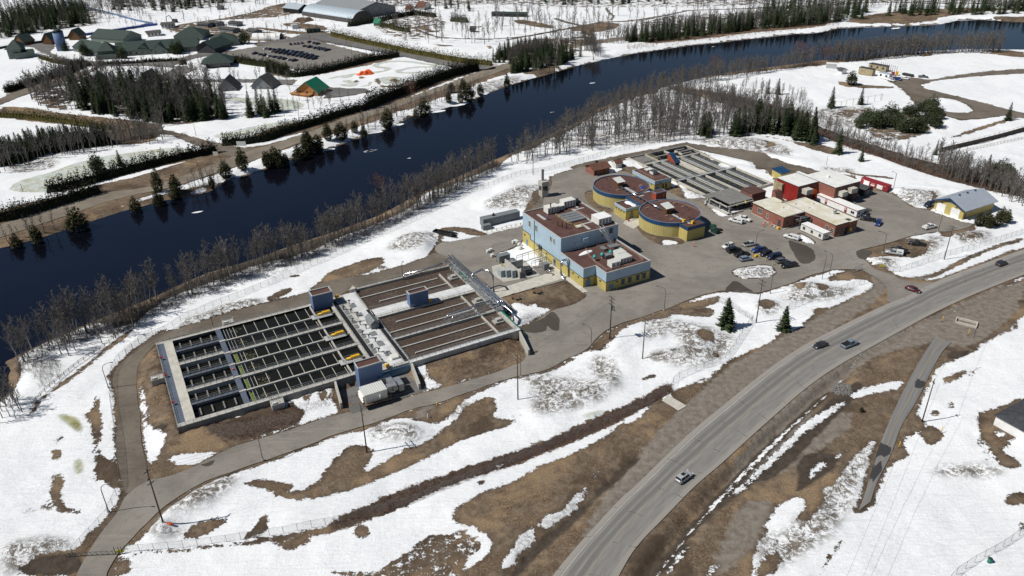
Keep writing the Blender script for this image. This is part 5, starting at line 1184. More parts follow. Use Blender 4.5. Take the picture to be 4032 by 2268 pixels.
rail_pts=[(140.2,207.5),(138.0,201.5),(137.2,196),(137.3,190.0),(139.8,189.6)]
railing(t,rail_pts,6.8,mat='railred',post=1.8);railing(t,[(139.8,189.6),(152.2,189.9),(153.2,194.5),(152.6,203),(149.8,206.3),(144.6,207)],6.8,mat='railred',post=1.8)
t=Thing('roof_stair','steel lattice stair from the low roof up over the tall parapet','stair',146.5,208)
m=t.mb()
for d in(0,1.5):
 m.tube([(147.2+d,211.5,12.6),(147.2+d,209.6,12.6),(147.9+d,203.6,8.9)],.07,4);m.tube([(147.2+d,211.5,13.8),(147.2+d,209.6,13.8),(147.9+d,203.6,10.1)],.05,4)
 for k in range(9):
  u=k/8;m.tube([(147.2+d+.7*u,209.6-6*u,12.6-3.7*u),(147.2+d+.7*u,209.6-6*u,13.8-3.7*u)],.035,4)
for k in range(14):
 u=k/13;m.box(147.2+.7*u,148.7+.7*u,209.5-6*u,209.75-6*u,12.5-3.7*u,12.58-3.7*u)
t.part('flight',m,'galv')
m=t.mb();m.box(146.6,150.6,201.2,203.6,8.7,8.85)
for a in(146.8,150.4):
 for b in(201.4,203.4):m.tube([(a,b,6.8),(a,b,9.9)],.07,4)
m.tube([(146.8,201.4,6.8),(150.4,201.4,8.7)],.05,4);m.tube([(146.8,203.4,8.7),(150.4,203.4,6.8)],.05,4);t.part('landing',m,'midgrey')
m=t.mb();m.box(144.9,146.6,203.3,205.9,7.6,7.75);m.tube([(145,203.4,6.8),(146.5,205.8,7.6)],.06,4);m.tube([(147,201.3,6.8),(143.6,203.9,8.4)],.06,4);t.part('brace',m,'midgrey')
def snow_patch(label,pts,z,h=.18,group='snow left on the brown roofs'):
 a=sum(p[0]for p in pts)/len(pts);b=sum(p[1]for p in pts)/len(pts)
 q=chaikin(pts,2);th=Thing('snow_patch',label,'snow patch',a,b,group)
 m=th.mb();n=len(q);r0=[m.V(x,y,z)for x,y in q];r1=[m.V(a+(x-a)*.8,b+(y-b)*.8,z+h*.8)for x,y in q];c=m.V(a,b,z+h)
 for k in range(n):m.F(r0[k],r0[(k+1)%n],r1[(k+1)%n],r1[k],smooth=True);m.F(r1[k],r1[(k+1)%n],c,smooth=True)
 if sum(q[i][0]*q[(i+1)%n][1]-q[(i+1)%n][0]*q[i][1]for i in range(n))<0:m.f=[f[::-1]for f in m.f]
 o=m.build('snow_patch','snowcap');o.location=th.root.location;o.rotation_euler=th.root.rotation_euler
 tag(o,label,'snow patch',group);bpy.data.objects.remove(th.root)
paint('snowcap',(.80,.81,.82),.7,.06,1.0)
snow_patch('long white snow patch on the low brown roof',[PL('Q',*p,6.8)for p in((960,885),(1050,820),(1090,810),(1180,795),(1182,830),(1010,890))],6.82)
t=Thing('process_pipe','bent silver pipe looping out of the front wall down to the ground','pipe',129.4,202.5)
m=t.mb();m.tube([(131.4,205.6,6.2),(129.4,205.6,6.3),(128.6,205.4,5.4),(128.6,205.2,1.8),(128.4,203.4,.6),(128.2,201.2,.0)],.42,10);t.part('pipe',m,'steel');m=t.mb();m.tube([(131.2,203.8,0),(131.2,203.8,6.8),(129.8,203.9,6.8)],.12,5);t.part('post',m,'rail')
t=Thing('elbow_pipe','short silver elbow pipe standing on the concrete strip','pipe',126,209.5)
m=t.mb();m.tube([(126,210.2,0),(126,210.2,1.3),(126,209.6,1.8),(126.2,208.6,1.8),(126.3,208.2,.9)],.3,10);t.part('pipe',m,'steel')
sheet('concrete_strip',[PL('V',*p)for p in((1253,722),(1405,683),(1428,700),(1283,740))]and[pl2w(*p)for p in((101.5,203.0),(131.2,204.2),(131.2,210.6),(101.5,208.6))],[],'paleconcrete',.05)
sheet('pavement',[pl2w(*p)for p in((129.2,192),(131.2,192),(131.2,228),(129.6,228),(129.4,210.8),(129.2,203.9))],[],'paleconcrete',.056)
def arc(c,r,a0,a1,n):return[(c[0]+r*math.cos(R(a0+(a1-a0)*k/n)),c[1]+r*math.sin(R(a0+(a1-a0)*k/n)))for k in range(n+1)]
def digester(label,c,box):
 t=Thing('digester',label,'tank',c[0],c[1],'round yellow digesters')
 r=12.0;full=arc(c,r,0,360,72)[:-1]
 m=t.mb();m.prism(full,0,4.6,top=False);
 for k in range(len(m.sm)):m.sm[k]=True
 w=t.part('wall',m,'curveclad')
 m=t.mb();m.prism(arc(c,r+.12,0,360,72)[:-1],4.5,6.0,top=False)
 for k in range(len(m.sm)):m.sm[k]=True
 t.part('band',m,'darkblueband')
 parapet(t,arc(c,r+.12,0,360,72)[:-1],6.0,w=.35,h=.05,mat='bluetrim',drop=.02)
 m=t.mb();m.prism(arc(c,r-.2,0,360,60)[:-1],5.3,5.6)
 for k in range(60):m.sm[k]=True
 t.part('roof',m,'gravelroof')
 if box:
  B=[(c[0]-4.3,c[1]-16),(c[0]+4.3,c[1]-16),(c[0]+4.3,c[1]-11),(c[0]-4.3,c[1]-11)]
  m=t.mb();m.box(B[0][0],B[1][0],B[0][1],B[2][1],0,4.6,top=False);t.part('porch_wall',m,'yellowclad')
  m=t.mb();m.box(B[0][0]-.1,B[1][0]+.1,B[0][1]-.1,B[2][1]+.4,4.5,5.95,top=False);t.part('porch_band',m,'darkblueband')
  m=t.mb();m.box(B[0][0]+.2,B[1][0]-.2,B[0][1]+.2,B[2][1]+1.4,5.3,5.62);t.part('porch_roof',m,'gravelroof')
 return t
def curveclad():
 m,nt,b=newmat('curveclad');t=NT(nt);s3=t.sep(t.obj())
 an=t.math('ARCTAN2',s3[1],s3[0]);w=t.math('PINGPONG',t.math('MULTIPLY',an,12.0),.45);rib=t.map(w,.28,.40)
 n=t.noise(t.scale(t.obj(),1,1,.2),.35,4,.6)
 c=t.mix(t.map(n,.35,.65),(.43,.36,.13),(.50,.42,.17))
 wv=t.math('MULTIPLY',t.math('SINE',t.math('MULTIPLY',an,5.0)),1.1)
 d1=t.math('ABSOLUTE',t.math('SUBTRACT',t.math('SUBTRACT',s3[2],1.9),wv))
 c=t.mix(t.math('MULTIPLY',t.map(d1,.8,.5),t.math('MULTIPLY',t.map(t.math('SINE',t.math('ADD',an,2.4)),.3,.8),.45)),c,(.24,.30,.38))
 c=t.mix(t.math('MULTIPLY',rib,.28),c,(.25,.21,.07))
 t.link(c,b.inputs['Base Color']);t.link(t.bump(rib,.05),b.inputs['Normal']);b.inputs['Roughness'].default_value=.6
curveclad()
C1,C2=(189.7,255.1),(189.6,222.1)
digester('round yellow digester with blue rim farther from the camera',C1,False)
digester('round yellow digester with blue rim and boxy porch nearer the camera',C2,True)
t=Thing('gallery','low connecting gallery with blue band between the two digesters','building',190,238.5)
m=t.mb();m.box(184.2,196.6,232.6,244.8,0,4.6);t.part('wall',m,'yellowclad');m=t.mb();m.box(184.0,196.8,233.2,244.2,4.6,6.0,top=False);t.part('band',m,'darkblueband');m=t.mb();m.box(184.3,196.5,231.6,245.4,5.4,5.66);t.part('roof',m,'gravelroof')
def white_hut(label,a,b):
 t=Thing('roof_hut',label,'hut',a,b,'brown huts on the digester roofs')
 m=t.mb();m.box(a-1.4,a+1.4,b-1.5,b+1.5,5.6,8.0);t.part('wall',m,'brownwood')
 m=t.mb();i=[m.V(a-2,b-2.1,8.0),m.V(a+2,b-2.1,8.0),m.V(a+2,b+2.1,8.9),m.V(a-2,b+2.1,8.9),m.V(a-2,b-2.1,8.15),m.V(a+2,b-2.1,8.15),m.V(a+2,b+2.1,9.05),m.V(a-2,b+2.1,9.05)]
 for f in((3,2,1,0),(4,5,6,7),(0,1,5,4),(1,2,6,5),(2,3,7,6),(3,0,4,7)):m.F(*[i[k]for k in f])
 t.part('roof',m,'whiteribs');m=t.mb();m.box(a-.5,a+.5,b-1.56,b-1.5,5.6,7.5);t.part('door',m,'wood')
white_hut('brown hut with white roof on the farther digester',188.2,254.9);white_hut('brown hut with white roof on the nearer digester',188.0,222.0)
t=Thing('digester_pipe','long silver pipe laid across both digester roofs','pipe',188,238)
m=t.mb();m.tube([(187.2,252.6,6.6),(186.9,238,6.5)],.30,8);m.tube([(186.9,238.2,6.7),(186.6,223.2,6.6)],.26,8);m.tube([(187.9,237,6.2),(187.6,223.5,6.2)],.12,6);t.part('pipe',m,'steel',split=True)
m=t.mb()
for b in np.arange(224,253,2.4):m.box(186.7,187.2,b-.1,b+.1,5.6,6.4)
t.part('support',m,'midgrey');
t=Thing('roof_paving','grey paver strips and small vents on the digester roofs','walkway',190,238)
m=t.mb()
for q in((188.9,190.2,243.5,252.4),(188.2,189.2,208.8,219.4),(189.0,196,243.0,243.9),(188.4,191,240.6,241.4),(187.5,196,233.0,233.8)):m.box(*q,5.6,5.74)
t.part('paver',m,'lightgrey',split=True)
m=t.mb();rnd=random.Random(6)
for k in range(18):
 c=C1 if k%2 else C2;an=rnd.uniform(0,6.28);rr=rnd.uniform(4,10.5);a,b=c[0]+rr*math.cos(an),c[1]+rr*math.sin(an);m.cyl(a,b,5.6,5.95,.25,8)
t.part('vent',m,'gravelroof',split=True)
m=t.mb()
for k in range(9):
 c=C1 if k%2 else C2;an=rnd.uniform(0,6.28);rr=rnd.uniform(5,10);a,b=c[0]+rr*math.cos(an),c[1]+rr*math.sin(an)
 for j in range(4):m.box(a+.4*j,a+.4*j+.18,b-.1,b+.12,5.6,6.05)
t.part('bracket',m,'railred')
t=Thing('roof_guard','reddish guard rail on the far side of the nearer digester roof','railing',197,228)
railing(t,[(191.0,231.5),(195.4,229.4),(198.4,225.0),(198.8,219.6)],5.6,mat='railred',post=2);railing(t,[(198.8,219.6),(199.2,214)],5.6,mat='railred',post=3)
t=Thing('red_shed','small red shed with blue rimmed roof between the digesters','shed',194.6,235.8)
m=t.mb();m.box(192.0,197.3,234.3,237.2,5.66,8.6,top=False);t.part('wall',m,'redhut');parapet(t,[(191.9,234.2),(197.4,234.2),(197.4,237.3),(191.9,237.3)],8.6,.25,.1,mat='bluetrim');m=t.mb();m.box(192.1,197.2,234.4,237.1,8.3,8.5);t.part('roof',m,'gravelroof')
doors(t,('b',234.3,-1),[(195.6,196.5,5.7,8.0)],'orangewood')
for k,(a,b)in enumerate(((187.7,211.3),(189.6,208.5))):
 t=Thing('skip_box',('yellow box on the roof seam of the nearer digester','yellow box on the porch roof of the nearer digester')[k],'box',a,b,'yellow boxes on the digester roof')
 m=t.mb();m.rbox(a,b,5.65,6.7,1.3,1.0,.2,.1);t.part('body',m,'yellow');m=t.mb();m.rbox(a-.25,b-.5,5.95,6.3,.3,.1,.2);m.rbox(a+.25,b-.45,5.95,6.3,.3,.1,.2);t.part('label_plate',m,'black',split=True)
t=Thing('hose_reel','grey and yellow hose heap between the yellow boxes','hose',188.9,210.4)
m=t.mb();m.tube([(188.4+.5*math.cos(k*.7),210.4+.35*math.sin(k*.7),5.75+k*.015)for k in range(24)],.09,5);m.tube([(188.9,210.6,5.8),(190.4,211.6,5.8)],.12,5);t.part('hose',m,'midgrey')
def heap(name,label,cat,c,x,y,z,mat,s=(1,.6,.35),seed=1,group=None):
 a,b=PL(c,x,y,z);t=Thing(name,label,cat,a,b,group);rnd=random.Random(seed);m=t.mb()
 n=12;c0=m.V(a,b,z+s[2]);R1=[];R2=[]
 for k in range(n):
  an=2*math.pi*k/n;q=rnd.uniform(.7,1.2);R1.append(m.V(a+math.cos(an)*s[0]*q,b+math.sin(an)*s[1]*q,z));R2.append(m.V(a+math.cos(an)*s[0]*q*.6,b+math.sin(an)*s[1]*q*.6,z+s[2]*rnd.uniform(.5,1.3)))
 for k in range(n):m.F(R1[k],R1[(k+1)%n],R2[(k+1)%n],R2[k]);m.F(R2[k],R2[(k+1)%n],c0)
 o=m.build(name,mat);o.location=t.root.location;o.rotation_euler=t.root.rotation_euler;tag(o,label,cat,group);bpy.data.objects.remove(t.root);return o
heap('tarpaulin','crumpled blue and white tarpaulin on the farther digester roof','tarpaulin','W',2080,685,5.6,'tarp_blue',(1.5,.7,.4),2)
heap('tarpaulin','bright orange tarpaulin bundle by the hut on the farther digester','tarpaulin','W',1270,640,5.6,'orange',(.8,.6,1.2),3)
heap('bag','small yellow bag left of the orange tarpaulin','bag','W',1165,650,5.6,'yellow',(.35,.35,.8),4)
def flat_building(name,label,a0,a1,b0,b1,zb,zt,lower,upper,roofm='gravelroof',trim='navytrim',z0=0,top='lightgrey',group=None,cat='building'):
 t=Thing(name,label,cat,(a0+a1)/2,(b0+b1)/2,group)
 P_=[(a0,b0),(a1,b0),(a1,b1),(a0,b1)]
 walls(t,P_,z0,zb if upper else zt,lower)
 if upper:walls(t,grow(P_,.05),zb,zb+.18,trim,'trim');walls(t,grow(P_,.03),zb+.18,zt,upper,'upper_wall')
 parapet(t,grow(P_,.08),zt,.3,.1,mat=top);m=t.mb();m.box(a0+.1,a1-.1,b0+.1,b1-.1,zt-.45,zt-.3);t.part('roof',m,roofm)
 return t
t=flat_building('pump_house','small square yellow pump house with snow on its roof between the digesters',177.3,184.4,234.4,242.5,3.5,4.8,'yellowwall','palebluewall')
doors(t,('b',234.4,-1),[(179.3,181.1,.2,2.5)],'midgrey');wallpack(t,('a',177.3,-1),[(235.6,3.0),(237.5,3.0),(239.0,3.0),(241,3.0)]);wallpack(t,('b',234.4,-1),[(180.2,2.8)])
snow_patch('white snow patch on the small pump house roof',[PL('O',*p,4.5)for p in((385,630),(430,600),(500,610),(560,650),(630,680),(620,715),(540,718),(510,680),(430,670))],4.52)
sheet('pavement',[PL('V',*p)for p in((0,0),)]and[pl2w(*p)for p in((176.5,233.9),(184.2,233.9),(184.2,229.5),(175.0,226.0),(174.4,232))],[],'paleconcrete',.05)
t=flat_building('control_building','yellow and pale blue control building with cluttered brown roof beside the old clarifiers',206.0,215.2,252.9,269.2,3.2,5.0,'yellowwall','palebluewall')
windows(t,('b',252.9,-1),[(210.3,211.0,.9,2.7),(212.0,212.7,.9,2.7)],frame='darkgrey');doors(t,('b',252.9,-1),[(206.8,208.3,0,2.3)]);wallpack(t,('a',206,-1),[(255,3),(259,3),(263,3),(266,3)]);wallpack(t,('b',252.9,-1),[(209,3.6)])
roof_units([('grey cowled unit on the control building roof',210.4,212.9,260.0,262.6,4.6,6.3,'darkgrey','rooftop_unit'),('low white unit at the far end of the control building roof',211.2,214.2,265.2,267.6,4.6,5.3,'offwhite','rooftop_unit')])
t=Thing('roof_guard','pale guard rail round the control building roof','railing',210,261);railing(t,[(207.6,267.6),(207.4,255.4),(213.8,255.4),(213.9,259)],4.7,mat='railred',post=2)
def gable_house(name,label,a0,a1,b0,b1,h,hr,wall,roof,along='x',ov=.5,cat='building',group=None,z0=0.0,gable=None):
 t=Thing(name,label,cat,(a0+a1)/2,(b0+b1)/2,group)
 m=t.mb();m.gable_wall(a0,a1,b0,b1,z0,h,hr,along);t.part('wall',m,wall)
 m=t.mb();m.gable(a0,a1,b0,b1,h+.1,hr+.12,along,.14,ov);t.part('roof',m,roof)
 return t
t=gable_house('brick_hut','red brick hut with mossy brown pitched roof at the river side of the yard',194.6,203.2,283.2,290.4,3.0,4.5,'brick','brownroof','x',.8)
doors(t,('b',283.2,-1),[(195.2,196.2,0,2.2)],'darkgrey');m=t.mb();m.box(198.3,199.5,287.2,288,3.6,5.4);t.part('chimney',m,'darkgrey')
windows(t,('b',283.2,-1),[(199.6,200.8,1.1,2.1)],frame='brownwood')
t=gable_house('garden_shed','small beige shed with brown pitched roof near the old clarifiers',209.0,212.6,286.2,289.4,2.5,3.6,'offwhite','brownroof','x',.3,'shed');doors(t,('a',209.0,-1),[(287,288.6,0,2.1)],'offwhite')
t=Thing('concrete_tower','narrow concrete tower with slim stack at the yard edge','tower',161.8,274)
m=t.mb();m.box(160.6,163.8,272.6,275.6,0,2.6);m.box(160.4,164.0,272.4,275.8,5.0,7.0)
for(a,b)in((160.7,272.7),(163.5,272.7),(160.7,275.3),(163.5,275.3)):m.box(a-.2,a+.2,b-.2,b+.2,2.6,5.0)
t.part('frame',m,'concrete',split=True);m=t.mb();m.box(161.6,162.4,274.2,275,7,12);t.part('stack',m,'darkconcrete')
m=t.mb();m.box(161,163.4,273,275.2,2.6,4.6);t.part('machine',m,'darkgrey');railing(t,[(160.5,272.5),(163.9,272.5),(163.9,275.7)],5.0,post=1);railing(t,[(160.5,272.2),(163.9,272.2)],2.6,post=1)
def box_cabin(name,label,cat,a0,a1,b0,b1,h,wall,roofm,group=None,stripe=None,wins=(),drs=(),z0=.35,rot=0.0):
 """long cabin: walls, roof, underframe"""
 ca,cb=(a0+a1)/2,(b0+b1)/2
 t=Thing(name,label,cat,ca,cb,group)
 m=t.mb();m.box(a0,a1,b0,b1,z0,h,top=False);t.part('wall',m,wall)
 m=t.mb();m.box(a0-.08,a1+.08,b0-.08,b1+.08,h,h+.12);t.part('roof',m,roofm)
 m=t.mb();m.box(a0+.2,a1-.2,b0+.2,b1-.2,0,z0);t.part('underframe',m,'darkgrey')
 if stripe:m=t.mb();m.box(a0-.03,a1+.03,b0-.03,b1+.03,h-.35,h-.02);t.part('stripe',m,stripe)
 t.root.rotation_euler[2]+=rot
 return t
t=box_cabin('grey_trailer','long blue grey ribbed equipment trailer behind yellow bollards','trailer',124.4,141.0,257.2,260.4,3.3,'boxribs','boxribs')
doors(t,('b',257.2,-1),[(131.3,132.5,.4,2.6),(134.0,135.2,.4,2.6)],'boxribs');m=t.mb();m.box(129.6,130,258.6,259.2,3.4,4.5);m.box(129.3,130.4,258.5,259.3,3.42,3.7);t.part('stack',m,'black',split=True)
m=t.mb();m.box(123.0,126.6,254.6,256.6,0,1.9);t.part('cabinet',m,'boxribs')
t=Thing('bollard_rail','row of yellow bollards joined by a rail in front of the grey trailer','barrier',133,252)
m=t.mb();q=[PL('C',*p)for p in((48,590),(98,575),(152,565),(208,553),(255,535),(305,530),(355,518),(405,508),(450,500))]
for a,b in q:m.cyl(a,b,0,1.15,.13,8)
t.part('post',m,'paleyellow',split=True);m=t.mb()
m.tube([(a,b,.85)for a,b in q],.06,5);t.part('beam',m,'offwhite')
# ---------- electrical yard and clutter
t=Thing('blast_wall','L shaped concrete blast wall between the transformers','wall',118,217)
q0,q1,q2=PL('C',300,850),PL('C',425,955),PL('C',490,850)
m=t.mb();m.box(115.6,116.0,211.6,222.6,0,3.0);m.box(116.0,121.2,219.2,219.5,0,3.0);t.part('slab',m,'concrete',split=True)
def cabinet(label,a0,a1,b0,b1,h,mat='boxribs',fins=False,group='transformer cabinets',name='transformer'):
 t=Thing(name,label,'transformer',(a0+a1)/2,(b0+b1)/2,group)
 m=t.mb();m.box(a0,a1,b0,b1,.15,h);t.part('casing',m,mat)
 m=t.mb();m.box(a0-.08,a1+.08,b0-.08,b1+.08,h,h+.12);t.part('lid',m,'lightgrey' if mat=='cabblue' else mat)
 if fins:
  m=t.mb()
  for k in range(6):a=a0+(a1-a0)*(k+.5)/6;m.box(a-.06,a+.06,b0-.5,b0,.4,h-.3)
  m.cyl(a0+.5,(b0+b1)/2,h+.12,h+.8,.12,6);m.cyl(a1-.5,(b0+b1)/2,h+.12,h+.8,.12,6);t.part('fin',m,mat,split=True)
 m=t.mb();m.box((a0+a1)/2-.02,(a0+a1)/2+.02,b0-.03,b0,.3,h-.2);t.part('seam',m,'darkgrey')
paint('cabblue',(.30,.36,.38),.6,.08,.5,grime=.1)
cabinet('first pale grey cabinet, left of the blast wall',110.4,111.9,215.6,218.2,2.5,'cabblue');cabinet('second pale grey cabinet, left of the blast wall',112.0,113.5,214.5,217.0,2.7,'cabblue');cabinet('third and nearest pale grey cabinet, left of the blast wall',113.6,115.1,213.2,215.9,2.8,'cabblue')
cabinet('blue grey container cabinet beside the white totes',115.0,119.4,225.6,228.0,2.7,'boxribs');cabinet('finned dark transformer inside the blast wall',118.2,121.4,212.6,215.2,2.1,'darkgrey',True);cabinet('low finned transformer behind the blast wall',116.6,119.4,221.2,223.2,1.7,'midgrey',True)
cabinet('grey cabinet against the yellow wall of the process building',126.2,128.4,212.6,214.6,2.3,'midgrey')
t=Thing('cable_frame','galvanised cable frame between transformers and building','frame',126,219)
m=t.mb()
for(x0,y0,x1,y1)in((120.5,222.8,131,223.8),(123,216.2,129.5,216.6),(129.4,216.6,130.4,223.6)):
 m.tube([(x0,y0,3.0),(x1,y1,3.0)],.14,6);m.tube([(x0,y0,2.2),(x1,y1,2.2)],.07,5)
 for k in range(5):u=k/4;m.tube([(x0+(x1-x0)*u,y0+(y1-y0)*u,0),(x0+(x1-x0)*u,y0+(y1-y0)*u,3.0)],.08,4)
t.part('frame',m,'galv');m=t.mb();m.tube([(130.9,223.6,2.8),(130.6,223.6,4.3),(129.7,223.6,4.9)],.55,10);t.part('hood',m,'boxribs')
sheet('pad',[pl2w(*p)for p in((109.6,212.4),(123.2,210.2),(124.4,224.6),(111.6,225.2),(109.0,219))],[],'concrete',.05)
k=0
labs=['white tote by itself on the left, lower left of the trio','white tote stacked behind in the trio left of the transformers','white tote nearest the camera in the trio left of the transformers','white tote at the end of the row behind the blue grey cabinet','white tote second in the row behind the blue grey cabinet','white tote third in the row behind the blue grey cabinet','white tote nearest the building in the row behind the cabinet','white tote on the far left behind the blue grey cabinet']
tote0=None
for(c,x,y)in(('C',58,800),('C',88,785),('C',104,845),('C',368,700),('C',392,725),('C',408,760),('C',330,700),('C',352,690)):
 a,b=PL(c,x,y)
 if tote0 is None:
  t=Thing('tote',labs[k],'tote',a,b,'white liquid totes');m=t.mb();m.rbox(a,b,.2,1.15,1.1,.95,.1,.04);t.part('bottle',m,'white')
  m=t.mb();m.rbox(a,b,0,.18,1.2,1.0,.1);t.part('pallet',m,'wood');m=t.mb();m.cyl(a,b,1.15,1.22,.12,8);t.part('cap',m,'darkgrey');tote0=t.root
  m=t.mb()
  for z in(.35,.6,.85,1.1):
   for(x0,y0,x1,y1)in((-.58,-.5,.58,-.5),(.58,-.5,.58,.5),(.58,.5,-.58,.5),(-.58,.5,-.58,-.5)):m.tube([(a+x0,b+y0,z),(a+x1,b+y1,z)],.02,4)
  t.part('cage',m,'galv')
 else:
  r=copy_tree(tote0);r.location=(*pl2w(a,b),0);r['label']=labs[k]
 k+=1
k=0
for s_ in("B 1558 270 1572 272 1588 280 1602 300 1612 312 1632 325 1650 340","C 785 1030"):
 v=list(map(float,s_.split()[1:]));c=s_[0]
 if c=='C':continue
 for i in range(0,len(v),2):
  a,b=PL(c,v[i],v[i+1]);t=Thing('bollard',('first','second','third','fourth','fifth','sixth','seventh')[k]+' yellow bollard from the river side along the transformer pad','bollard',a,b,'yellow bollards round the transformer pad')
  m=t.mb();m.cyl(a,b,0,1.2,.14,8);t.part('post',m,'paleyellow');m=t.mb();m.cyl(a,b,1.2,1.28,.15,8,.05);t.part('cap',m,'paleyellow');k+=1
for k,(c,x,y)in enumerate((('C',1085,1162),('C',1162,1140),('C',1353,1210),('C',1428,1190))):
 a,b=PL(c,x,y);t=Thing('bollard',('left bollard at the recessed blue door','right bollard at the recessed blue door','left bollard at the front blue door','right bollard at the front blue door')[k],'bollard',a,b,'yellow bollards at the blue doors')
 m=t.mb();m.cyl(a,b,0,1.3,.17,8);t.part('post',m,'paleyellow');m=t.mb();m.cyl(a,b,1.3,1.4,.17,8,.05);t.part('cap',m,'paleyellow')
def flatbed(label,c,x,y,ang,L,W):
 px,py=PH(c,x,y);z=H(px,py)
 r=empty('utility_trailer',label,'trailer',(px,py,z),ang,'small flat trailers on the brown grass')
 m=MB();m.box(-L/2,L/2,-W/2,W/2,.6,.72);m.box(-L/2,L/2,-W/2,-W/2+.08,.72,1.1);m.box(-L/2,L/2,W/2-.08,W/2,.72,1.1);m.box(-L/2,-L/2+.08,-W/2,W/2,.72,1.1);m.build('deck','wood',r)
 m=MB();m.tube([(L/2,-.5,.6),(L/2+1.4,0,.55)],.06,4);m.tube([(L/2,.5,.6),(L/2+1.4,0,.55)],.06,4);m.build('drawbar','darkgrey',r)
 for s in(-1,1):m=MB();m.tube([(-.2,s*(W/2+.02),.34),(-.2,s*(W/2+.22),.34)],.34,12);m.build('wheel','tyre',r)
flatbed('flat wooden trailer nearer the pipe rack','C',350,1290,R(-55),3.4,1.9);flatbed('flat wooden trailer nearer the concrete strip','C',575,1225,R(-45),3.2,1.9)
px,py=P('B',1135,50);r=empty('skip','long black open skip at the foot of the snow heap','skip',(px,py,0),R(-28))
m=MB();m.box(-4.5,4.5,-1.2,1.2,.2,.35)
for q in((-4.5,4.5,-1.2,-1.1,.35,1.3),(-4.5,4.5,1.1,1.2,.35,1.3),(-4.5,-4.4,-1.1,1.1,.35,1.3),(4.4,4.5,-1.1,1.1,.35,1.3)):m.box(*q)
m.build('tub','black',r);m=MB()
for k in range(7):m.box(-4.2+1.35*k,-4.1+1.35*k,-1.28,-1.2,.3,1.25)
m.build('rib','darkgrey',r)
heap('debris','heap of dark rubble beside the black skip','rubble','B',1205,45,0,'darkgrey',(2.4,1.2,.8),7)
water_mat('greywater',(.020,.022,.020),.25,.01,.3)
t=Thing('old_clarifier','long old concrete clarifier basins with grey green water and steel walkways','basin',239,262)
m=t.mb();m.box(221,257,281.2,293.2,-.3,.9,top=False);m.box(221,221.5,281.2,293.2,.9,1.25);m.box(221.5,256.5,292.8,293.2,.9,1.25);m.box(256.5,257,281.2,293.2,.9,1.25);m.box(221.5,256.5,281.2,281.6,.9,1.25)
for a in(231,242.5):m.box(a,a+.4,281.6,292.8,.3,1.2)
m.box(231.4,256.5,287,287.4,.3,1.2);m.box(247,253,284,284.4,.3,1.2);m.box(247,247.4,284.4,290,.3,1.2);m.box(247.4,253,289.6,290,.3,1.2)
t.part('upper_wall',m,'paleconcrete',split=True)
m=t.mb();m.box(221.5,256.5,281.6,292.8,.1,.2,bot=False);t.part('upper_water',m,'darkwater')
m=t.mb();m.box(222,230.8,282,292.4,.2,.75);m.box(224,229,284,288,.75,1.1);t.part('pump_bed',m,'darkconcrete',split=True)
m=t.mb()
for a in(221.6,226.6,231.7,237.4,243.5,249.8,255.8):m.box(a-.25,a+.25,232.5,281,-.2,1.15)
for b in(232.8,256.3,281.0):m.box(221.4,256.2,b-.35,b+.35,-.2,1.12)
m.box(237.8,240.6,256.6,281,.3,1.1)
t.part('lane_wall',m,'paleconcrete',split=True)
m=t.mb();m.box(221.8,256,233,281,.28,.3,bot=False);t.part('water',m,'greywater')
paint('whitepink',(.62,.40,.40),.6,.1)
m=t.mb()
for a0 in(221.9,226.9,231.9,240.8,243.7,250):
 for b in np.arange(235,280,3.1):
  if abs(b-256)>1:m.box(a0+.1,a0+4.4 if a0!=240.8 else a0+2.6,b,b+.14,.31,.36)
t.part('scraper_beam',m,'midgrey')
for a in(226.6,231.7,243.5,249.8):railing(t,[(a-.5,233),(a-.5,281)],1.15,post=3.0);railing(t,[(a+.5,233),(a+.5,281)],1.15,post=3.0)
for b in(255.9,256.8):railing(t,[(220.5,b),(256,b)],1.15,post=3)
m=t.mb()
for a in(226.6,231.7,243.5,249.8):m.box(a-.55,a+.55,233,281,1.16,1.26)
m.box(220.5,256,255.7,256.9,1.27,1.36);t.part('catwalk',m,'lightgrey',split=True)
railing(t,[(230.4,282),(230.4,292)],1.25,mat='paleyellow');railing(t,[(232,282),(232,292)],1.25);railing(t,[(221,293),(256,293)],1.25,post=3)
m=t.mb();m.box(221.4,256.3,233.1,233.6,.32,.9);t.part('end_baffle',m,'paleconcrete')
def chute(label,a0,a1,b0,b1,z0,z1,wall,top):
 """wedge-shaped housing over a stair"""
 t=Thing('stair_housing',label,'housing',(a0+a1)/2,(b0+b1)/2,'wedge shaped red stair housings')
 m=t.mb();prof=[(b1,z0),(b1,z1),(b1-(b1-b0)*.3,z1),(b0,z0+.5),(b0,z0)]
 i=[m.V(a0,y,z)for y,z in prof];j=[m.V(a1,y,z)for y,z in prof]
 m.F(*i[::-1]);m.F(*j)
 m.F(i[0],j[0],j[1],i[1]);t.part('wall',m,wall)
 m=t.mb();e=.12;i=[m.V(a0-e,y,z+.03)for y,z in prof[1:4]];j=[m.V(a1+e,y,z+.03)for y,z in prof[1:4]];i2=[m.V(a0-e,y,z-.12)for y,z in prof[1:4]];j2=[m.V(a1+e,y,z-.12)for y,z in prof[1:4]]
 for k in range(2):m.F(i[k],i[k+1],j[k+1],j[k]);m.F(i2[k],j2[k],j2[k+1],i2[k+1]);m.F(i[k],i2[k],i2[k+1],i[k+1]);m.F(j[k],j[k+1],j2[k+1],j2[k])
 t.part('roof',m,top)
chute('red stair housing with blue top on the old clarifiers',234.9,237.4,274.2,280.4,1.1,4.6,'redhut','darkblueband')
chute('brick red stair housing between the red and cream roofed buildings',238.6,241.8,211.5,216.5,0,6.6,'brick','darkbrick')
t=Thing('brick_pumphouse','brown brick pump house at the end of the old clarifiers','building',236.2,224.6)
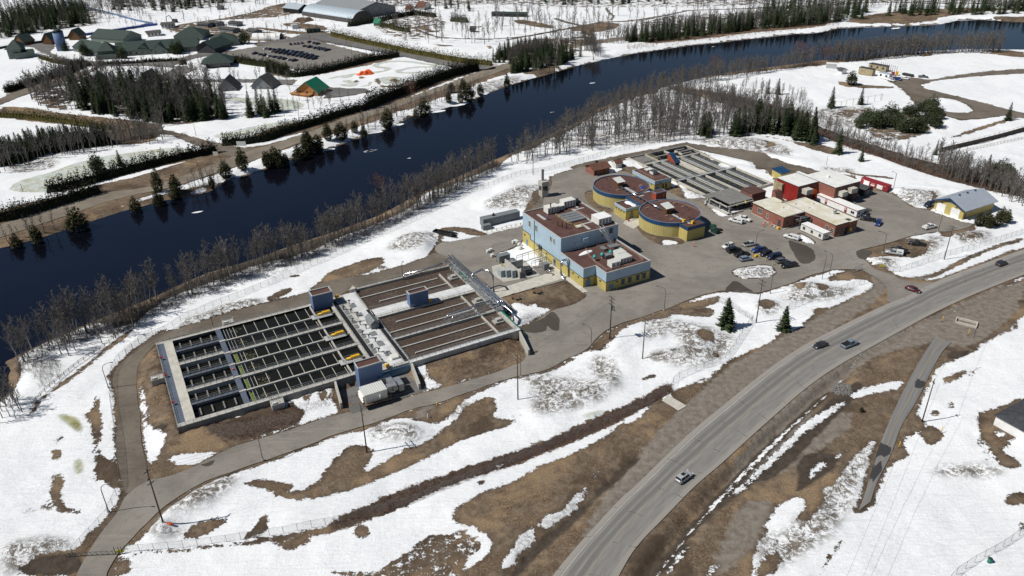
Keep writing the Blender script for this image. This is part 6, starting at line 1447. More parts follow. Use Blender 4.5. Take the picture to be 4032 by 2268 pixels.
m=t.mb();m.box(232.6,239.9,221.0,228.2,0,4.4,top=False);t.part('wall',m,'darkbrick');m=t.mb();m.box(232.4,240.1,220.8,228.4,4.4,4.55);t.part('roof',m,'gravelroof');doors(t,('a',232.6,-1),[(222.4,223.6,0,2.2)],'lightgrey')
m=t.mb();m.box(232.3,232.62,221.2,222.2,0,4.3);t.part('pilaster',m,'brick')
t=Thing('concrete_canopy','weathered concrete canopy on posts over a loading bay','canopy',224.5,225)
m=t.mb();m.box(216.4,232.2,229.2,233.4,2.9,3.3);m.box(219.2,231.6,219.6,229.2,3.0,3.35);m.box(222.3,229,219.2,229,2.0,2.95);t.part('slab',m,'darkconcrete',split=True)
m=t.mb()
for(a,b)in((216.8,229.4),(217.4,223.6),(217.9,218.6),(223.6,230.6),(230.5,230.4),(231.2,220)):m.box(a-.25,a+.25,b-.25,b+.25,0,3.0)
m.box(217.2,231,218.5,218.9,2.7,3.1);m.box(216.6,217.1,218.9,229.6,2.7,3.0);t.part('post',m,'concrete',split=True)
m=t.mb();m.box(215.6,216.2,217,229.8,0,.9);m.box(216.2,224,217,217.4,0,.6);m.box(216.2,231,229.9,230.3,0,2.9);t.part('low_wall',m,'concrete',split=True)
m=t.mb();m.tube([(216.4,230.4,1.9),(215.3,230.2,1.8),(214.9,229.9,.9),(214.9,229.8,0)],.4,10);t.part('pipe',m,'lightgrey')
m=t.mb();m.box(218,229,219.5,228.5,0,1.2);t.part('machinery',m,'darkgrey');railing(t,[(216.2,223.8),(216.2,228.6)],.9)
m=t.mb();m.box(221,221.1,217.3,221.6,3.1,3.15);m.rbox(226,218.2,3.36,3.5,2.2,.6,.9);t.part('yellow_sign',m,'paleyellow')
t=Thing('brick_office','stepped red brick office with stained cream roof','building',236,200)
S1=[(224.8,196.1),(236.0,196.1),(236.0,213.7),(225.7,213.7),(225.7,206.7),(224.8,206.7)]
S2=[(236.0,180.7),(243.2,180.7),(243.2,180.3),(247.5,180.3),(247.5,206.8),(236.0,206.8)]
for k,S_ in enumerate((S1,S2)):
 walls(t,S_,0,4.9,'brick');walls(t,grow(S_,.03),0,.35,'concrete','plinth');walls(t,grow(S_,.12),4.75,5.05,'darkgrey','fascia')
 m=t.mb();m.flat(grow(S_,.12),5.05);t.part('roof',m,'creamroof')
m=t.mb()
for q in((225.3,235.9,196.2,196.8),(224.9,225.5,196.8,213.4),(236.1,236.5,197,213.3),(236.6,247.3,206.1,206.6),(246.8,247.3,181,206)):m.box(*q,5.052,5.2)
t.part('roof_curb',m,'creamroof',split=True)
windows(t,('a',225.7,-1),[(208.3,210.6,1.7,3.6)],frame='offwhite',rows=3);windows(t,('a',224.8,-1),[(203.8,205.0,1.6,3.4)],frame='offwhite',rows=3);doors(t,('a',224.8,-1),[(197.3,198.7,.2,3.1)],'darkgrey')
windows(t,('a',236.0,-1),[(181.3,182.6,1.1,3.2),(183.9,185.2,1.2,3.4)],frame='offwhite',rows=3);windows(t,('b',196.1,-1),[(226.3,227.6,1.6,3.0),(230.2,232.2,1.6,3.4)],frame='midgrey')
windows(t,('b',180.7,-1),[(236.9,238.1,1.4,3.0),(239.3,240.5,1.4,3.0)],frame='midgrey');doors(t,('b',180.7,-1),[(241.6,243.0,0,2.8)],'black');windows(t,('b',180.3,-1),[(245.4,246.4,1.9,3.3)],frame='midgrey')
m=t.mb();m.box(243.9,245.0,180.15,180.28,.9,2.2);m.box(237.6,238.8,180.5,180.68,.4,1.0);t.part('yellow_sign',m,'paleyellow',split=True)
m=t.mb();m.box(243.3,245.2,181,183,5.052,5.08);t.part('roof_step',m,'darkgrey')
m=t.mb();m.cyl(234.9,207.2,5.05,6.9,.18,8);m.cyl(235.5,207.0,5.05,7.3,.18,8);t.part('flue',m,'brownwood',split=True)
m=t.mb();m.cyl(244.2,188.6,5.05,6.2,.55,12);m.cyl(244.2,188.6,6.2,6.9,.75,12);t.part('ventilator',m,'galv')
m=t.mb()
for(a,b)in((231.4,203.3),(238.4,203.6),(240,198),(244.8,200.2)):m.box(a-.5,a+.5,b-.4,b+.4,5.05,5.35)
t.part('roof_vent',m,'creamroof',split=True)
m=t.mb();m.box(225.0,231,195.2,196.0,0,.3);m.box(231.5,235.5,195.4,196.0,0,.25);t.part('step',m,'concrete',split=True)
t=Thing('entrance_frame','grey steel frame and small roofed entrance between the two brick wings','frame',234.6,193)
m=t.mb();m.box(233.2,235.9,193.0,196.0,3.5,3.7);m.box(235.6,235.9,191.8,195.9,0,3.5);t.part('porch',m,'charcoal',split=True)
m=t.mb();m.tube([(230.8,193.2,0),(230.8,193.2,5.2)],.12,5);m.tube([(229.2,195.4,5.0),(231.2,192.6,5.2)],.1,5);m.tube([(229.6,194.4,3.6),(236,192.8,4.0)],.16,5);m.tube([(229.6,194.0,3.1),(236,191.8,3.4)],.08,5);m.box(230.3,231.3,192.5,193.9,0,.7);t.part('frame',m,'midgrey')
t=box_cabin('office_cabin','cream office cabin with white roof and three windows','cabin',229.8,233.3,180.7,191.6,2.9,'offwhite','white')
windows(t,('a',229.8,-1),[(181.7,182.6,1.2,2.2),(185.6,186.5,1.2,2.2),(189.5,190.4,1.2,2.2)],frame='midgrey',rows=1);walls(t,grow([(229.8,180.7),(233.3,180.7),(233.3,191.6),(229.8,191.6)],.09),2.82,3.0,'charcoal','fascia')
m=t.mb();m.box(231,232.4,180.6,180.68,1.4,1.8);t.part('vent',m,'midgrey')
t=box_cabin('office_trailer','long white office trailer with crimson roof stripe and two crimson doors','trailer',258.1,262.6,189.1,209.7,3.1,'white','white',stripe='crimson')
doors(t,('a',258.1,-1),[(194.0,195.1,.5,2.5),(204.1,205.2,.5,2.5)],'crimson');windows(t,('a',258.1,-1),[(190.4,191.0,1.3,2.1),(191.3,191.9,1.3,2.1)],frame='darkgrey',cols=1,rows=1)
windows(t,('b',189.1,-1),[(259,259.8,1.5,2.3)],frame='midgrey',cols=1,rows=1);m=t.mb();m.box(258.02,258.08,194.3,194.8,1.6,2.2);m.box(258.02,258.08,204.4,204.9,1.6,2.2);t.part('door_notice',m,'white',split=True)
m=t.mb();m.box(262.7,263.6,189.3,190.9,.4,2.8);t.part('annexe',m,'offwhite');railing(t,[(257.2,189.5),(257.2,193)],0,h=1)
t=Thing('red_hall','bright red walled hall with white roof at the end of the clarifiers','building',254,218)
SA=[(248.6,212.0),(260.0,212.0),(260.0,224.0),(248.6,224.0)]
ZR=7.6
walls(t,SA,0,ZR,'redwall');m=t.mb();m.box(248.6,260.0,211.9,212.0,0,ZR);t.part('side_wall',m,'darkbrick');walls(t,grow(SA,.12),ZR-.1,ZR+.2,'darkgrey','fascia');m=t.mb();m.flat(grow(SA,.12),ZR+.2);t.part('roof',m,'whiteroof')
m=t.mb();m.box(247.5,248.5,219.6,224.3,1.5,ZR-1.2);t.part('annexe',m,'tanclad');m=t.mb();m.box(248.5,248.56,219.3,221.2,3,6.2);t.part('window',m,'glass')
m=t.mb();m.box(250.4,254.2,208.8,211.9,4.6,6.6);t.part('roof_cowl',m,'paleconcrete');m=t.mb();m.box(256.5,258.2,211.8,211.89,4.0,5.4);t.part('shutter',m,'midgrey')
t=Thing('brick_hall','tall brick hall with white roof beside the red hall','building',267,211)
SB=[(260.2,203.0),(275.0,203.0),(275.0,219.6),(262.0,219.6),(262.0,224.6),(260.2,224.6)]
walls(t,SB,0,ZR+.2,'brick');m=t.mb();m.box(260.2,275,202.9,203.0,0,ZR+.2);t.part('side_wall',m,'darkbrick');walls(t,grow(SB,.12),ZR+.1,ZR+.4,'darkgrey','fascia');m=t.mb();m.flat(grow(SB,.12),ZR+.4);t.part('roof',m,'whiteroof')
m=t.mb();m.box(262.0,265.4,200.4,202.9,4.2,6.2);m.box(267.3,270.9,200.4,202.9,4.6,6.6);t.part('roof_cowl',m,'paleconcrete',split=True)
m=t.mb();m.box(266.6,267.4,212.6,213.6,ZR+.4,ZR+1.2);m.cyl(257,222,ZR,ZR+.5,.2,6);t.part('roof_vent',m,'white',split=True)
m=t.mb();m.box(263.8,266.6,202.82,202.89,0,3.4);m.box(268.6,271.4,202.82,202.89,0,3.2);t.part('bay_door',m,'black',split=True)
t=Thing('tarpaulin','bright orange tarpaulin hung between the red hall and the white trailer','tarpaulin',257.2,210.9)
m=t.mb();m.box(255.6,258.0,210.3,210.4,3.2,5.4);m.box(257.9,258.0,209.9,210.3,0.4,4.6);o=t.part('sheet',m,'orange')
t=gable_house('grey_shed','dark grey shed with pale double door beyond the brick hall',279.3,284.6,203.2,208.0,2.8,3.9,'darkgrey','charcoal','y',.4,'shed');doors(t,('b',203.2,-1),[(280.6,282.6,.1,2.4),(283.2,284.1,.1,2.3)],'boxribs')
t=Thing('yellow_shed','yellow shed with sloping blue roof behind the red hall','shed',266.4,238)
m=t.mb();m.box(263.6,269.4,235.4,241.0,0,3.2,top=False);t.part('wall',m,'yellowwall');m=t.mb();i=[m.V(263.3,235.1,3.0),m.V(269.7,235.1,3.0),m.V(269.7,241.3,3.9),m.V(263.3,241.3,3.9)];m.F(*i);j=[m.V(263.3,235.1,2.8),m.V(269.7,235.1,2.8),m.V(269.7,241.3,3.7),m.V(263.3,241.3,3.7)];m.F(*j[::-1])
for k in range(4):m.F(j[k],j[(k+1)%4],i[(k+1)%4],i[k])
t.part('roof',m,'darkblueband')
def text_mesh(s,size,mat,parent,loc,rot,name='lettering'):
 c=bpy.data.curves.new(name,'FONT');c.body=s;c.size=size;c.extrude=.01;c.align_x='CENTER';c.align_y='CENTER'
 o=bpy.data.objects.new(name,c);COL.objects.link(o)
 dg=bpy.context.evaluated_depsgraph_get();me=bpy.data.meshes.new_from_object(o.evaluated_get(dg));bpy.data.objects.remove(o)
 o=bpy.data.objects.new(name,me);COL.objects.link(o);me.materials.clear();me.materials.append(MAT[mat]);o.parent=parent;o.location=loc;o.rotation_euler=rot
 return o
t=box_cabin('red_container','long dark red container with two white shutters and white lettering','container',290.8,293.4,201.2,214.2,2.9,'redcorr','redcorr',rot=R(6))
m=t.mb();m.box(290.68,290.8,203.6,206.3,.5,2.3);m.box(290.68,290.8,210.0,212.7,.5,2.4);t.part('shutter',m,'white',split=True)
m=t.mb();m.box(290.70,290.8,207.4,209.2,.95,1.5);t.part('notice_board',m,'white')
m=t.mb();rnd=random.Random(2)
for z,u0,u1 in((1.95,207.3,209.2),(1.68,207.5,209.0),(2.5,212.6,213.6),(2.3,202.3,203.1)):
 u=u0
 while u<u1-.1:w_=rnd.uniform(.12,.24);m.box(290.72,290.8,u,u+w_,z,z+.2);u+=w_+.06
t.part('faded_lettering',m,'whitepink')
t=Thing('garage','yellow garage with blue gable trim, pale metal roof and two white doors','garage',301.5,173)
a0,a1,b0,b1=292.3,311.6,166.6,179.3
m=t.mb();m.gable_wall(a0,a1,b0,b1,0,4.3,7.0,'x');t.part('wall',m,'yellowclad');m=t.mb();m.gable(a0,a1,b0,b1,4.5,7.3,'x',.16,1.0);t.part('roof',m,'silverroof')
m=t.mb()
for s_ in(-1,1):
 bm_=(b0+b1)/2;w=(b1-b0)/2
 m.quad((a0-1.04,bm_,7.36),(a0-1.04,bm_,6.75),(a0-1.04,bm_+s_*(w+1.05),3.6),(a0-1.04,bm_+s_*(w+1.05),4.1))
t.part('barge_board',m,'darkblueband',split=True)
m=t.mb();m.F(m.V(a0-.03,b1-2,4.9),m.V(a0-.03,b0+2,4.9),m.V(a0-.03,bm_,6.7));t.part('gable_panel',m,'boxribs')
m=t.mb();m.box(a0-.06,a0,174.5,178.2,0,3.6);m.box(a0-.06,a0,168.2,171.9,0,3.6);t.part('garage_door',m,'white',split=True);wallpack(t,('a',a0,-1),[(176.3,3.95),(170,3.95)]);doors(t,('b',b0,-1),[(293.2,294.2,0,2.2)],'darkgrey')
m=t.mb()
for a in(297,302,307):m.box(a-.3,a+.3,bm_-.3,bm_+.3,7.2,7.75)
t.part('ridge_vent',m,'darkblueband',split=True);m=t.mb();m.box(a0-1,a1+1,bm_+2.6,bm_+2.66,6.2,6.28);t.part('roof_seam',m,'midgrey')
m=t.mb();m.box(296.6,298,b0-.4,b0,2.8,3.6);t.part('wall_unit',m,'lightgrey')
labs=['green dumpster nearest the digester','middle green dumpster behind the digester porch','outermost green dumpster in the small group']
for k,(c,x,y)in enumerate((('O',2130,1160),('O',2150,1215),('O',2200,1240))):
 a,b=PL(c,x,y);t=Thing('dumpster',labs[k],'dumpster',a,b,'green dumpsters beside the digester');m=t.mb();m.rbox(a,b,.15,1.6,2.2,1.4,.2,-.12);t.part('tub',m,'dumpgreen');m=t.mb();m.rbox(a,b+.1,1.6,1.72,2.3,1.5,.2);t.part('lid',m,'black' if k==2 else 'dumpgreen')
for k,(c,x,y,ty)in enumerate((('T',592,965,'y'),('E',368,862,'y'))):
 a,b=PL(c,x,y);t=Thing('grit_bin',('yellow grit bin at the brick office corner','yellow grit bin in the parking row')[k],'grit bin',a,b,'yellow grit bins');m=t.mb();m.rbox(a,b,0,.75,1.3,.8,.2,.06);t.part('tub',m,'yellow');m=t.mb();m.rbox(a,b,.75,.95,1.35,.85,.2,.12);t.part('lid',m,'yellow')
t=Thing('planter','grey stone planters along the brick office wall','planter',223.8,198.5);m=t.mb()
for b in(200.6,199.2,197.6):m.box(223.4,224.3,b-.6,b+.5,0,.6)
t.part('trough',m,'concrete',split=True)
t=Thing('hydrant_pipe','red and white pipe lengths beside the pump house','pipe',180.5,232.8);m=t.mb();m.tube([(177.7,232.9,.5),(181.6,233.5,.4)],.14,6);m.tube([(178.2,232.4,.4),(182,233,.4)],.1,6);t.part('pipe',m,'white',split=True);m=t.mb();m.rbox(177.7,232.9,.2,.9,.5,.5,0);t.part('valve',m,'red')
# ---------- vehicles
def loft(m,st,smooth=False):
 """st: list of (x, [(y, z), ...]) half sections mirrored across y"""
 rings=[]
 for x,half in st:
  pts=[(x,y,z)for y,z in half]+[(x,-y,z)for y,z in half[::-1]]
  rings.append([m.V(*p)for p in pts])
 n=len(rings[0])
 for a,b in zip(rings,rings[1:]):
  for k in range(n):m.F(a[k],b[k],b[(k+1)%n],a[(k+1)%n],smooth=smooth)
 m.F(*rings[0]);m.F(*rings[-1][::-1])
KINDS=dict(sedan=dict(L=4.7,W=1.84,low=[(-2.35,.74,.72),(-2.2,.88,.98),(-1.3,.91,1.0),(.9,.91,.98),(2.0,.87,.80),(2.35,.72,.60)],cab=(-1.85,1.05,-1.05,.25,1.43)),suv=dict(L=4.6,W=1.9,low=[(-2.3,.80,.90),(-2.2,.92,1.08),(-1.3,.94,1.10),(1.0,.94,1.08),(2.0,.90,.98),(2.3,.76,.75)],cab=(-2.15,1.15,-1.85,.35,1.70)),van=dict(L=5.2,W=1.98,low=[(-2.6,.92,1.0),(-2.5,.98,1.18),(1.2,.98,1.16),(2.3,.92,1.0),(2.6,.78,.75)],cab=(-2.5,1.75,-2.35,.95,1.98)),pickup=dict(L=5.7,W=2.0,low=[(-2.85,.93,1.0),(-2.8,.98,1.12),(1.1,.99,1.14),(2.5,.94,1.08),(2.85,.82,.80)],cab=(-.75,1.35,-.6,.65,1.85)))
def car_parts(kind,colour,extra=None):
 K=KINDS[kind];parts=[]
 m=MB();z0=.32
 loft(m,[(x,[(w*.93,z0),(w,z0+.2),(w,zb-.16),(w*.93,zb-.03),(w*.55,zb+.02)])for x,w,zb in K['low']],True)
 parts.append(('body',m,'car_'+colour))
 c0,c1,r0,r1,zr=K['cab'];w=max(q[1]for q in K['low'])*.93;zb=1.0 if kind=='sedan' else 1.1
 m=MB();t_=w*.80
 loft(m,[(c0,[(w*.9,zb-.05),(w*.88,zb+.02)]),(r0,[(w,zb-.05),(t_,zr-.05)]),(r1,[(w,zb-.05),(t_,zr-.05)]),(c1,[(w*.95,zb-.08),(w*.92,zb-.02)])])
 parts.append(('window_glass',m,'glass'))
 m=MB();loft(m,[(r0-.1,[(t_*.96,zr-.07),(t_*.9,zr-.02)]),(r0+.1,[(t_*1.02,zr-.07),(t_*.94,zr+.02)]),(r1-.2,[(t_*1.02,zr-.07),(t_*.94,zr+.02)]),(r1+.05,[(t_*.96,zr-.08),(t_*.9,zr-.03)])])
 for s in(-1,1):
  for(xa,xb)in((c1-.05,r1),(c0+.05,r0),((c1+c0)/2,(r1+r0)/2)):
   m.tube([(xa,s*w*.97,zb),(xb,s*t_*1.01,zr-.04)],.05 if kind!='van' else.09,4,smooth=False)
  if kind=='van':m.box(r0,.1,s*w-.03 if s>0 else s*w-.01,s*w+.01 if s>0 else s*w+.03,zb,zr-.4)
 parts.append(('roof',m,'car_'+colour))
 for sx,xx in((1,K['L']*.30),(-1,-K['L']*.29)):
  for s in(-1,1):
   m=MB();W2=K['W']/2;m.tube([(xx,s*(W2-.22),.35),(xx,s*(W2-.0),.35)],.35 if kind!='pickup' else.39,14);parts.append(('wheel',m,'tyre'))
 for s in(-1,1):
  x=K['L']/2;m=MB();m.box(x-.28,x-.06,s*.72-.16,s*.72+.16,.66 if kind=='sedan' else.78,.8 if kind=='sedan' else.95);parts.append(('headlight',m,'lamp_clear'))
  m=MB();m.box(-x+.0,-x+.12,s*.76-.1,s*.76+.1,.75,1.0);parts.append(('taillight',m,'lamp_red'))
  m=MB();m.box(c1-.35,c1-.15,s*(w+.02)if s>0 else s*(w+.24),s*(w+.24)if s>0 else s*(w+.02),zb,zb+.17);parts.append(('wing_mirror',m,'car_'+colour))
 m=MB();m.box(K['L']/2-.12,K['L']/2+.03,-.7,.7,.38,.58);m.box(-K['L']/2-.03,-K['L']/2+.1,-.75,.75,.38,.6);parts.append(('bumper',m,'darkgrey'))
 if kind=='pickup':
  if extra is None or extra=='load':
   m=MB();m.box(-2.74,-.8,-.82,.82,1.13,1.165);parts.append(('bed',m,'black'))
   m=MB()
   for q in((-2.84,-.78,.82,.97),(-2.84,-.78,-.97,-.82),(-2.86,-2.74,-.82,.82)):m.box(*q,1.1,1.27)
   parts.append(('bed_side',m,'car_'+colour))
   if extra=='load':m=MB();m.rbox(-1.7,0,1.17,1.6,1.2,1.3,.1,.1);m.rbox(-2.3,.3,1.17,1.45,.6,.6,.4,.1);parts.append(('load',m,'offwhite'))
  elif extra=='cover':
   m=MB();m.box(-2.78,-.8,-.86,.86,1.1,1.22);parts.append(('bed_cover',m,'black'))
  elif extra=='cap':
   m=MB();loft(m,[(-2.8,[(.93,1.1),(.82,1.82)]),(-.72,[(.93,1.1),(.82,1.85)])]);parts.append(('cap',m,'car_white' if colour in('white','silver')else 'car_'+colour))
   m=MB();m.box(-2.83,-2.79,-.7,.7,1.2,1.7);m.box(-2.4,-1.0,-.93,-.87,1.35,1.65);m.box(-2.4,-1.0,.87,.93,1.35,1.65);parts.append(('cap_window',m,'glass'))
 if extra=='sunroof':m=MB();m.box(-.9,.1,-.42,.42,zr+.02,zr+.05);parts.append(('sunroof',m,'black'))
 if extra=='tint':m=MB();m.box(-.5,.3,-.4,.4,zr+.02,zr+.05);parts.append(('sunroof',m,'black'))
 return parts
PROTO={}
def car(label,kind,colour,c,x0,y0,x1,y1,extra=None,group=None,scale=1.0,zg=0.0):
 """(x0, y0) rear and (x1, y1) nose of the vehicle in the photograph, at about half its height"""
 A,B=P(c,x0,y0,zg+.7),P(c,x1,y1,zg+.7)
 ang=math.atan2(B[1]-A[1],B[0]-A[0]);cx,cy=(A[0]+B[0])/2,(A[1]+B[1])/2
 key=(kind,colour,extra)
 if key in PROTO:
  r=copy_tree(PROTO[key])
  for k in('group',):
   if k in r:del r[k]
 else:
  r=empty('car' if kind in('sedan','suv')else('pickup_truck' if kind=='pickup' else 'van'),label,'car')
  for nm,m,mt in car_parts(kind,colour,extra):
   o=m.build(nm,mt,r)
   if nm=='wheel':
    xs=[v[0]for v in m.v];ys=[v[1]for v in m.v];cxw=(min(xs)+max(xs))/2;y_=max(ys)if sum(ys)>0 else min(ys);zc=(min(v[2]for v in m.v)+max(v[2]for v in m.v))/2
    q=MB();q.tube([(cxw,y_-.01*(1 if y_>0 else-1),zc),(cxw,y_+.015*(1 if y_>0 else-1),zc)],.2,10);q.build('rim','rim',o)
  PROTO[key]=r
 r.location=(cx,cy,zg);r.rotation_euler=(0,0,ang);r.scale=(scale*1.06,)*3
 r['label']=label;r['category']={'sedan':'car','suv':'car','pickup':'pickup truck','van':'van'}[kind]
 if group:r['group']=group
 return r
PK='vehicles parked in the staff row'
car('white pickup with a white cap beside the canopy','pickup','white','E',265,578,145,545,'cap','white service trucks')
car('white pickup with loaded dark bed right under the canopy','pickup','white','E',215,528,330,562,'load','white service trucks')
car('white pickup with a white cap beside the cream cabin','pickup','white','Z',2235,270,1850,160,'cap','white service trucks')
car('white crossover at the left end of the staff row','suv','white','Z',570,395,285,485,'tint',PK)
car('black pickup with white tailgate second in the staff row','pickup','black','Z',425,575,740,505,'cap',PK)
car('black pickup with covered bed third in the staff row','pickup','black','Z',610,680,950,610,'cover',PK)
car('grey blue hatchback nearest the snow heap on the left','suv','steelblue','Z',730,790,1030,740,None,PK)
car('silver pickup with black bed cover parked behind the row','pickup','silver','Z',790,425,1195,355,'cover',PK)
car('bright blue pickup with dark rear under the parking lamp','pickup','blue','Z',1420,500,1020,570,'cover',PK)
car('black car right of the bright blue pickup','suv','black','Z',1530,600,1250,665,None,PK)
car('long navy van in the middle of the staff row','van','navy','Z',1800,680,1400,750,None,PK)
car('small dark grey car right of the navy van','suv','grey','Z',1655,840,1950,790,None,PK)
car('black pickup at the right end of the staff row','pickup','black','Z',2190,890,1770,960,None,PK)
car('silver pickup with white cap on the brown verge','pickup','silver','E',1578,835,1435,812,'cap','pickups parked on the brown verge')
car('black pickup behind the silver one on the brown verge','pickup','black','E',1618,818,1475,788,None,'pickups parked on the brown verge')
car('black pickup alone farther back on the brown verge','pickup','black','E',1770,770,1618,738,None,'pickups parked on the brown verge')
car('white pickup with items in its bed near the garage','pickup','white','N',75,1240,430,1160,'load')
car('dark van half hidden at the left corner of the garage','van','navy','N',345,630,150,690,None)
car('blue car parked alone in the yard by the white trailer','suv','blue','T',2500,800,2440,895,None)
car('black pickup beside the end of the white office trailer','pickup','black','T',2370,790,2190,760,'cover')
car('dark car tucked behind the end of the white office trailer','suv','dark','T',2250,650,2200,700)
car('black car at the far right on the highway','suv','dark','L',2283,75,2368,42)
car('dark red car turning out of the plant entrance','sedan','maroon','L',1722,208,1808,238)
car('black sedan on the highway heading left','sedan','dark','L',1222,560,1130,592)
car('blue grey pickup on the highway heading right','pickup','steelblue','L',1308,590,1415,548,'cover')
car('silver car with black sunroof nearest the camera on the highway','suv','silver','M',275,670,375,600,'sunroof')
car('white box truck at the wood camp','van','white','Y',1340,690,1470,720,None,'vehicles at the wood camp');car('blue pickup at the wood camp','pickup','blue','Y',1470,660,1640,700,None,'vehicles at the wood camp')
car('white crossover at the wood camp','suv','white','Y',1660,650,1830,680,None,'vehicles at the wood camp');car('slate pickup parked alone on the camp road','pickup','grey','Y',2060,620,2300,630,None,'vehicles at the wood camp')
def merged_car(kind,colour):
 big=MB();names=[]
 for nm,m,mt in car_parts(kind,colour):
  if nm in('wing_mirror','headlight','taillight','bumper'):continue
  if mt not in names:names.append(mt)
  big.cur=names.index(mt);o=len(big.v);big.v+=m.v
  for f,s in zip(m.f,m.sm):big.F(*[i+o for i in f],smooth=s)
 return big,names
FAR={}
def far_car(kind,colour,x,y,ang):
 k=(kind,colour)
 if k not in FAR:b_,n_=merged_car(kind,colour);FAR[k]=b_.build('parked_car',n_);o=FAR[k]
 else:o=FAR[k].copy();COL.objects.link(o)
 o.location=(x,y,.04);o.rotation_euler=(0,0,ang);word={'navy':'navy blue','dark':'dark'}.get(colour,colour)
 tag(o,word+' '+('pickup' if kind=='pickup' else 'car')+' parked in the resort parking lot','car',word+' cars in the resort parking lot')
rnd=random.Random(21)
for(x0,y0,x1,y1,n)in((2010,372,2390,432,13),(2060,392,2370,448,11),(1925,408,2225,462,9),(2195,338,2280,330,4),(2300,352,2480,380,6),(2340,322,2400,335,3),(2340,360,2460,385,4),(1780,440,2000,480,6),(2110,378,2350,415,8)):
 for k in range(n):
  u=k/(n-1);x,y=P('F',x0+(x1-x0)*u,y0+(y1-y0)*u);A=P('F',x0,y0);B=P('F',x1,y1)
  a_=math.atan2(B[1]-A[1],B[0]-A[0])+math.pi/2+rnd.uniform(-.06,.06)
  far_car(rnd.choice(['sedan','suv','pickup','suv']),rnd.choice(['black','navy','navy','grey','white','dark','navy','silver','maroon','dark']),x+rnd.uniform(-.3,.3),y+rnd.uniform(-.3,.3),a_)
# ---------- people
def person(label,c,x,y,heading,pose='stand',vest='orange',legs='orange',z=0.0,group='workers in orange'):
 px,py=P(c,x,y,z)
 sw=.32 if pose=='walk' else.08
 J=[(0,0,.95),(0,0,1.2),(0,0,1.42),(0.02,0,1.52),(.03,0,1.66),(.02,0,1.76),(sw*.4,.10,.88),(sw*.6,.11,.5),(sw,.11,.08),(sw+.17,.12,.04),(-sw*.1,-.10,.88),(-sw*.2,-.11,.5),(-sw,-.11,.10),(-sw+.16,-.12,.05),(0,.20,1.40),(-.05,.27,1.13),(.12,.27,.90),(.17,.27,.82),(0,-.20,1.40),(.03,-.27,1.13),(.20,-.24,.93),(.26,-.24,.86)]
 E=[(0,1),(1,2),(2,3),(3,4),(4,5),(0,6),(6,7),(7,8),(8,9),(0,10),(10,11),(11,12),(12,13),(2,14),(14,15),(15,16),(16,17),(2,18),(18,19),(19,20),(20,21)]
 Rr=[.155,.15,.16,.065,.105,.08,.10,.075,.055,.05,.10,.075,.055,.05,.075,.055,.042,.04,.075,.055,.042,.04]
 me=bpy.data.meshes.new('body');me.from_pydata(J,E,[]);o=bpy.data.objects.new('tmp',me);COL.objects.link(o)
 sk_=o.modifiers.new('s','SKIN');
 for k,v in enumerate(me.skin_vertices[0].data):v.radius=(Rr[k],Rr[k]);v.use_root=(k==0)
 sb=o.modifiers.new('u','SUBSURF');sb.levels=1
 dg=bpy.context.evaluated_depsgraph_get();m2=bpy.data.meshes.new_from_object(o.evaluated_get(dg));bpy.data.objects.remove(o)
 vs=[tuple(v.co)for v in m2.vertices];fs=[tuple(p_.vertices)for p_ in m2.polygons]
 b=MB();b.v=vs
 for f in fs:
  cz=sum(vs[i][2]for i in f)/len(f);cx_,cy_=sum(vs[i][0]for i in f)/len(f),sum(vs[i][1]for i in f)/len(f)
  b.cur=1 if cz>1.5 else(3 if cz<.1 else(1 if(cz<.92 and abs(cy_)>.2)else(0 if cz>.9 else 2)));b.F(*f,smooth=True)
 b.cur=1
 for s,(hx,hy,hz)in((1,J[17]),(-1,J[21])):
  for k in range(4):b.tube([(hx+.01*k-.02,hy,hz),(hx+.03+.012*k,hy,hz-.055-.006*(k%3)),(hx+.02+.012*k,hy-.01*s,hz-.085)],.009,4)
  b.tube([(hx+.03,hy,hz+.02),(hx+.06,hy-.02*s,hz-.02)],.010,4)
 b.tube([(.13,0,1.66),(.155,0,1.64)],.014,4);b.tube([(.12,.035,1.69),(.13,.035,1.69)],.01,4);b.tube([(.12,-.035,1.69),(.13,-.035,1.69)],.01,4)
 bo_=b.build('person',[vest,'skin',legs,'black']);bo_.location=(px,py,z);bo_.rotation_euler=(0,0,heading);tag(bo_,label,'person',group)
 h=MB();h.cyl(.03,0,1.73,1.77,.16,12);h.cyl(.02,0,1.77,1.88,.13,12,.07);h.build('helmet','white',bo_)
 v_=MB()
 for s in(-.075,.075):v_.box(.14,.175,s-.02,s+.02,1.05,1.42)
 v_.build('reflective_stripe','paleyellow',bo_)
person('person in orange walking across the yard by the digester','D',1303,1170,R(200),'walk')
person('leftmost person in orange by the brick office','T',305,925,R(30));person('person in orange standing second by the brick office','T',337,885,R(-60))
person('person in orange third from the left by the brick office','T',430,890,R(100));person('rightmost person in orange by the brick office','T',457,915,R(200))
person('person in red at the door of the control building','D',950,545,R(120),'walk','redwall','darkgrey')
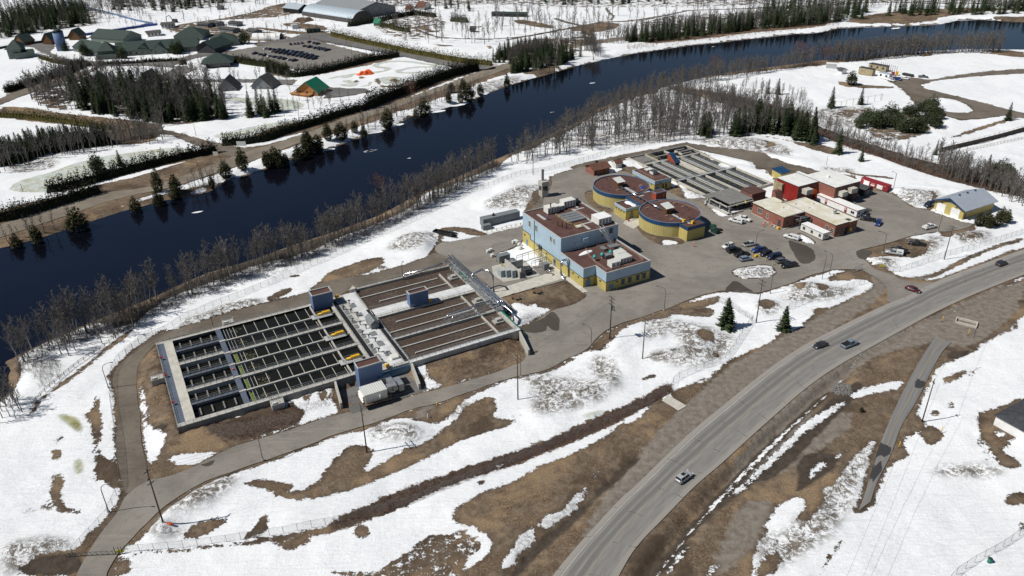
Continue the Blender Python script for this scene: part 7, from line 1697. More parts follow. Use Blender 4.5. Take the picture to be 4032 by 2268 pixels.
# ---------- lamps, poles, wires
def height_at(c,bx,by,tx,ty,z0=0.0):
 b=P(c,bx,by,z0);r=ray(c,tx,ty);t_=(b[0]*r[0]+b[1]*r[1])/(r[0]**2+r[1]**2)
 return CAMH+t_*r[2]-z0
def lamp(label,c,bx,by,h,arm,L=2.4,g='street lamps round the plant'):
 px,py=PH(c,bx,by);z=H(px,py)
 r=empty('street_lamp',label,'street lamp',(px,py,z),R(arm),g)
 m=MB();m.cyl(0,0,-.3,.5,.26,8);m.build('base','concrete',r)
 m=MB();m.tube([(0,0,0),(0,0,h*.45),(0,0,h*.80),(L*.12,0,h*.90),(L*.40,0,h*.97),(L,0,h)],.11,6,.07);m.build('pole','lamppole',r)
 m=MB();m.rbox(L+.3,0,h-.06,h+.10,.8,.3,0,.05);m.build('lamp_head','darkgrey',r)
paint('lamppole',(.13,.10,.075),.6,.2,1)
lamp('street lamp curving over the junction at the lower left','J',642,1072,8.4,0);lamp('street lamp where the dirt road bends past the snow','J',640,342,8.2,15)
lamp('street lamp on the snowy verge below the basins','J',1550,768,8.0,75,1.6);lamp('street lamp on the brown knoll beside the transformer pole','K',1392,248,8.6,150);lamp('street lamp on the yard edge behind the blue spruce knoll','L',185,358,8.6,165)
lamp('street lamp between the wet patch and the snowy verge','L',857,250,8.4,140,1.4);lamp('street lamp beside the flagpole at the entrance','L',1232,130,8.4,150);lamp('street lamp by the pickups on the brown verge','E',1412,828,8.4,165);lamp('street lamp in front of the garage','E',1868,655,8.6,165)
lamp('street lamp in the middle of the staff parking','Z',1100,600,8.4,25);lamp('street lamp beside the utility pole below the brown berm','K',1018,388,8.0,60,1.2);lamp('street lamp beside the basins on the dirt road','A',582,672,5.2,60,.5);lamp('street lamp on the dirt road behind the brown basins','B',800,402,6.0,60,.5)
lamp('street lamp behind the red container','N',60,60,6.0,180,1.5)if False else None
lamp('street lamp over the red container','I',1590,1420,7.5,180,1.6)
def pole(label,c,bx,by,h,arms,ang,thick=.17,kit=0,group='wooden utility poles'):
 px,py=PH(c,bx,by);z=H(px,py)
 r=empty('utility_pole',label,'utility pole',(px,py,z),ang,group)
 m=MB();m.tube([(0,0,-.5),(0,0,h)],thick,8,thick*.6);m.build('pole','polewood',r)
 for k,(za,w)in enumerate(arms):
  m=MB();m.box(-.07,.07,-w,w,h-za-.08,h-za+.08);o=m.build('crossarm','polewood',r)
  q=MB()
  for u in(-w+.1,-w*.45,w*.45,w-.1):q.cyl(0,u,h-za+.08,h-za+.34,.07,6)
  q.build('insulator','midgrey',o)
 if kit:
  m=MB()
  for k in range(3):m.cyl(.45,-.6+.6*k,h-4.6,h-3.4,.26,8)
  m.build('transformer','midgrey',r);m=MB();m.box(.1,.9,-1.2,1.2,h-4.8,h-4.65);m.build('bracket','galv',r)
 return(px,py,z+h)
pd=R(28)
T1=pole('utility pole with equipment at the junction, lower left','S',520,1310,15.6,[(.6,.9),(3.9,.8)],pd-R(60),.21)
T2=pole('utility pole on the brown strip in front of the air handler','K',197,790,14.6,[(.5,1.3),(2.2,1.2)],pd,.19)
T3=pole('utility pole standing in the snow below the brown berm','K',1003,503,14.2,[(.5,1.3),(1.8,1.2)],pd,.19)
T4=pole('utility pole in the snow between the two mottled mounds','K',1668,285,13.6,[(.4,1.4),(1.4,1.2)],pd,.17)
T5=pole('utility pole with transformers beside the brown knoll','K',1493,185,14.8,[(.5,1.4),(1.7,1.3),(2.8,1.2)],pd,.21,1)
T6=pole('utility pole between the two spruces','L',768,435,15.4,[(.6,1.3),(1.9,1.2)],pd,.18)
T7=pole('utility pole beside the bike path in the snow','L',1820,1065,height_at('L',1820,1065,1888,788),[(1.2,.5)],0,.17)
T8=pole('utility pole in the snow by the highway, far right','E',1918,880,13.2,[(.5,1.4),(1.4,1.3)],pd,.18)
T9=pole('dark pole by the fence on the river side','H',190,1320,height_at('H',190,1320,190,1120),[],0,.15)
pole('flagpole like slim dark pole at the entrance','L',1186,160,height_at('L',1186,160,1216,12),[],0,.10)
pole('thin grey pole in the snowfield behind the red buildings','I',1085,1240,height_at('I',1085,1240,1094,1172),[],0,.09)
pole('slim pole standing in the brown area right of the highway','L',2148,530,height_at('L',2148,530,2168,430),[],0,.08)
k=0
for(c,bx,by,tx,ty)in(('G',403,515,395,400),('G',741,430,733,322),('G',90,440,78,340),('G',700,335,697,270),('G',422,300,420,210),('G',128,315,118,220),('F',1480,1025,1465,930),('F',1515,1360,1480,1210),('F',175,1449,155,1400),('G',1157,330,1152,80),('G',992,175,990,110),('G',1935,510,1925,400),('H',10,465,10,340)):
 pole(('first','second','third','fourth','fifth','sixth','seventh','eighth','ninth','tenth','eleventh','twelfth','thirteenth')[k]+' slim pole on the far bank, counted from the lot',c,bx,by,max(4,min(14,height_at(c,bx,by,tx,ty))),[],0,.13,group='slim poles on the far bank');k+=1
def wires(label,A,B,offs=(-1.1,0,1.1),dz=-.3,sag=1.2,r=.022):
 d=Vector((B[0]-A[0],B[1]-A[1],0)).normalized();n=Vector((-d.y,d.x,0))
 m=MB()
 for o in offs:
  pts=[]
  for k in range(13):
   u=k/12;pts.append((A[0]+(B[0]-A[0])*u+n.x*o,A[1]+(B[1]-A[1])*u+n.y*o,A[2]+(B[2]-A[2])*u+dz-sag*4*u*(1-u)))
  m.tube(pts,r,3,caps=False,smooth=False)
 tag(m.build('power_line','darkgrey'),label,'wire','overhead power lines')
wires('power line between the junction pole and the brown strip pole',T1,T2);wires('power line between the brown strip pole and the snow pole',T2,T3);wires('power line from the snow pole to the transformer pole',T3,T5,(-1,1));wires('power line from the transformer pole to the pole between the mounds',T5,T4);wires('power line from the mounds to the pole between the spruces',T4,T6);wires('power line running along the highway to the far right pole',T6,T8)
e1=P('M',1350,1400,6);e2=P('M',1480,1400,6)
wires('pair of wires dropping from the bike path pole to the lower edge',T7,((e1[0]+e2[0])/2,(e1[1]+e2[1])/2,7),(-1.3,1.3),-.8,1.5,.022)
wires('wire running from the bike path pole towards the upper right',T7,(*P('L',2200,330,8),9),(0,),-.4,1.0)
# ---------- fences
def fence(label,txt,h=2.1,post=3.0,mesh=True,rails=(1.0,),mat='fencegrey',group=None,name='chain_fence',r=.035,solid=None,panel='chainlink'):
 pts=[PH(c,x,y)for c,x,y in txt]if isinstance(txt,list)else[]
 q=resample(pts,post)+[pts[-1]]
 q=[(x,y,H(x,y))for x,y in q]
 root=empty(name,label,'fence',(q[0][0],q[0][1],0),0,group);o=(q[0][0],q[0][1])
 m=MB(o)
 for(x,y,z)in q:m.tube([(x,y,z-.2),(x,y,z+h+.05)],r*1.3,4,caps=False,smooth=False)
 if len(q)>100:m.build('posts',mat,root)['kind']='stuff'
 else:
  for q_ in islands(m):q_.build('post',mat,root)
 m=MB(o)
 for k in rails:
  for a,b in zip(q,q[1:]):m.tube([(a[0],a[1],a[2]+h*k),(b[0],b[1],b[2]+h*k)],r*.8,4,caps=False,smooth=False)
 m.build('rail',mat,root)
 if mesh:
  m=MB(o)
  for a,b in zip(q,q[1:]):m.quad((a[0],a[1],a[2]+.05),(b[0],b[1],b[2]+.05),(b[0],b[1],b[2]+h),(a[0],a[1],a[2]+h))
  m.build('mesh_panel',panel,root)
 if solid:
  m=MB(o)
  for a,b in zip(q,q[1:]):
   d=Vector((b[0]-a[0],b[1]-a[1])).normalized()*.04
   m.prism([(a[0]+d.y,a[1]-d.x),(b[0]+d.y,b[1]-d.x),(b[0]-d.y,b[1]+d.x),(a[0]-d.y,a[1]+d.x)],min(a[2],b[2]),a[2]+h*.75)
  m.build('boards',solid,root)
def ft(s):
 out=[]
 for part in s.split(';'):
  t_=part.split();v=list(map(float,t_[1:]));out+=[(t_[0],v[i],v[i+1])for i in range(0,len(v),2)]
 return out
fence('chain link fence following the brown ditch along the highway side',ft("J 740 1312 900 1300 1100 1280 1300 1255 1500 1225 1700 1195 1920 1150; K 430 1062 600 985 800 905 1000 835 1200 745 1400 665 1640 560 1823 450; L 250 800 400 740 560 680 620 610 700 480 745 425"))
fence('chain link fence from the spruce pole up to the yard',ft("L 745 425 680 385 620 345 520 300 470 310"))
fence('chain link fence on the snow between the spruces and the entrance',ft("L 975 350 1100 305 1250 255 1380 210 1455 185"))
fence('chain link fence along the highway east of the entrance',ft("E 1350 950 1430 965 1520 995 1700 935 1920 855 2230 775 2400 720 2576 665"))
fence('chain link fence along the river side of the plant',ft("A 0 850 100 765 190 722 340 640 500 562 700 480 900 400 1200 272 1450 160 1718 42; G 1650 1449 1800 1400 2000 1322 2200 1292 2400 1240 2576 1192; D 300 200 600 130 900 75 1190 40"))
fence('chain link fence beside the dirt road on the left',ft("J 900 20 830 70 760 125 700 180 665 240 655 300 655 420 670 520 690 640 705 800 710 930 680 1000 640 1080"))
fence('chain link fence running down to the lower left gate',ft("J 640 1090 600 1135 540 1200 480 1265 430 1325"))
fence('chain link fence in the lower right corner',ft("M 2080 1330 2110 1291 2250 1200 2420 1110 2576 1000 2700 930"))
fence('dark timber rail fence above the river strip on the left',ft("J 190 440 270 360 350 292 470 195 620 95 700 35 790 -20"),1.2,2.0,False,(.4,.7,1.0),'polewood',name='timber_fence',r=.07)
fence('board fence with tall posts at the right edge',ft("I 1940 1150 2200 1090 2400 1040 2576 990 2700 960"),3.2,4.0,False,(1.0,),'wood',name='timber_fence',r=.06,solid='polewood')
fence('low timber rail fence below the board fence',ft("I 1980 1180 2200 1130 2400 1085 2576 1050 2700 1020"),1.4,2.5,False,(.35,.7,1.0),'wood',name='timber_fence',r=.05)
fence('tall post fence in the snow near the dark spruces',ft("I 1120 815 1190 815 1250 795 1310 790 1370 780 1440 768 1500 755"),3.6,5.5,False,(1.0,),'wood',name='post_fence',r=.07)
fence('blue screen fence behind the resort',ft("F 600 275 800 245 1000 215 1190 190"),2.6,4,False,(1.0,),'tarp_blue',name='screen_fence',r=.05,solid='tarp_blue')
fence('long grey blue boundary wall running into the far forest',ft("F 480 20 650 60 850 110 1030 160 1160 185"),2.4,5,False,(1.0,),'shedblue',name='screen_fence',r=.05,solid='shedblue')
fence('dark green board fence behind the resort cabins',ft("F -20 375 60 360 200 335 310 325 460 300 520 290"),2.6,4,False,(1.0,),'charcoal',name='screen_fence',r=.05,solid='charcoal')
fence('white rail corral fence on the far snowfield',ft("G 1700 75 1870 55 2030 105"),2.4,5,False,(.5,1.0),'rail',name='corral_fence',r=.09)
fence('small fence posts along the resort parking lot',ft("G 450 300 600 330 800 370 990 405"),1.3,3.0,False,(.8,),'darkgrey',name='post_fence',r=.14)
t=empty('sliding_gate','long low sliding gate across the entrance at the lower left','gate',(*P('J',385,1337),0),0)
ga,gb=P('J',385,1337),P('J',700,1322);o=(ga[0],ga[1]);m=MB(o)
for z in(.2,1.1):m.tube([(ga[0],ga[1],z),(gb[0],gb[1],z)],.06,4,smooth=False)
for k in range(11):
 u=k/10;x,y=ga[0]+(gb[0]-ga[0])*u,ga[1]+(gb[1]-ga[1])*u;m.tube([(x,y,.1),(x,y,1.15)],.05,4)
 if k<10:x2,y2=ga[0]+(gb[0]-ga[0])*(u+.1),ga[1]+(gb[1]-ga[1])*(u+.1);m.tube([(x,y,.2),(x2,y2,1.1)],.035,4)
m.build('frame','darkgrey',t);m=MB(o)
for d in(-.6,.3,.9):m.tube([(gb[0]+d,gb[1],-.1),(gb[0]+d,gb[1],2.2)],.07,5)
m.build('gate_post','darkgrey',t)
def board(label,c,x,y,w,h,z,ang,mat='paleyellow',posts=True,name='sign',lean=0):
 px,py=PH(c,x,y);r=empty(name,label,'sign',(px,py,H(px,py)),ang)
 m=MB();m.box(-w/2,w/2,-.03,.03,z,z+h);m.build('board',mat,r);m=MB()
 for s in(-1,1):m.cyl(s*w*.4,.06,0,z+.1,.035,5)
 m.build('post','rail',r)
board('yellow sign board on the lower left gate','J',712,1320,1.7,.7,.5,R(10),'yellowsign');paint('yellowsign',(.62,.58,.02),.5,.05)if False else None
board('yellow sign board on the fence beside the entrance','E',1408,948,1.8,.7,.4,R(-10),'yellowsign')
board('large framed white sign at the far bank road entrance','F',1825,1112,5.0,2.4,.8,R(-5),'white');board('small white stone sign at the end of the cedar row','F',1630,1180,2.6,2.2,.3,R(-5),'offwhite')
t=empty('sliding_gate','open wire gate beside the entrance road','gate',(*P('E',1155,975),0),0);ga,gb=P('E',1158,990),P('E',1245,962);o=(ga[0],ga[1]);m=MB(o)
for z in(.2,2.1):m.tube([(ga[0],ga[1],z),(gb[0],gb[1],z)],.06,4)
for k in range(4):u=k/3;m.tube([(ga[0]+(gb[0]-ga[0])*u,ga[1]+(gb[1]-ga[1])*u,0),(ga[0]+(gb[0]-ga[0])*u,ga[1]+(gb[1]-ga[1])*u,2.2)],.06,4)
m.build('frame','rail',t);m=MB(o);m.quad((ga[0],ga[1],.2),(gb[0],gb[1],.2),(gb[0],gb[1],2.1),(ga[0],ga[1],2.1));m.build('mesh_panel','chainlink',t);t.location=(*o,0)
for k,(c,x,y)in enumerate((('M',1742,445),('M',2022,345),('L',2110,515),('L',1945,430))):
 px,py=PH(c,x,y);t=empty('marker_post',('yellow marker post beside the bike path','yellow marker post in the wet hollow','yellow marker post in the brown area upper right','yellow marker post near the highway shoulder')[k],'marker',(px,py,H(px,py)),0,'yellow marker posts')
 m=MB();m.tube([(0,0,0),(.25,.1,2.0)],.09,6);m.build('shaft','yellow',t);m=MB();m.cyl(0,0,-.1,.12,.16,6);m.build('foot','darkgrey',t)
for k,(x,y)in enumerate(((567,350),(726,430),(888,520),(1050,620),(1228,690),(1385,800),(1562,895),(1742,990),(1065,720),(1200,740))):
 px,py=P('Z',x,y+30);t=empty('bollard',('first','second','third','fourth','fifth','sixth','seventh','eighth','ninth','tenth')[k]+' yellow plug in post along the staff parking row','bollard',(px,py,0),0,'yellow posts in the staff parking')
 m=MB();m.cyl(0,0,0,1.0,.11,8);m.build('post','paleyellow',t);m=MB();m.box(-.16,.16,-.14,.14,1.0,1.3);m.build('socket','paleyellow',t)
px,py=PH('S',615,1330);t=empty('traffic_drum','orange and black traffic drum lying beside the junction pole','traffic drum',(px,py,H(px,py)+.3),R(-10))
m=MB();m.tube([(-.7,0,0),(.7,0,0)],.3,12);m.build('drum','orange',t);m=MB()
for k in(-.4,0,.4):m.tube([(k-.06,0,0),(k+.06,0,0)],.315,12)
m.build('stripe','black',t)
px,py=PH('K',572,535);t=empty('hydrant','yellow hydrant by the road in front of the loading pad','hydrant',(px,py,H(px,py)),0);m=MB();m.cyl(0,0,0,.8,.16,8);m.cyl(0,0,.8,1.0,.2,8,.08);m.tube([(-.3,0,.6),(.3,0,.6)],.08,6);m.build('body','yellow',t)
px,py=PH('K',522,605);t=empty('vent_post','pale vent post beside the grey asphalt apron','post',(px,py,H(px,py)),0);m=MB();m.cyl(0,0,0,1.3,.16,8);m.cyl(.3,0,0,.9,.12,8);m.build('pipe','offwhite',t)
heap('boulder','brown boulder on the snow by the fence','boulder','L',512,650,0,'wood',(1.0,.7,.7),9)
t=empty('concrete_box','pale square concrete box in the brown area right of the highway','box',(*P('L',2100,440),0),R(-35));m=MB()
for q in((-3,3,-1.7,-1.4),(-3,3,1.4,1.7),(-3,-2.7,-1.4,1.4),(2.7,3,-1.4,1.4)):m.box(*q,0,.7)
m.build('rim','paleconcrete',t)
o=sheet('slab',[P('L',*p)for p in((168,930),(215,898),(328,965),(275,995))],[],'paleconcrete',.12)
px,py=P('M',2345,1200);t=empty('rubbish_bin','green rubbish bin on bare ground in the lower right corner','bin',(px,py,H(px,py)),0);m=MB();m.cyl(0,0,0,1.1,.4,10,.45);m.build('drum','greenpipe',t);m=MB();m.cyl(0,0,1.1,1.2,.48,10,.3);m.build('lid','dumpgreen',t)
# ---------- trees
def unit(rnd):
 a=rnd.uniform(0,6.283);z=rnd.uniform(-1,1);q=math.sqrt(1-z*z);return Vector((q*math.cos(a),q*math.sin(a),z))
def bare_tree(seed,h,tb=1.0,wide=.23,limbs=18,sub=6,tw=5,thick=.016,start=.28):
 rnd=random.Random(seed);T_=MB();C_=MB()
 lean=Vector((rnd.uniform(-.05,.05),rnd.uniform(-.05,.05),0));pts=[Vector((0,0,-.4))]
 for k in range(1,7):pts.append(Vector((0,0,h*k/6))+lean*h*k/6+Vector((rnd.uniform(-1,1),rnd.uniform(-1,1),0))*h*.012*k)
 T_.tube(pts,h*thick,5,h*.002,caps=False)
 def at(u):k=min(5,int(u*6));return pts[k].lerp(pts[k+1],u*6-k)
 def twig(p,d,L,w):
  n=d.cross(unit(rnd)).normalized()*w;a,b,c=p-n,p+n,p+d*L;C_.tri(tuple(a),tuple(b),tuple(c))
 for i in range(limbs):
  u=start+(1-start)*(i+rnd.random())/limbs*.97;p=at(u);an=i*2.4+rnd.uniform(-.4,.4);L=h*wide*(1.15-u*.75)*rnd.uniform(.7,1.25)
  d=Vector((math.cos(an),math.sin(an),rnd.uniform(.7,1.5))).normalized();q=p+d*L*.5;e=q+(d+Vector((0,0,.5))).normalized()*L*.55
  C_.tube([p,q,e],h*.0042*(1.2-u*.5),3,.012,caps=False,smooth=False)
  for j in range(sub):
   v=(j+.6)/sub;s0=p.lerp(q,v*2)if v<.5 else q.lerp(e,v*2-1);d2=(d+unit(rnd)*.75+Vector((0,0,.25))).normalized();L2=L*.42*rnd.uniform(.6,1.2);twig(s0,d2,L2,.05*tb)
   for k in range(tw):twig(s0+d2*L2*(.3+.7*k/tw),(d2+unit(rnd)*.8+Vector((0,0,.3))).normalized(),L2*.65,.036*tb)
 return T_,C_
def spruce_tree(seed,h,r=.235,leaf=5,dense=1.0):
 rnd=random.Random(seed);T_=MB();C_=MB();T_.tube([(0,0,-.3),(0,0,h*.97)],h*.014,5,.03,caps=False)
 n=int(h*1.5*dense)+3
 for i in range(n):
  u=i/(n-1);z=h*(.06+.93*u);R_=h*r*(1-u)**.85*rnd.uniform(.8,1.12)+.12;nb=int(6+6*(1-u))
  for j in range(nb):
   a=j*6.283/nb+rnd.random()*.7;L=R_*rnd.uniform(.75,1.2);d=Vector((math.cos(a),math.sin(a),-.22+.35*u));s=Vector((-math.sin(a),math.cos(a),0));p=Vector((0,0,z));w=.16*L+.14
   C_.quad(tuple(p-s*w*.3),tuple(p+d*L*.55-s*w+Vector((0,0,-.12*L))),tuple(p+d*L),tuple(p+d*L*.55+s*w+Vector((0,0,-.05*L))))
   for k in range(leaf):
    q=p+d*L*rnd.uniform(.35,1)+unit(rnd)*.22;t1=unit(rnd)*rnd.uniform(.2,.42);t2=unit(rnd)*rnd.uniform(.2,.36);C_.tri(tuple(q),tuple(q+t1+Vector((0,0,-.1))),tuple(q+t2))
 return T_,C_
def clump(C_,cx,cy,z0,h,rx,ry,n,rnd,size=.5,cone=.3):
 for k in range(n):
  v=unit(rnd);q=rnd.uniform(.3,1.0)**.6;zz=(v.z*.5+.5);f=1-cone*zz
  p=Vector((cx+v.x*rx*q*f*1.1,cy+v.y*ry*q*f*1.1,z0+zz*h*q if v.z>0 else z0+zz*h));t1=unit(rnd)*size*rnd.uniform(.5,1.2);t2=unit(rnd)*size*rnd.uniform(.5,1.1)
  C_.tri(tuple(p),tuple(p+t1),tuple(p+t2))
def cedar_tree(seed,h,r=.32,n=1100,cone=.6,lobes=1,size=.8):
 rnd=random.Random(seed);T_=MB();C_=MB();T_.tube([(0,0,-.3),(0,0,h*.85)],h*.02,5,.03,caps=False)
 for l in range(lobes):
  a=rnd.uniform(0,6.28);o=0 if l==0 else h*r*.5;hh=h*(1 if l==0 else rnd.uniform(.6,.85));clump(C_,o*math.cos(a),o*math.sin(a),.2,hh,h*r*(1 if lobes==1 else.75),h*r*(1 if lobes==1 else.75),n//lobes,rnd,size,cone)
 return T_,C_
def variants(fn,name,nv,bark_m,leaf_m,**kw):
 out=[]
 for k in range(nv):
  T_,C_=fn(k*7+3,10.0,**kw);a=T_.build("trunk",bark_m);b=C_.build("crown",leaf_m);out.append((a.data,b.data,T_,C_));bpy.data.objects.remove(a);bpy.data.objects.remove(b)
 return name,out
VB=variants(bare_tree,'bare_tree',7,'bark','twig',tb=1.05);VBW=variants(bare_tree,'bare_tree',3,'birchbark','twig',tb=1.2,wide=.26,start=.35);VLOW=variants(bare_tree,'bare_tree',5,'bark','twig',tb=1.7,limbs=14,sub=5,tw=4,thick=.019)
VBUSH=variants(bare_tree,'bare_bush',3,'redtwig','redtwig',wide=.75,limbs=26,sub=6,tw=4,start=.08,thick=.012)
VS=variants(spruce_tree,'spruce_tree',5,'bark','spruce');VSN=variants(spruce_tree,'spruce_tree',4,'bark','spruce',r=.16,leaf=3);VC=variants(cedar_tree,'cedar_tree',4,'bark','cedar');VP=variants(cedar_tree,'pine_tree',4,'bark','pine',r=.36,lobes=4,cone=.35,n=1500)
def tree(V_,x,y,h,label,group=None,k=None,wide=1.0,rnd=random.Random(77),cat='tree'):
 name,vs=V_;tr,cr,_,_=vs[rnd.randrange(len(vs))if k is None else k]
 r=empty(name,label,cat,(x,y,H(x,y)-.05),rnd.uniform(0,6.28),group);s=h/10;r.scale=(s*wide,s*wide,s)
 for nm,me in(('trunk',tr),('crown',cr)):o=bpy.data.objects.new(nm,me);COL.objects.link(o);o.parent=r
def scatter(txt,n,seed,mind=1.6):
 pg=poly(txt);rs_=np.random.RandomState(seed);xs=[p[0]for p in pg];ys=[p[1]for p in pg];out=[];tries=0
 while len(out)<n and tries<30:
  X=rs_.uniform(min(xs),max(xs),4*n);Y=rs_.uniform(min(ys),max(ys),4*n);ok=inside(X,Y,pg)&(sdf(X,Y,RIVER,3)<-1.2);tries+=1
  for x,y in zip(X[ok],Y[ok]):
   if len(out)>=n:break
   if all((x-a)**2+(y-b)**2>mind*mind for a,b in out[-60:]):out.append((x,y))
 return out
BARE=[];SPR=[]
def add(L,txt,n,h0,h1,label,group,seed,mind=1.6,V_=None):
 rr=random.Random(seed)
 for x,y in scatter(txt,n,seed,mind):L.append((x,y,rr.uniform(h0,h1),label,group,V_))
g1='leafless trees on the near riverbank'
add(BARE,'V 30 935 70 885 110 868 200 826 300 792 394 752 496 712 582 685 657 655 758 634 859 588 956 555 1040 515 1100 480 1180 440 1240 412 1250 428 1180 462 1100 505 1040 535 956 576 859 608 758 655 657 674 582 706 496 736 394 780 330 822 240 838 150 862 110 880 70 905',225,9,15.5,'bare grey tree in the strip along the near riverbank',g1,1,1.5)
add(BARE,'J 330 60 440 60 450 150 360 160',9,8,12,'bare tree on the snowy point by the timber fence','leafless trees by the timber fence',2);add(BARE,'J -20 430 60 400 130 420 200 500 150 530 -20 560',12,8,11,'bare tree at the left edge below the timber fence','leafless trees below the timber fence',3)
add(BARE,'J 560 20 760 -20 700 40 600 90',8,8,12,'bare tree beside the upper timber fence','leafless trees by the timber fence',4)
g2='leafless wood behind the plant'
add(BARE,'H 0 1240 60 1150 300 1050 400 1010 480 985 620 890 800 810 1000 730 1160 690 1400 720 1700 760 2000 830 2300 960 2100 1000 1700 1030 1400 1060 1000 1090 700 1130 450 1180 150 1250',720,8,13,'bare slender tree in the snowy wood behind the plant',g2,5,1.6)
add(BARE,'H 380 960 500 890 640 830 800 760 950 710 1060 670 1350 600 1700 540 1900 520 2300 475 2300 500 1900 560 1400 640 1200 680 1000 720 700 860 480 990',300,6,12,'bare tree along the river beyond the wood','leafless trees along the far reach of the near bank',6,1.8)
add(BARE,'I 950 455 1200 440 1600 400 2000 380 2400 370 2400 400 2000 405 1600 440 1250 470',300,9,15,'bare tree at the bend of the river','leafless trees at the river bend',7,2)
add(BARE,'I 60 640 400 720 800 840 1100 960 1500 1090 1800 1190 2100 1250 2576 1370 2576 1449 2300 1440 1900 1330 1500 1200 1200 1110 1000 1010 700 900 300 780',330,4,9,'bare shrubby tree along the brown ditch','leafless growth along the ditch',8,2)
add(BARE,'I 500 620 900 740 1050 900 1250 1000 1500 1100 1300 1110 1000 960 700 800 400 700',90,5,8,'bare shrubby tree beside the ditch snow','leafless growth along the ditch',9,2)
add(BARE,'F 200 700 560 560 900 580 1700 700 1740 900 1200 960 850 850 300 830',260,11,18,'bare tree in the grove by the cabins','leafless trees in the cabin grove',10,2.2);add(BARE,'F 0 1240 300 1120 800 1060 1230 980 1250 1080 900 1110 400 1200 0 1310',110,9,14,'bare tree in the left bank thicket','leafless trees in the left thicket',11,2)
add(BARE,'G 1900 500 2000 460 2576 360 2576 480 2050 560; H 150 560 550 480 700 420 560 380 100 420',200,8,13,'bare tree on the far riverbank','leafless trees on the far riverbank',12,2);add(BARE,'H 300 350 900 330 1400 280 1900 220 2500 180 2500 100 1900 160 1200 200 900 280 300 310',380,9,14,'bare tree on the far upstream bank','leafless trees on the far upstream bank',13,2.5)
add(BARE,'G 1050 320 1900 340 2300 240 2500 100 1800 130 1100 200',46,10,17,'bare tree standing on the far snowfield','leafless trees on the far snowfield',14,6);add(BARE,'H 200 320 1900 200 2576 60 1500 60 400 150',60,10,16,'bare tree on the farthest snowfield','leafless trees on the farthest snowfield',15,6)
add(BARE,'F -100 60 700 -60 2400 -60 2400 15 1400 75 800 160 200 290 -100 300',430,10,16,'bare tree in the distant forest','leafless trees of the distant forest',16,4);add(BARE,'G 800 -60 2576 -60 2576 30 1500 40 900 60',330,10,16,'bare tree in the distant forest edge','leafless trees of the distant forest',17,4);add(BARE,'I 0 60 1200 80 2000 60 2700 110 2700 20 1000 -30 0 -30',380,10,15,'bare tree in the far upstream forest','leafless trees of the distant forest',18,4)
add(BARE,'G 0 840 400 800 400 700 800 740 640 800 300 900',24,6,10,'bare tree by the orange cabin','leafless trees by the orange cabin',19,3);add(BARE,'G 600 1040 1300 780 1700 650 1700 680 1300 830 700 1070',90,5,9,'bare tree on the far road verge','leafless trees on the far road verge',20,2.5)
add(BARE,'V 0 606 200 552 400 496 540 452 760 397 1000 315 1180 252 1280 215 1300 222 1180 266 1000 332 760 410 540 472 400 512 200 572 0 624',210,4,9,'bare small tree on the far river verge','leafless trees on the far river verge',22,1.8)
add(BARE,'F 560 160 1400 70 2300 20 2560 260 1900 330 1400 200 900 230',130,4,9,'bare tree around the far farm buildings','leafless trees around the far farmstead',23,4);add(BARE,'G 900 90 2576 20 2576 280 1900 330 1100 320',110,6,13,'bare tree among the far snow paths','leafless trees among the far snow paths',24,4);add(BARE,'F 700 480 1400 450 1700 560 2200 600 2300 800 1800 720 900 600',80,5,10,'bare tree around the slate cabins','leafless trees around the slate cabins',25,3)
add(BARE,'E 1850 60 2050 130 2576 330 2576 460 2300 330 1900 170',110,7,12,'bare tree behind the garage','leafless trees behind the garage',21,2.5)
g5='dark spruces'
add(SPR,'I 350 1030 400 1040 560 1010 720 1030 860 1060 1000 1090 1000 1040 800 980 600 960 400 980',30,11,16,'dark spruce in the row behind the plant snowfield','spruces behind the plant',31,2.4);add(SPR,'I 80 1040 200 1040 260 1000 140 980',8,8,12,'dark spruce at the edge of the bare wood','spruces behind the plant',32,2)
for(x,y,h,lb)in((640,710,9,'first'),(715,715,10,'second'),(1118,810,12,'third'),(1340,790,10,'fourth'),(1170,1160,13,'fifth'),(985,1090,9,'sixth'),(2450,910,10,'seventh'),(1345,1215,7,'eighth'),(1905,1170,8,'ninth'),(2130,1290,8,'tenth'),(2290,1310,9,'eleventh')):q=P('I',x,y);SPR.append((q[0],q[1],h,lb+' lone spruce on the snow north east of the plant',None,None))
add(SPR,'F 230 760 500 700 640 850 1200 930 1700 900 1700 780 1200 700 800 640 500 700',170,9,16,'dark spruce in the grove by the cabins','spruces in the cabin grove',33,2.4);add(SPR,'F 1820 880 1900 900 2060 880 2110 840 1950 850',7,9,15,'dark spruce in the clump right of the grove','spruces right of the grove',34,3);add(SPR,'F 0 1260 400 1150 820 1090 820 1060 400 1090 0 1180',130,7,12,'dark spruce in the left bank thicket','spruces in the left thicket',35,2)
add(SPR,'F 0 300 220 260 560 200 700 190 640 60 200 100 0 180',190,11,18,'dark spruce in the upper left forest','spruces of the upper left forest',36,3.5,'n');add(SPR,'F 850 90 1300 90 1900 20 1800 -40 900 -40',90,10,15,'dark spruce in the distant forest','spruces of the distant forest',37,4,'n');add(SPR,'H 900 330 1300 300 1900 225 2400 180 2400 130 1900 180 1300 240 900 300',200,9,14,'narrow dark spruce on the far upstream bank','spruces on the far upstream bank',38,2.5,'n')
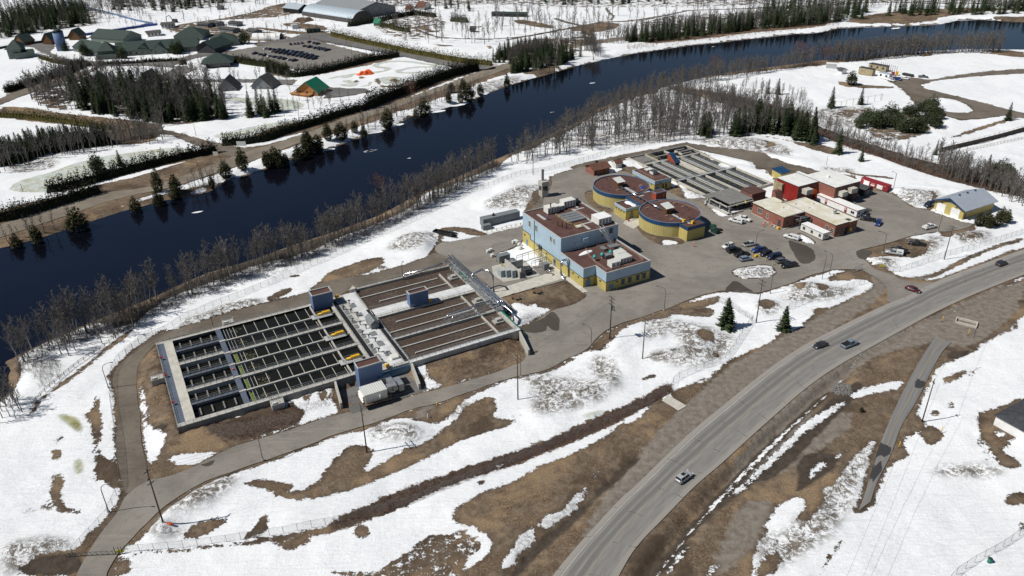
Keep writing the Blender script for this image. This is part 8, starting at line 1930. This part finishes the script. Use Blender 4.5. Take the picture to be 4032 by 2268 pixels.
add(SPR,'H 1600 240 2200 200 2700 140 2700 60 2000 60 1700 180; I 1400 120 1900 120 2700 100 2700 30 1800 60',260,9,14,'narrow dark spruce in the far upstream forest','spruces of the far upstream forest',39,3,'n');add(SPR,'G 1780 480 1900 490 2100 440 2300 400 2200 330 1900 380',75,7,11,'dark spruce above the end of the long hedge','spruces above the hedge end',40,2.5);add(SPR,'H 20 560 150 540 500 470 560 430 300 420 40 500',75,8,12,'dark spruce on the far riverbank','spruces on the far riverbank',41,2.5)
add(SPR,'G 1300 60 1700 90 1500 0',9,8,13,'dark spruce by the far farmstead','spruces by the far farmstead',42,5);add(SPR,'H 200 40 1300 30 1100 -10 300 -10',40,9,13,'dark spruce at the top of the far snowfield','spruces at the top of the far snowfield',43,4,'n')
def big(L,V_,alt,name,stufflabel,n=295):
 L.sort(key=lambda t:-t[2]/math.hypot(t[0],t[1],CAMH));rr=random.Random(9)
 for(x,y,h,lb,g,q)in L[:n]:tree((alt if(q=='n' or(q is None and name=='wood' and rr.random()<.2))else V_),x,y,h,lb,g)
 if len(L)>n:
  m=MB();vv=[(np.array(T_.v+C_.v),T_.f+[tuple(i+len(T_.v)for i in f)for f in C_.f],len(T_.f))for _,_,T_,C_ in(VLOW[1]if name=='wood' else VSN[1]+VS[1][:2])]
  V_all,F_all,M_all,o=[],[],[],0
  for(x,y,h,lb,g,q)in L[n:]:
   v,f,nt_=vv[rr.randrange(len(vv))];a=rr.uniform(0,6.28);s=h/10;c_,s_=math.cos(a)*s,math.sin(a)*s
   w=np.stack([x+v[:,0]*c_-v[:,1]*s_,y+v[:,0]*s_+v[:,1]*c_,H(x,y)+v[:,2]*s],1);V_all.append(w);F_all+=[tuple(i+o for i in t)for t in f];M_all+=[0]*nt_+[1]*(len(f)-nt_);o+=len(v)
  m.v=np.concatenate(V_all).tolist();m.f=F_all;m.mi=M_all;m.sm=[False]*len(F_all);tag(m.build(name,['bark','twig']if name=='wood' else['bark','spruce']),stufflabel,name,kind='stuff')
big(BARE,VB,VBW,'wood','bare leafless woodland in the distance and behind the plant');big(SPR,VS,VSN,'spruce_forest','far dark spruces along the upper edge')
for(V_,c,x,y,h,w,lb)in((VS,'L',575,465,10.5,1.35,'large blue green spruce left of the utility pole on the snow'),(VS,'L',942,480,8.4,1.25,'smaller spruce right of the utility pole near the highway'),(VC,'L',1435,1000,1.6,1.3,'tiny dark conifer on the brown grass'),(VP,'F',740,1300,11,1,'lone dark pine on the frozen pond island'),(VS,'F',910,1250,8,1,'small spruce beside the lone pine on the pond'),(VP,'X',2480,190,13,1,'dark pine at the right end of the resort'),(VP,'X',1240,340,12,1,'pine in front of the lodge turret'),(VP,'X',870,310,12,1,'pine in front of the left lodge wing'),(VP,'X',1770,290,11,1,'left pine of the pair before the lodge entrance'),(VP,'X',1830,285,12,1,'right pine of the pair before the lodge entrance'),(VP,'X',660,255,10,1.2,'pine beside the resort water tank'),(VP,'X',1290,150,10,1,'dark pine behind the lodge'),(VBUSH,'I',900,470,12,1.5,'wide red brown willow at the river bend'),(VBUSH,'I',1085,465,9,1.0,'round red brown willow at the river bend'),(VBUSH,'H',1560,560,11,.9,'red brown willow on the near bank'),(VBW,'H',440,990,12,1.4,'pale forked birch by the wood edge'),(VBUSH,'G',1190,740,9,1,'round grey bush on the far road verge'),(VBUSH,'G',950,1449,7,1.2,'reddish bush low on the near bank'),(VC,'I',1270,640,9,1.5,'rusty conifer beside the tan containers')):q=PH(c,x,y);tree(V_,q[0],q[1],h,lb,None,None,w)
for k,(x,y)in enumerate(((1440,1180),(1640,1140),(1700,1230),(1900,1180),(2120,1100),(1990,1040))):q=P('N',x,y);tree(VC,q[0],q[1],5.8,('leftmost','second','front middle','fourth','rightmost','rear')[k]+' round cedar of the clump beside the garage','cedars beside the garage',None,1.25)
k=0
for part in ft('F 1600 1400 1705 1330 1835 1280 2030 1240 2120 1235 2250 1170 2400 1120 2330 1140; G 90 1240 160 1230 240 1215 340 1180 410 1130 490 1130 660 1050 760 1000 830 1020 1010 945 1225 870 1290 850 1470 770 1560 760 1620 745 1710 705 1910 645; V 40 612 92 600 195 568 340 522 400 508 440 492; F 1330 1449 1200 1449; G 400 1090 560 1060 1490 700 1580 700'):
 q=P(*part);tree(VC,q[0],q[1],7+(k*37%5)*1.1,'dark cedar on the far bank beside the water','cedars on the far bank beside the water',None,.8+(k*29%8)*.1);k+=1
for part in ft('I 1330 960 1400 930 1480 920 1560 900 1620 940 1700 860 1750 880 1820 840 1880 830 1640 980 1700 1000 1760 960 1830 930 1900 960 1930 900 1860 880 1780 1000 1430 960 1540 960; E 2300 180 2380 200 2440 210 2330 230'):
 q=P(*part);tree(VP,q[0],q[1],6.8+(k*53%7)*.6,'low olive pine in the clump by the camp road','pines by the camp road',None,1.3);k+=1
def hedge(label,txt,w,h,mat='darkcedar',gap=1.5,n=170,size=.75,cone=.8,hv=.25):
 rnd=random.Random(len(label));h*=1.35;m=MB();pts=resample([P(*p)for p in ft(txt)],gap)
 for(x,y)in pts:
  s=rnd.uniform(1-hv,1+hv);clump(m,x+rnd.uniform(-.5,.5),y+rnd.uniform(-.5,.5),0,h*s,w*.45,w*.45,n,rnd,size,cone)
  if h>2.5:m.cyl(x,y,0,h*.4,w*.28,6,w*.1)
 tag(m.build('hedge',mat),label,'hedge')
hedge('wide olive hedge across the left edge above the white field','F -40 880 200 893 400 915 600 945 830 978',7,5,'olivehedge',2.2,90,.7,.2);hedge('olive hedge curving in front of the lodge on the left','F 305 440 420 475 540 490 690 490',6,4,'olivehedge',2.2,70,.7,.2)
hedge('dark hedge running down left from the lodge drive','F 640 490 500 560 350 600 200 650 40 700',6,5.5);hedge('long olive hedge beside the resort road','G 590 270 800 320 1000 362 1200 405 1400 440 1600 475 1790 492',8,6,'olivehedge',2.2,100,.75,.2)
hedge('dark cedar row below the parking lot','G 100 540 300 582 500 550 700 505 900 455 1090 428',5.5,5.5);hedge('dark cedar row along the river road beside the ice loops','G 860 820 1000 755 1200 680 1350 620 1500 570 1690 525',9,7.5,n=240);hedge('cedar row along the river road below the pond','F 380 1449 600 1400 800 1345 1000 1290 1200 1240 1400 1195 1640 1148',6,5.6)
hedge('cedar row along the river road at the left edge','V -30 560 40 548 100 530 170 508 250 483',8,6);hedge('cedar row between the pale pond and the river road','F 1700 1095 1850 1085 2000 1060 2200 990 2400 930 2576 870; G 860 820',7,5.6);hedge('low brown hedge in front of the lodge','F 760 490 1000 478 1200 465 1330 460',3,2,'cedar');hedge('bushy cedar row beside the parked cars','F 1770 470 1900 490 2050 510 2180 545',6,5,'cedar')
hedge('dark hedge behind the far farmstead','G 720 200 900 170 1000 150 1200 110 1380 130',8,7,'darkcedar',3,90,.9);hedge('round dark cedar mass on the far snowfield','G 1500 160 1560 165 1610 170',10,7,'cedar',3,150,.9);hedge('dark cedar mass beside the green hut','G 960 205 1030 210 1080 230 1180 245',8,7,'cedar',3,110,.9);hedge('dark cedars at the entrance of the drive','F 1370 490 1400 480',7,6,'cedar',2,120,.7)
def brush(label,txt,n,h0,h1,seed,mat='twig',mind=.6,sp=.35):
 m=MB();rr=random.Random(seed)
 for x,y in scatter(txt,n,seed,mind):
  z=H(x,y)
  for k in range(7):
   h=rr.uniform(h0,h1);d=Vector((rr.gauss(0,sp),rr.gauss(0,sp),1)).normalized();a=rr.uniform(0,3.14);w=.035;o=Vector((math.cos(a)*w,math.sin(a)*w,0));p=Vector((x+rr.gauss(0,.3),y+rr.gauss(0,.3),z-.1));m.tri(tuple(p-o),tuple(p+o),tuple(p+d*h))
 tag(m.build('brush',mat),label,'brush',kind='stuff')
brush('scrub scattered over the far farm snow','F 560 160 1400 70 2300 20 2576 60 2576 300 1900 330 1400 200 900 230',500,1,2.6,60,'redtwig',1.5,.6);brush('low bare brush along the near riverbank','V 20 960 60 880 110 862 200 822 300 785 394 745 496 708 582 682 657 652 758 632 859 585 956 552 1040 512 1150 455 1250 405 1260 425 1180 465 1100 510 1040 540 956 585 859 620 758 665 657 685 582 715 496 750 394 790 330 835 240 850 150 875 110 900 60 940',3000,1.2,3.4,51);brush('thin saplings on the snow point','J 170 240 230 170 360 180 350 290 240 340',90,1.5,3.5,52);brush('dry brush in the brown ditch by the highway','K 0 1215 0 1150 400 972 800 842 1200 702 1600 522 1823 400 1823 470 1480 655 1000 850 430 1060',900,.5,1.4,53,'redtwig')
brush('brush along the far riverbank','V 0 612 200 560 400 500 540 455 760 400 1000 318 1180 255 1300 200 1310 215 1180 270 1000 335 760 412 540 475 400 515 200 575 0 625',2600,1,3.4,54);brush('brush on the snow between fence and river','A 300 560 700 400 1100 280 1500 120 1700 40 1700 -10 1300 140 900 260 500 400',260,.8,1.8,55);brush('brush filling the north east ditch','I 60 640 400 720 800 840 1100 960 1500 1090 1800 1190 2576 1370 2650 1500 2300 1440 1900 1330 1500 1200 1200 1110 1000 1010 700 900 300 780',1800,1,2.8,56,'redtwig')
brush('dark dry brush on the berm below the basins','J 1200 600 1450 560 1750 490 1780 540 1500 640 1250 670; B 1480 1040 1560 950 1720 900 1780 1010 1560 1080',420,.5,1.3,57,'redtwig');brush('brush on the far upstream bank','H 900 380 1300 330 1900 260 2500 190 2500 150 1900 230 1300 300 900 340',800,1,3,58,'redtwig');brush('dry brush on the snowy mounds','K 1060 580 1060 440 1400 300 1500 280 1560 400 1480 500; K 210 740 220 650 400 640 480 700 400 750',330,.4,1.0,59)
m=MB();rr=random.Random(4)
for x,y in scatter('L 1250 850 1300 815 1370 835 1375 890 1310 900 1250 880',230,4,.2):m.rbox(x,y,-.2,rr.uniform(0,.25),rr.uniform(.2,.6),rr.uniform(.2,.5),rr.random()*3,.05)
tag(m.build('riprap','darkconcrete'),'loose grey rocks at the ditch culvert','rocks',kind='stuff')
# ---------- the far bank's buildings
def gh(name,label,cat,c,x0,y0,x1,y1,depth,h,hr,wall,roof,along='x',ov=.6,root=None,z0=0,group=None,win=0,shape='gable'):
 A,B=P(c,x0,y0),P(c,x1,y1);L=math.hypot(B[0]-A[0],B[1]-A[1]);an=math.atan2(B[1]-A[1],B[0]-A[0])
 M_=Matrix.Translation((A[0],A[1],0))@Matrix.Rotation(an,4,'Z')
 top=root is None
 if top:root=empty(name,label,cat,(0,0,0),0,group);root.matrix_world=M_;M_=Matrix.Identity(4);root['_']=0;del root['_']
 else:M_=root.matrix_world.inverted()@M_
 def pt(nm,m,mt,par=None):o=m.build(nm,mt,par or root);o.matrix_local=M_ if par is None else Matrix.Identity(4);return o
 m=MB()
 if shape=='gable':m.gable_wall(0,L,0,depth,z0,h,hr,along)
 else:m.box(0,L,0,depth,z0,h,top=False)
 w=pt('wall',m,wall);m=MB()
 if shape=='gable':m.gable(0,L,0,depth,h+.1,hr+.15,along,.25,ov)
 elif shape=='hip':
  i=[m.V(-ov,-ov,h),m.V(L+ov,-ov,h),m.V(L+ov,depth+ov,h),m.V(-ov,depth+ov,h),m.V(min(L*.45,depth*.5),depth/2,hr),m.V(max(L*.55,L-depth*.5),depth/2,hr)]
  for f in((0,1,5,4),(1,2,5),(2,3,4,5),(3,0,4),(3,2,1,0)):m.F(*[i[k]for k in f])
 elif shape=='arch':
  pr=[(depth/2-depth/2*math.cos(math.pi*k/12),z0+(hr-z0)*math.sin(math.pi*k/12))for k in range(13)];a=[m.V(0,y,z)for y,z in pr];b=[m.V(L,y,z)for y,z in pr]
  for k in range(12):m.F(a[k],b[k],b[k+1],a[k+1],smooth=True)
 else:m.box(-ov,L+ov,-ov,depth+ov,h,h+.3)
 pt('roof',m,roof)
 if shape=='arch':[pt('end_wall',q_,wall)for q_ in islands((lambda m:(m.F(*[m.V(0,y,z)for y,z in pr]),m.F(*[m.V(L+.02,y,z)for y,z in pr[::-1]]),m)[2])(MB()))]
 for k in range(win):
  u=L*(k+.5)/win;m=MB();m.box(u-.7,u+.7,-.08,0,z0+1.2,min(h-.5,z0+2.6));pt('window',m,'glass')
 return root
r=gh('resort_lodge','long green roofed resort lodge with turret and gables','building','X',1180,318,2010,262,20,4,9,'greensiding','greenroof',win=14)
gh('','','','X',750,265,1030,325,18,4,8.5,'greensiding','greenroof',root=r,win=5);gh('','','','X',1385,300,1545,294,12,3,8,'greensiding','greenroof','y',root=r,win=2);gh('','','','X',1545,296,1705,288,12,3,8,'greensiding','greenroof','y',root=r,win=2)
gh('','','','X',2000,275,2185,285,22,4.5,9,'charcoal','greenroof','y',1.2,root=r);gh('','','','X',2170,225,2430,200,24,4,9,'greensiding','greenroof',root=r,win=6,shape='hip');gh('','','','X',1770,160,2060,150,24,4,9.5,'greensiding','greenroof',root=r,shape='hip');gh('','','','X',930,165,1260,190,20,4,9,'greensiding','greenroof',root=r)
gh('','','','X',1010,345,1165,335,13,6,12,'greensiding','greenroof',root=r,shape='hip',win=3);gh('','','','X',985,352,1190,342,7,2.8,4,'greensiding','greenroof',root=r,shape='hip')
gh('pavilion','green roofed open pavilion beside the white bags','pavilion','X',2080,435,2340,418,16,3.4,9,'glass','greenroof',shape='hip',ov=2.5);r=gh('green_hall','green pyramid roofed hall at the left edge','building','X',95,345,230,335,16,7.5,13,'greensiding','greenroof',shape='hip',ov=1.5);gh('','','','X',160,345,365,320,12,4.5,5,'greensiding','greenroof',root=r,shape='hip',ov=.3)
for a_ in(('X',440,192,530,196,10,4,9,'left'),('X',705,152,812,152,10,4,9,'right'),('X',150,195,250,205,10,3,8,'leftmost')):gh('cabin',a_[8]+' green roofed cabin behind the boundary fence','cabin',*a_[:8],'brownwood','greenroof','y')
gh('house','dark roofed house behind the lodge','house','X',1110,160,1250,160,12,3,8,'greensiding','charcoal',win=3);gh('bungalow','low pale bungalow behind the lodge','house','X',1500,120,1640,105,9,3,4.5,'offwhite','slate',win=4);gh('bungalow','pale bungalow near the excavator','house','X',1640,30,1770,22,9,3,4.5,'offwhite','slate',win=4)
for k,(x0,y0,x1,y1)in enumerate(((1050,640,1155,640),(1322,665,1455,645),(1650,690,1785,685),(1900,670,2050,675),(700,650,800,640))):gh('a_frame_cabin',('second','third','fourth','fifth','first')[k]+' slate A frame cabin from the left behind the grove','cabin','F',x0,y0,x1,y1,12,2,8.2,'midgrey','slate','y',.8,group='slate A frame cabins',win=3)
r=gh('log_cabin','orange timber cabin with bright green roof','cabin','F',2240,715,2400,725,13,3.2,8.6,'orangewood','brightgreenroof','y',1.2,win=3);gh('','','','F',2195,720,2330,735,4,1.2,1.5,'orangewood','orangewood',root=r,shape='flat')
gh('barn','pale blue round roofed barn at the far farmstead','barn','a',385,262,1230,395,26,4,9.5,'slate','barnroof',shape='arch');gh('barn','large grey barn behind the round roofed barn','barn','a',640,170,1320,320,44,7,13,'midgrey','greybarnroof');gh('barn','small dark barn with pale blue roof at the far farmstead','barn','a',70,205,330,235,16,4.5,8,'black','barnroof')
gh('polytunnel','white arched tunnel at the parking lot entrance','tunnel','F',1900,300,2110,300,10,0.2,4.5,'darkgrey','white',shape='arch');gh('hut','green hut beside the round cedars','hut','a',1595,440,1690,445,8,3,6,'greensiding','brightgreenroof');gh('house','brown roofed house at the far farmstead','house','a',2300,165,2440,175,14,3,7,'offwhite','brownroof');gh('shed','brown roofed shed next to the farmhouse','shed','a',2130,190,2230,195,8,2.5,5,'offwhite','brownroof')
gh('hut','tiny dark hut alone on the far snowfield','hut','G',1632,242,1668,242,5,2,4.5,'brownwood','slate');gh('stable','long dark stable beside the corral','stable','G',1795,125,2050,130,8,3,4,'charcoal','greenroof');gh('container','dark green container by the farm lane','container','a',470,560,700,545,6,3,3.1,'dumpgreen','darkgrey',shape='flat',ov=.1);gh('shed','small grey shed on the farm snow','shed','a',225,490,325,480,6,3,3.2,'lightgrey','lightgrey',shape='flat',ov=.1)
for k,(x0,y0,x1,y1)in enumerate(((1490,205,1570,210),(1575,190,1640,200),(1725,195,1790,200),(1650,235,1760,250),(1860,250,1920,265),(1640,75,1670,75))):gh('shed',('first','second','third','fourth','fifth','sixth')[k]+' small shed behind the resort, counted from the lodge','shed','F',x0,y0,x1,y1,8,3,4,'midgrey','slate',group='small sheds behind the resort')
gh('container','tan container cabin with round window nearer the plant','container','Y',600,560,935,625,3.5,4.4,4.6,'tanclad','charcoal',shape='flat',ov=.1,z0=.3);gh('container','tan container cabin with white door farther back','container','Y',845,440,1265,520,4,3.6,3.8,'tanclad','charcoal',shape='flat',ov=.1,win=3,z0=.3);gh('office_trailer','white trailer at the wood camp','trailer','Y',1070,655,1335,715,3.2,3.6,3.8,'white','barnroof',shape='flat',ov=.1,z0=.4,win=2)
gh('shed','small white shed left of the rusty conifer','shed','Y',200,570,320,550,3.2,2.6,3.8,'white','slate','y');gh('shed','grey box shed half hidden at the river side of the camp','shed','I',1080,515,1160,520,4,3,3.2,'lightgrey','white',shape='flat',ov=.1)
gh('tractor','yellow machine at the wood camp','tractor','Y',1500,600,1565,605,2,2.2,2.6,'yellow','yellow',shape='flat',ov=.05,z0=.5);gh('tractor','red machine at the wood camp','tractor','Y',1400,600,1480,605,2,1.8,2.2,'red','red',shape='flat',ov=.05,z0=.5);gh('log_trailer','black log trailer at the wood camp','trailer','Y',1660,590,1900,640,2.4,1.2,1.4,'black','darkgrey',shape='flat',ov=.1,z0=.4)
for k in range(9):
 q=P('Y',1140+k*48,420+k*14);t=empty('stake','upright log stake behind the tan containers','stake',(q[0],q[1],0),0,'log stakes behind the tan containers');m=MB();m.tube([(0,0,0),(0,0,4.5)],.12,5);m.build('shaft','polewood',t);m=MB();m.cyl(0,0,0,.15,.3,6);m.build('foot','darkgrey',t)
r=gh('bungalow','white walled house with dark roof at the right edge','house','M',2372,290,2800,530,14,3.0,5.2,'white','charcoal',shape='hip',ov=.5)
t=empty('water_tank','tall grey green water tank at the resort','water tank',(*P('X',635,255),0),0);m=MB();m.cyl(0,0,0,15,4,20);m.build('shell','shedblue',t);m=MB();m.cyl(0,0,15,17,4.4,20,.5);m.build('roof','greenroof',t)
t=empty('excavator','dark excavator with raised boom behind the resort','excavator',(*P('F',1320,170),0),R(170));m=MB();m.box(-2.6,2.6,-1.7,1.7,0,1.1);m.build('track','black',t);m=MB();m.box(-2.4,1.8,-1.4,1.4,1.2,3.2);m.build('cab','darkgrey',t);m=MB();m.tube([(1.5,0,2.2),(4.5,0,6.5),(8,0,5),(8.4,0,1)],.35,5);m.build('boom','black',t)
heap('tarpaulin','bright orange tarpaulin heap on the snow between the ice loops','tarpaulin','G',840,562,0,'orange',(6.5,3.2,2.4),5);heap('soil_heap','dark heap of soil on the far farm snow','heap','a',400,360,0,'wood',(10,5,3),6);heap('soil_heap','brown rubble pile beside the red container','heap','E',1560,320,0,'wood',(3.2,2.2,1.1),8);heap('soil_heap','dark heap on the snow behind the camp','heap','Y',2230,110,0,'wood',(5,3,1.6),13)
for k,(x,y)in enumerate(((1480,515),(1500,520),(1520,525),(1540,530),(1440,505))):
 q=P('F',x,y);t=empty('bulk_bag','white bulk bag beside the pavilion','bag',(q[0],q[1],0),.3*k,'white bulk bags beside the pavilion');m=MB();m.cyl(0,0,0,3,1.9,8,2.0);m.build('sack','white',t);m=MB();m.cyl(0,0,3,3.5,.6,6);m.build('neck','offwhite',t)
for k,(c,x,y,s_)in enumerate((('V',497,534,2.2),('V',932,380,3.2),('G',875,1140,3.5),('G',1173,1195,1.0),('G',1595,1185,.7),('G',2250,848,1.2),('H',636,628,2.2),('H',335,847,1.2),('H',1548,352,1.4),('G',560,1130,4),('G',1365,845,7),('G',1530,790,9),('G',1040,950,8),('G',910,1000,5),('I',1610,214,6))):
 q=P(c,x,y,WATER_Z);m=MB();rr=random.Random(k);n=11;p_=[(s_*math.cos(6.283*j/n)*rr.uniform(.7,1.2),s_*.35*math.sin(6.283*j/n)*rr.uniform(.7,1.2))for j in range(n)];m.prism(p_,-.1,.14);o=m.build('ice_floe','snowcap');o.location=(q[0],q[1],WATER_Z);o.rotation_euler=(0,0,R(26));tag(o,('small ' if s_<3 else 'long ')+'white ice floe on the river','ice floe',('small' if s_<3 else 'long')+' ice floes on the river')
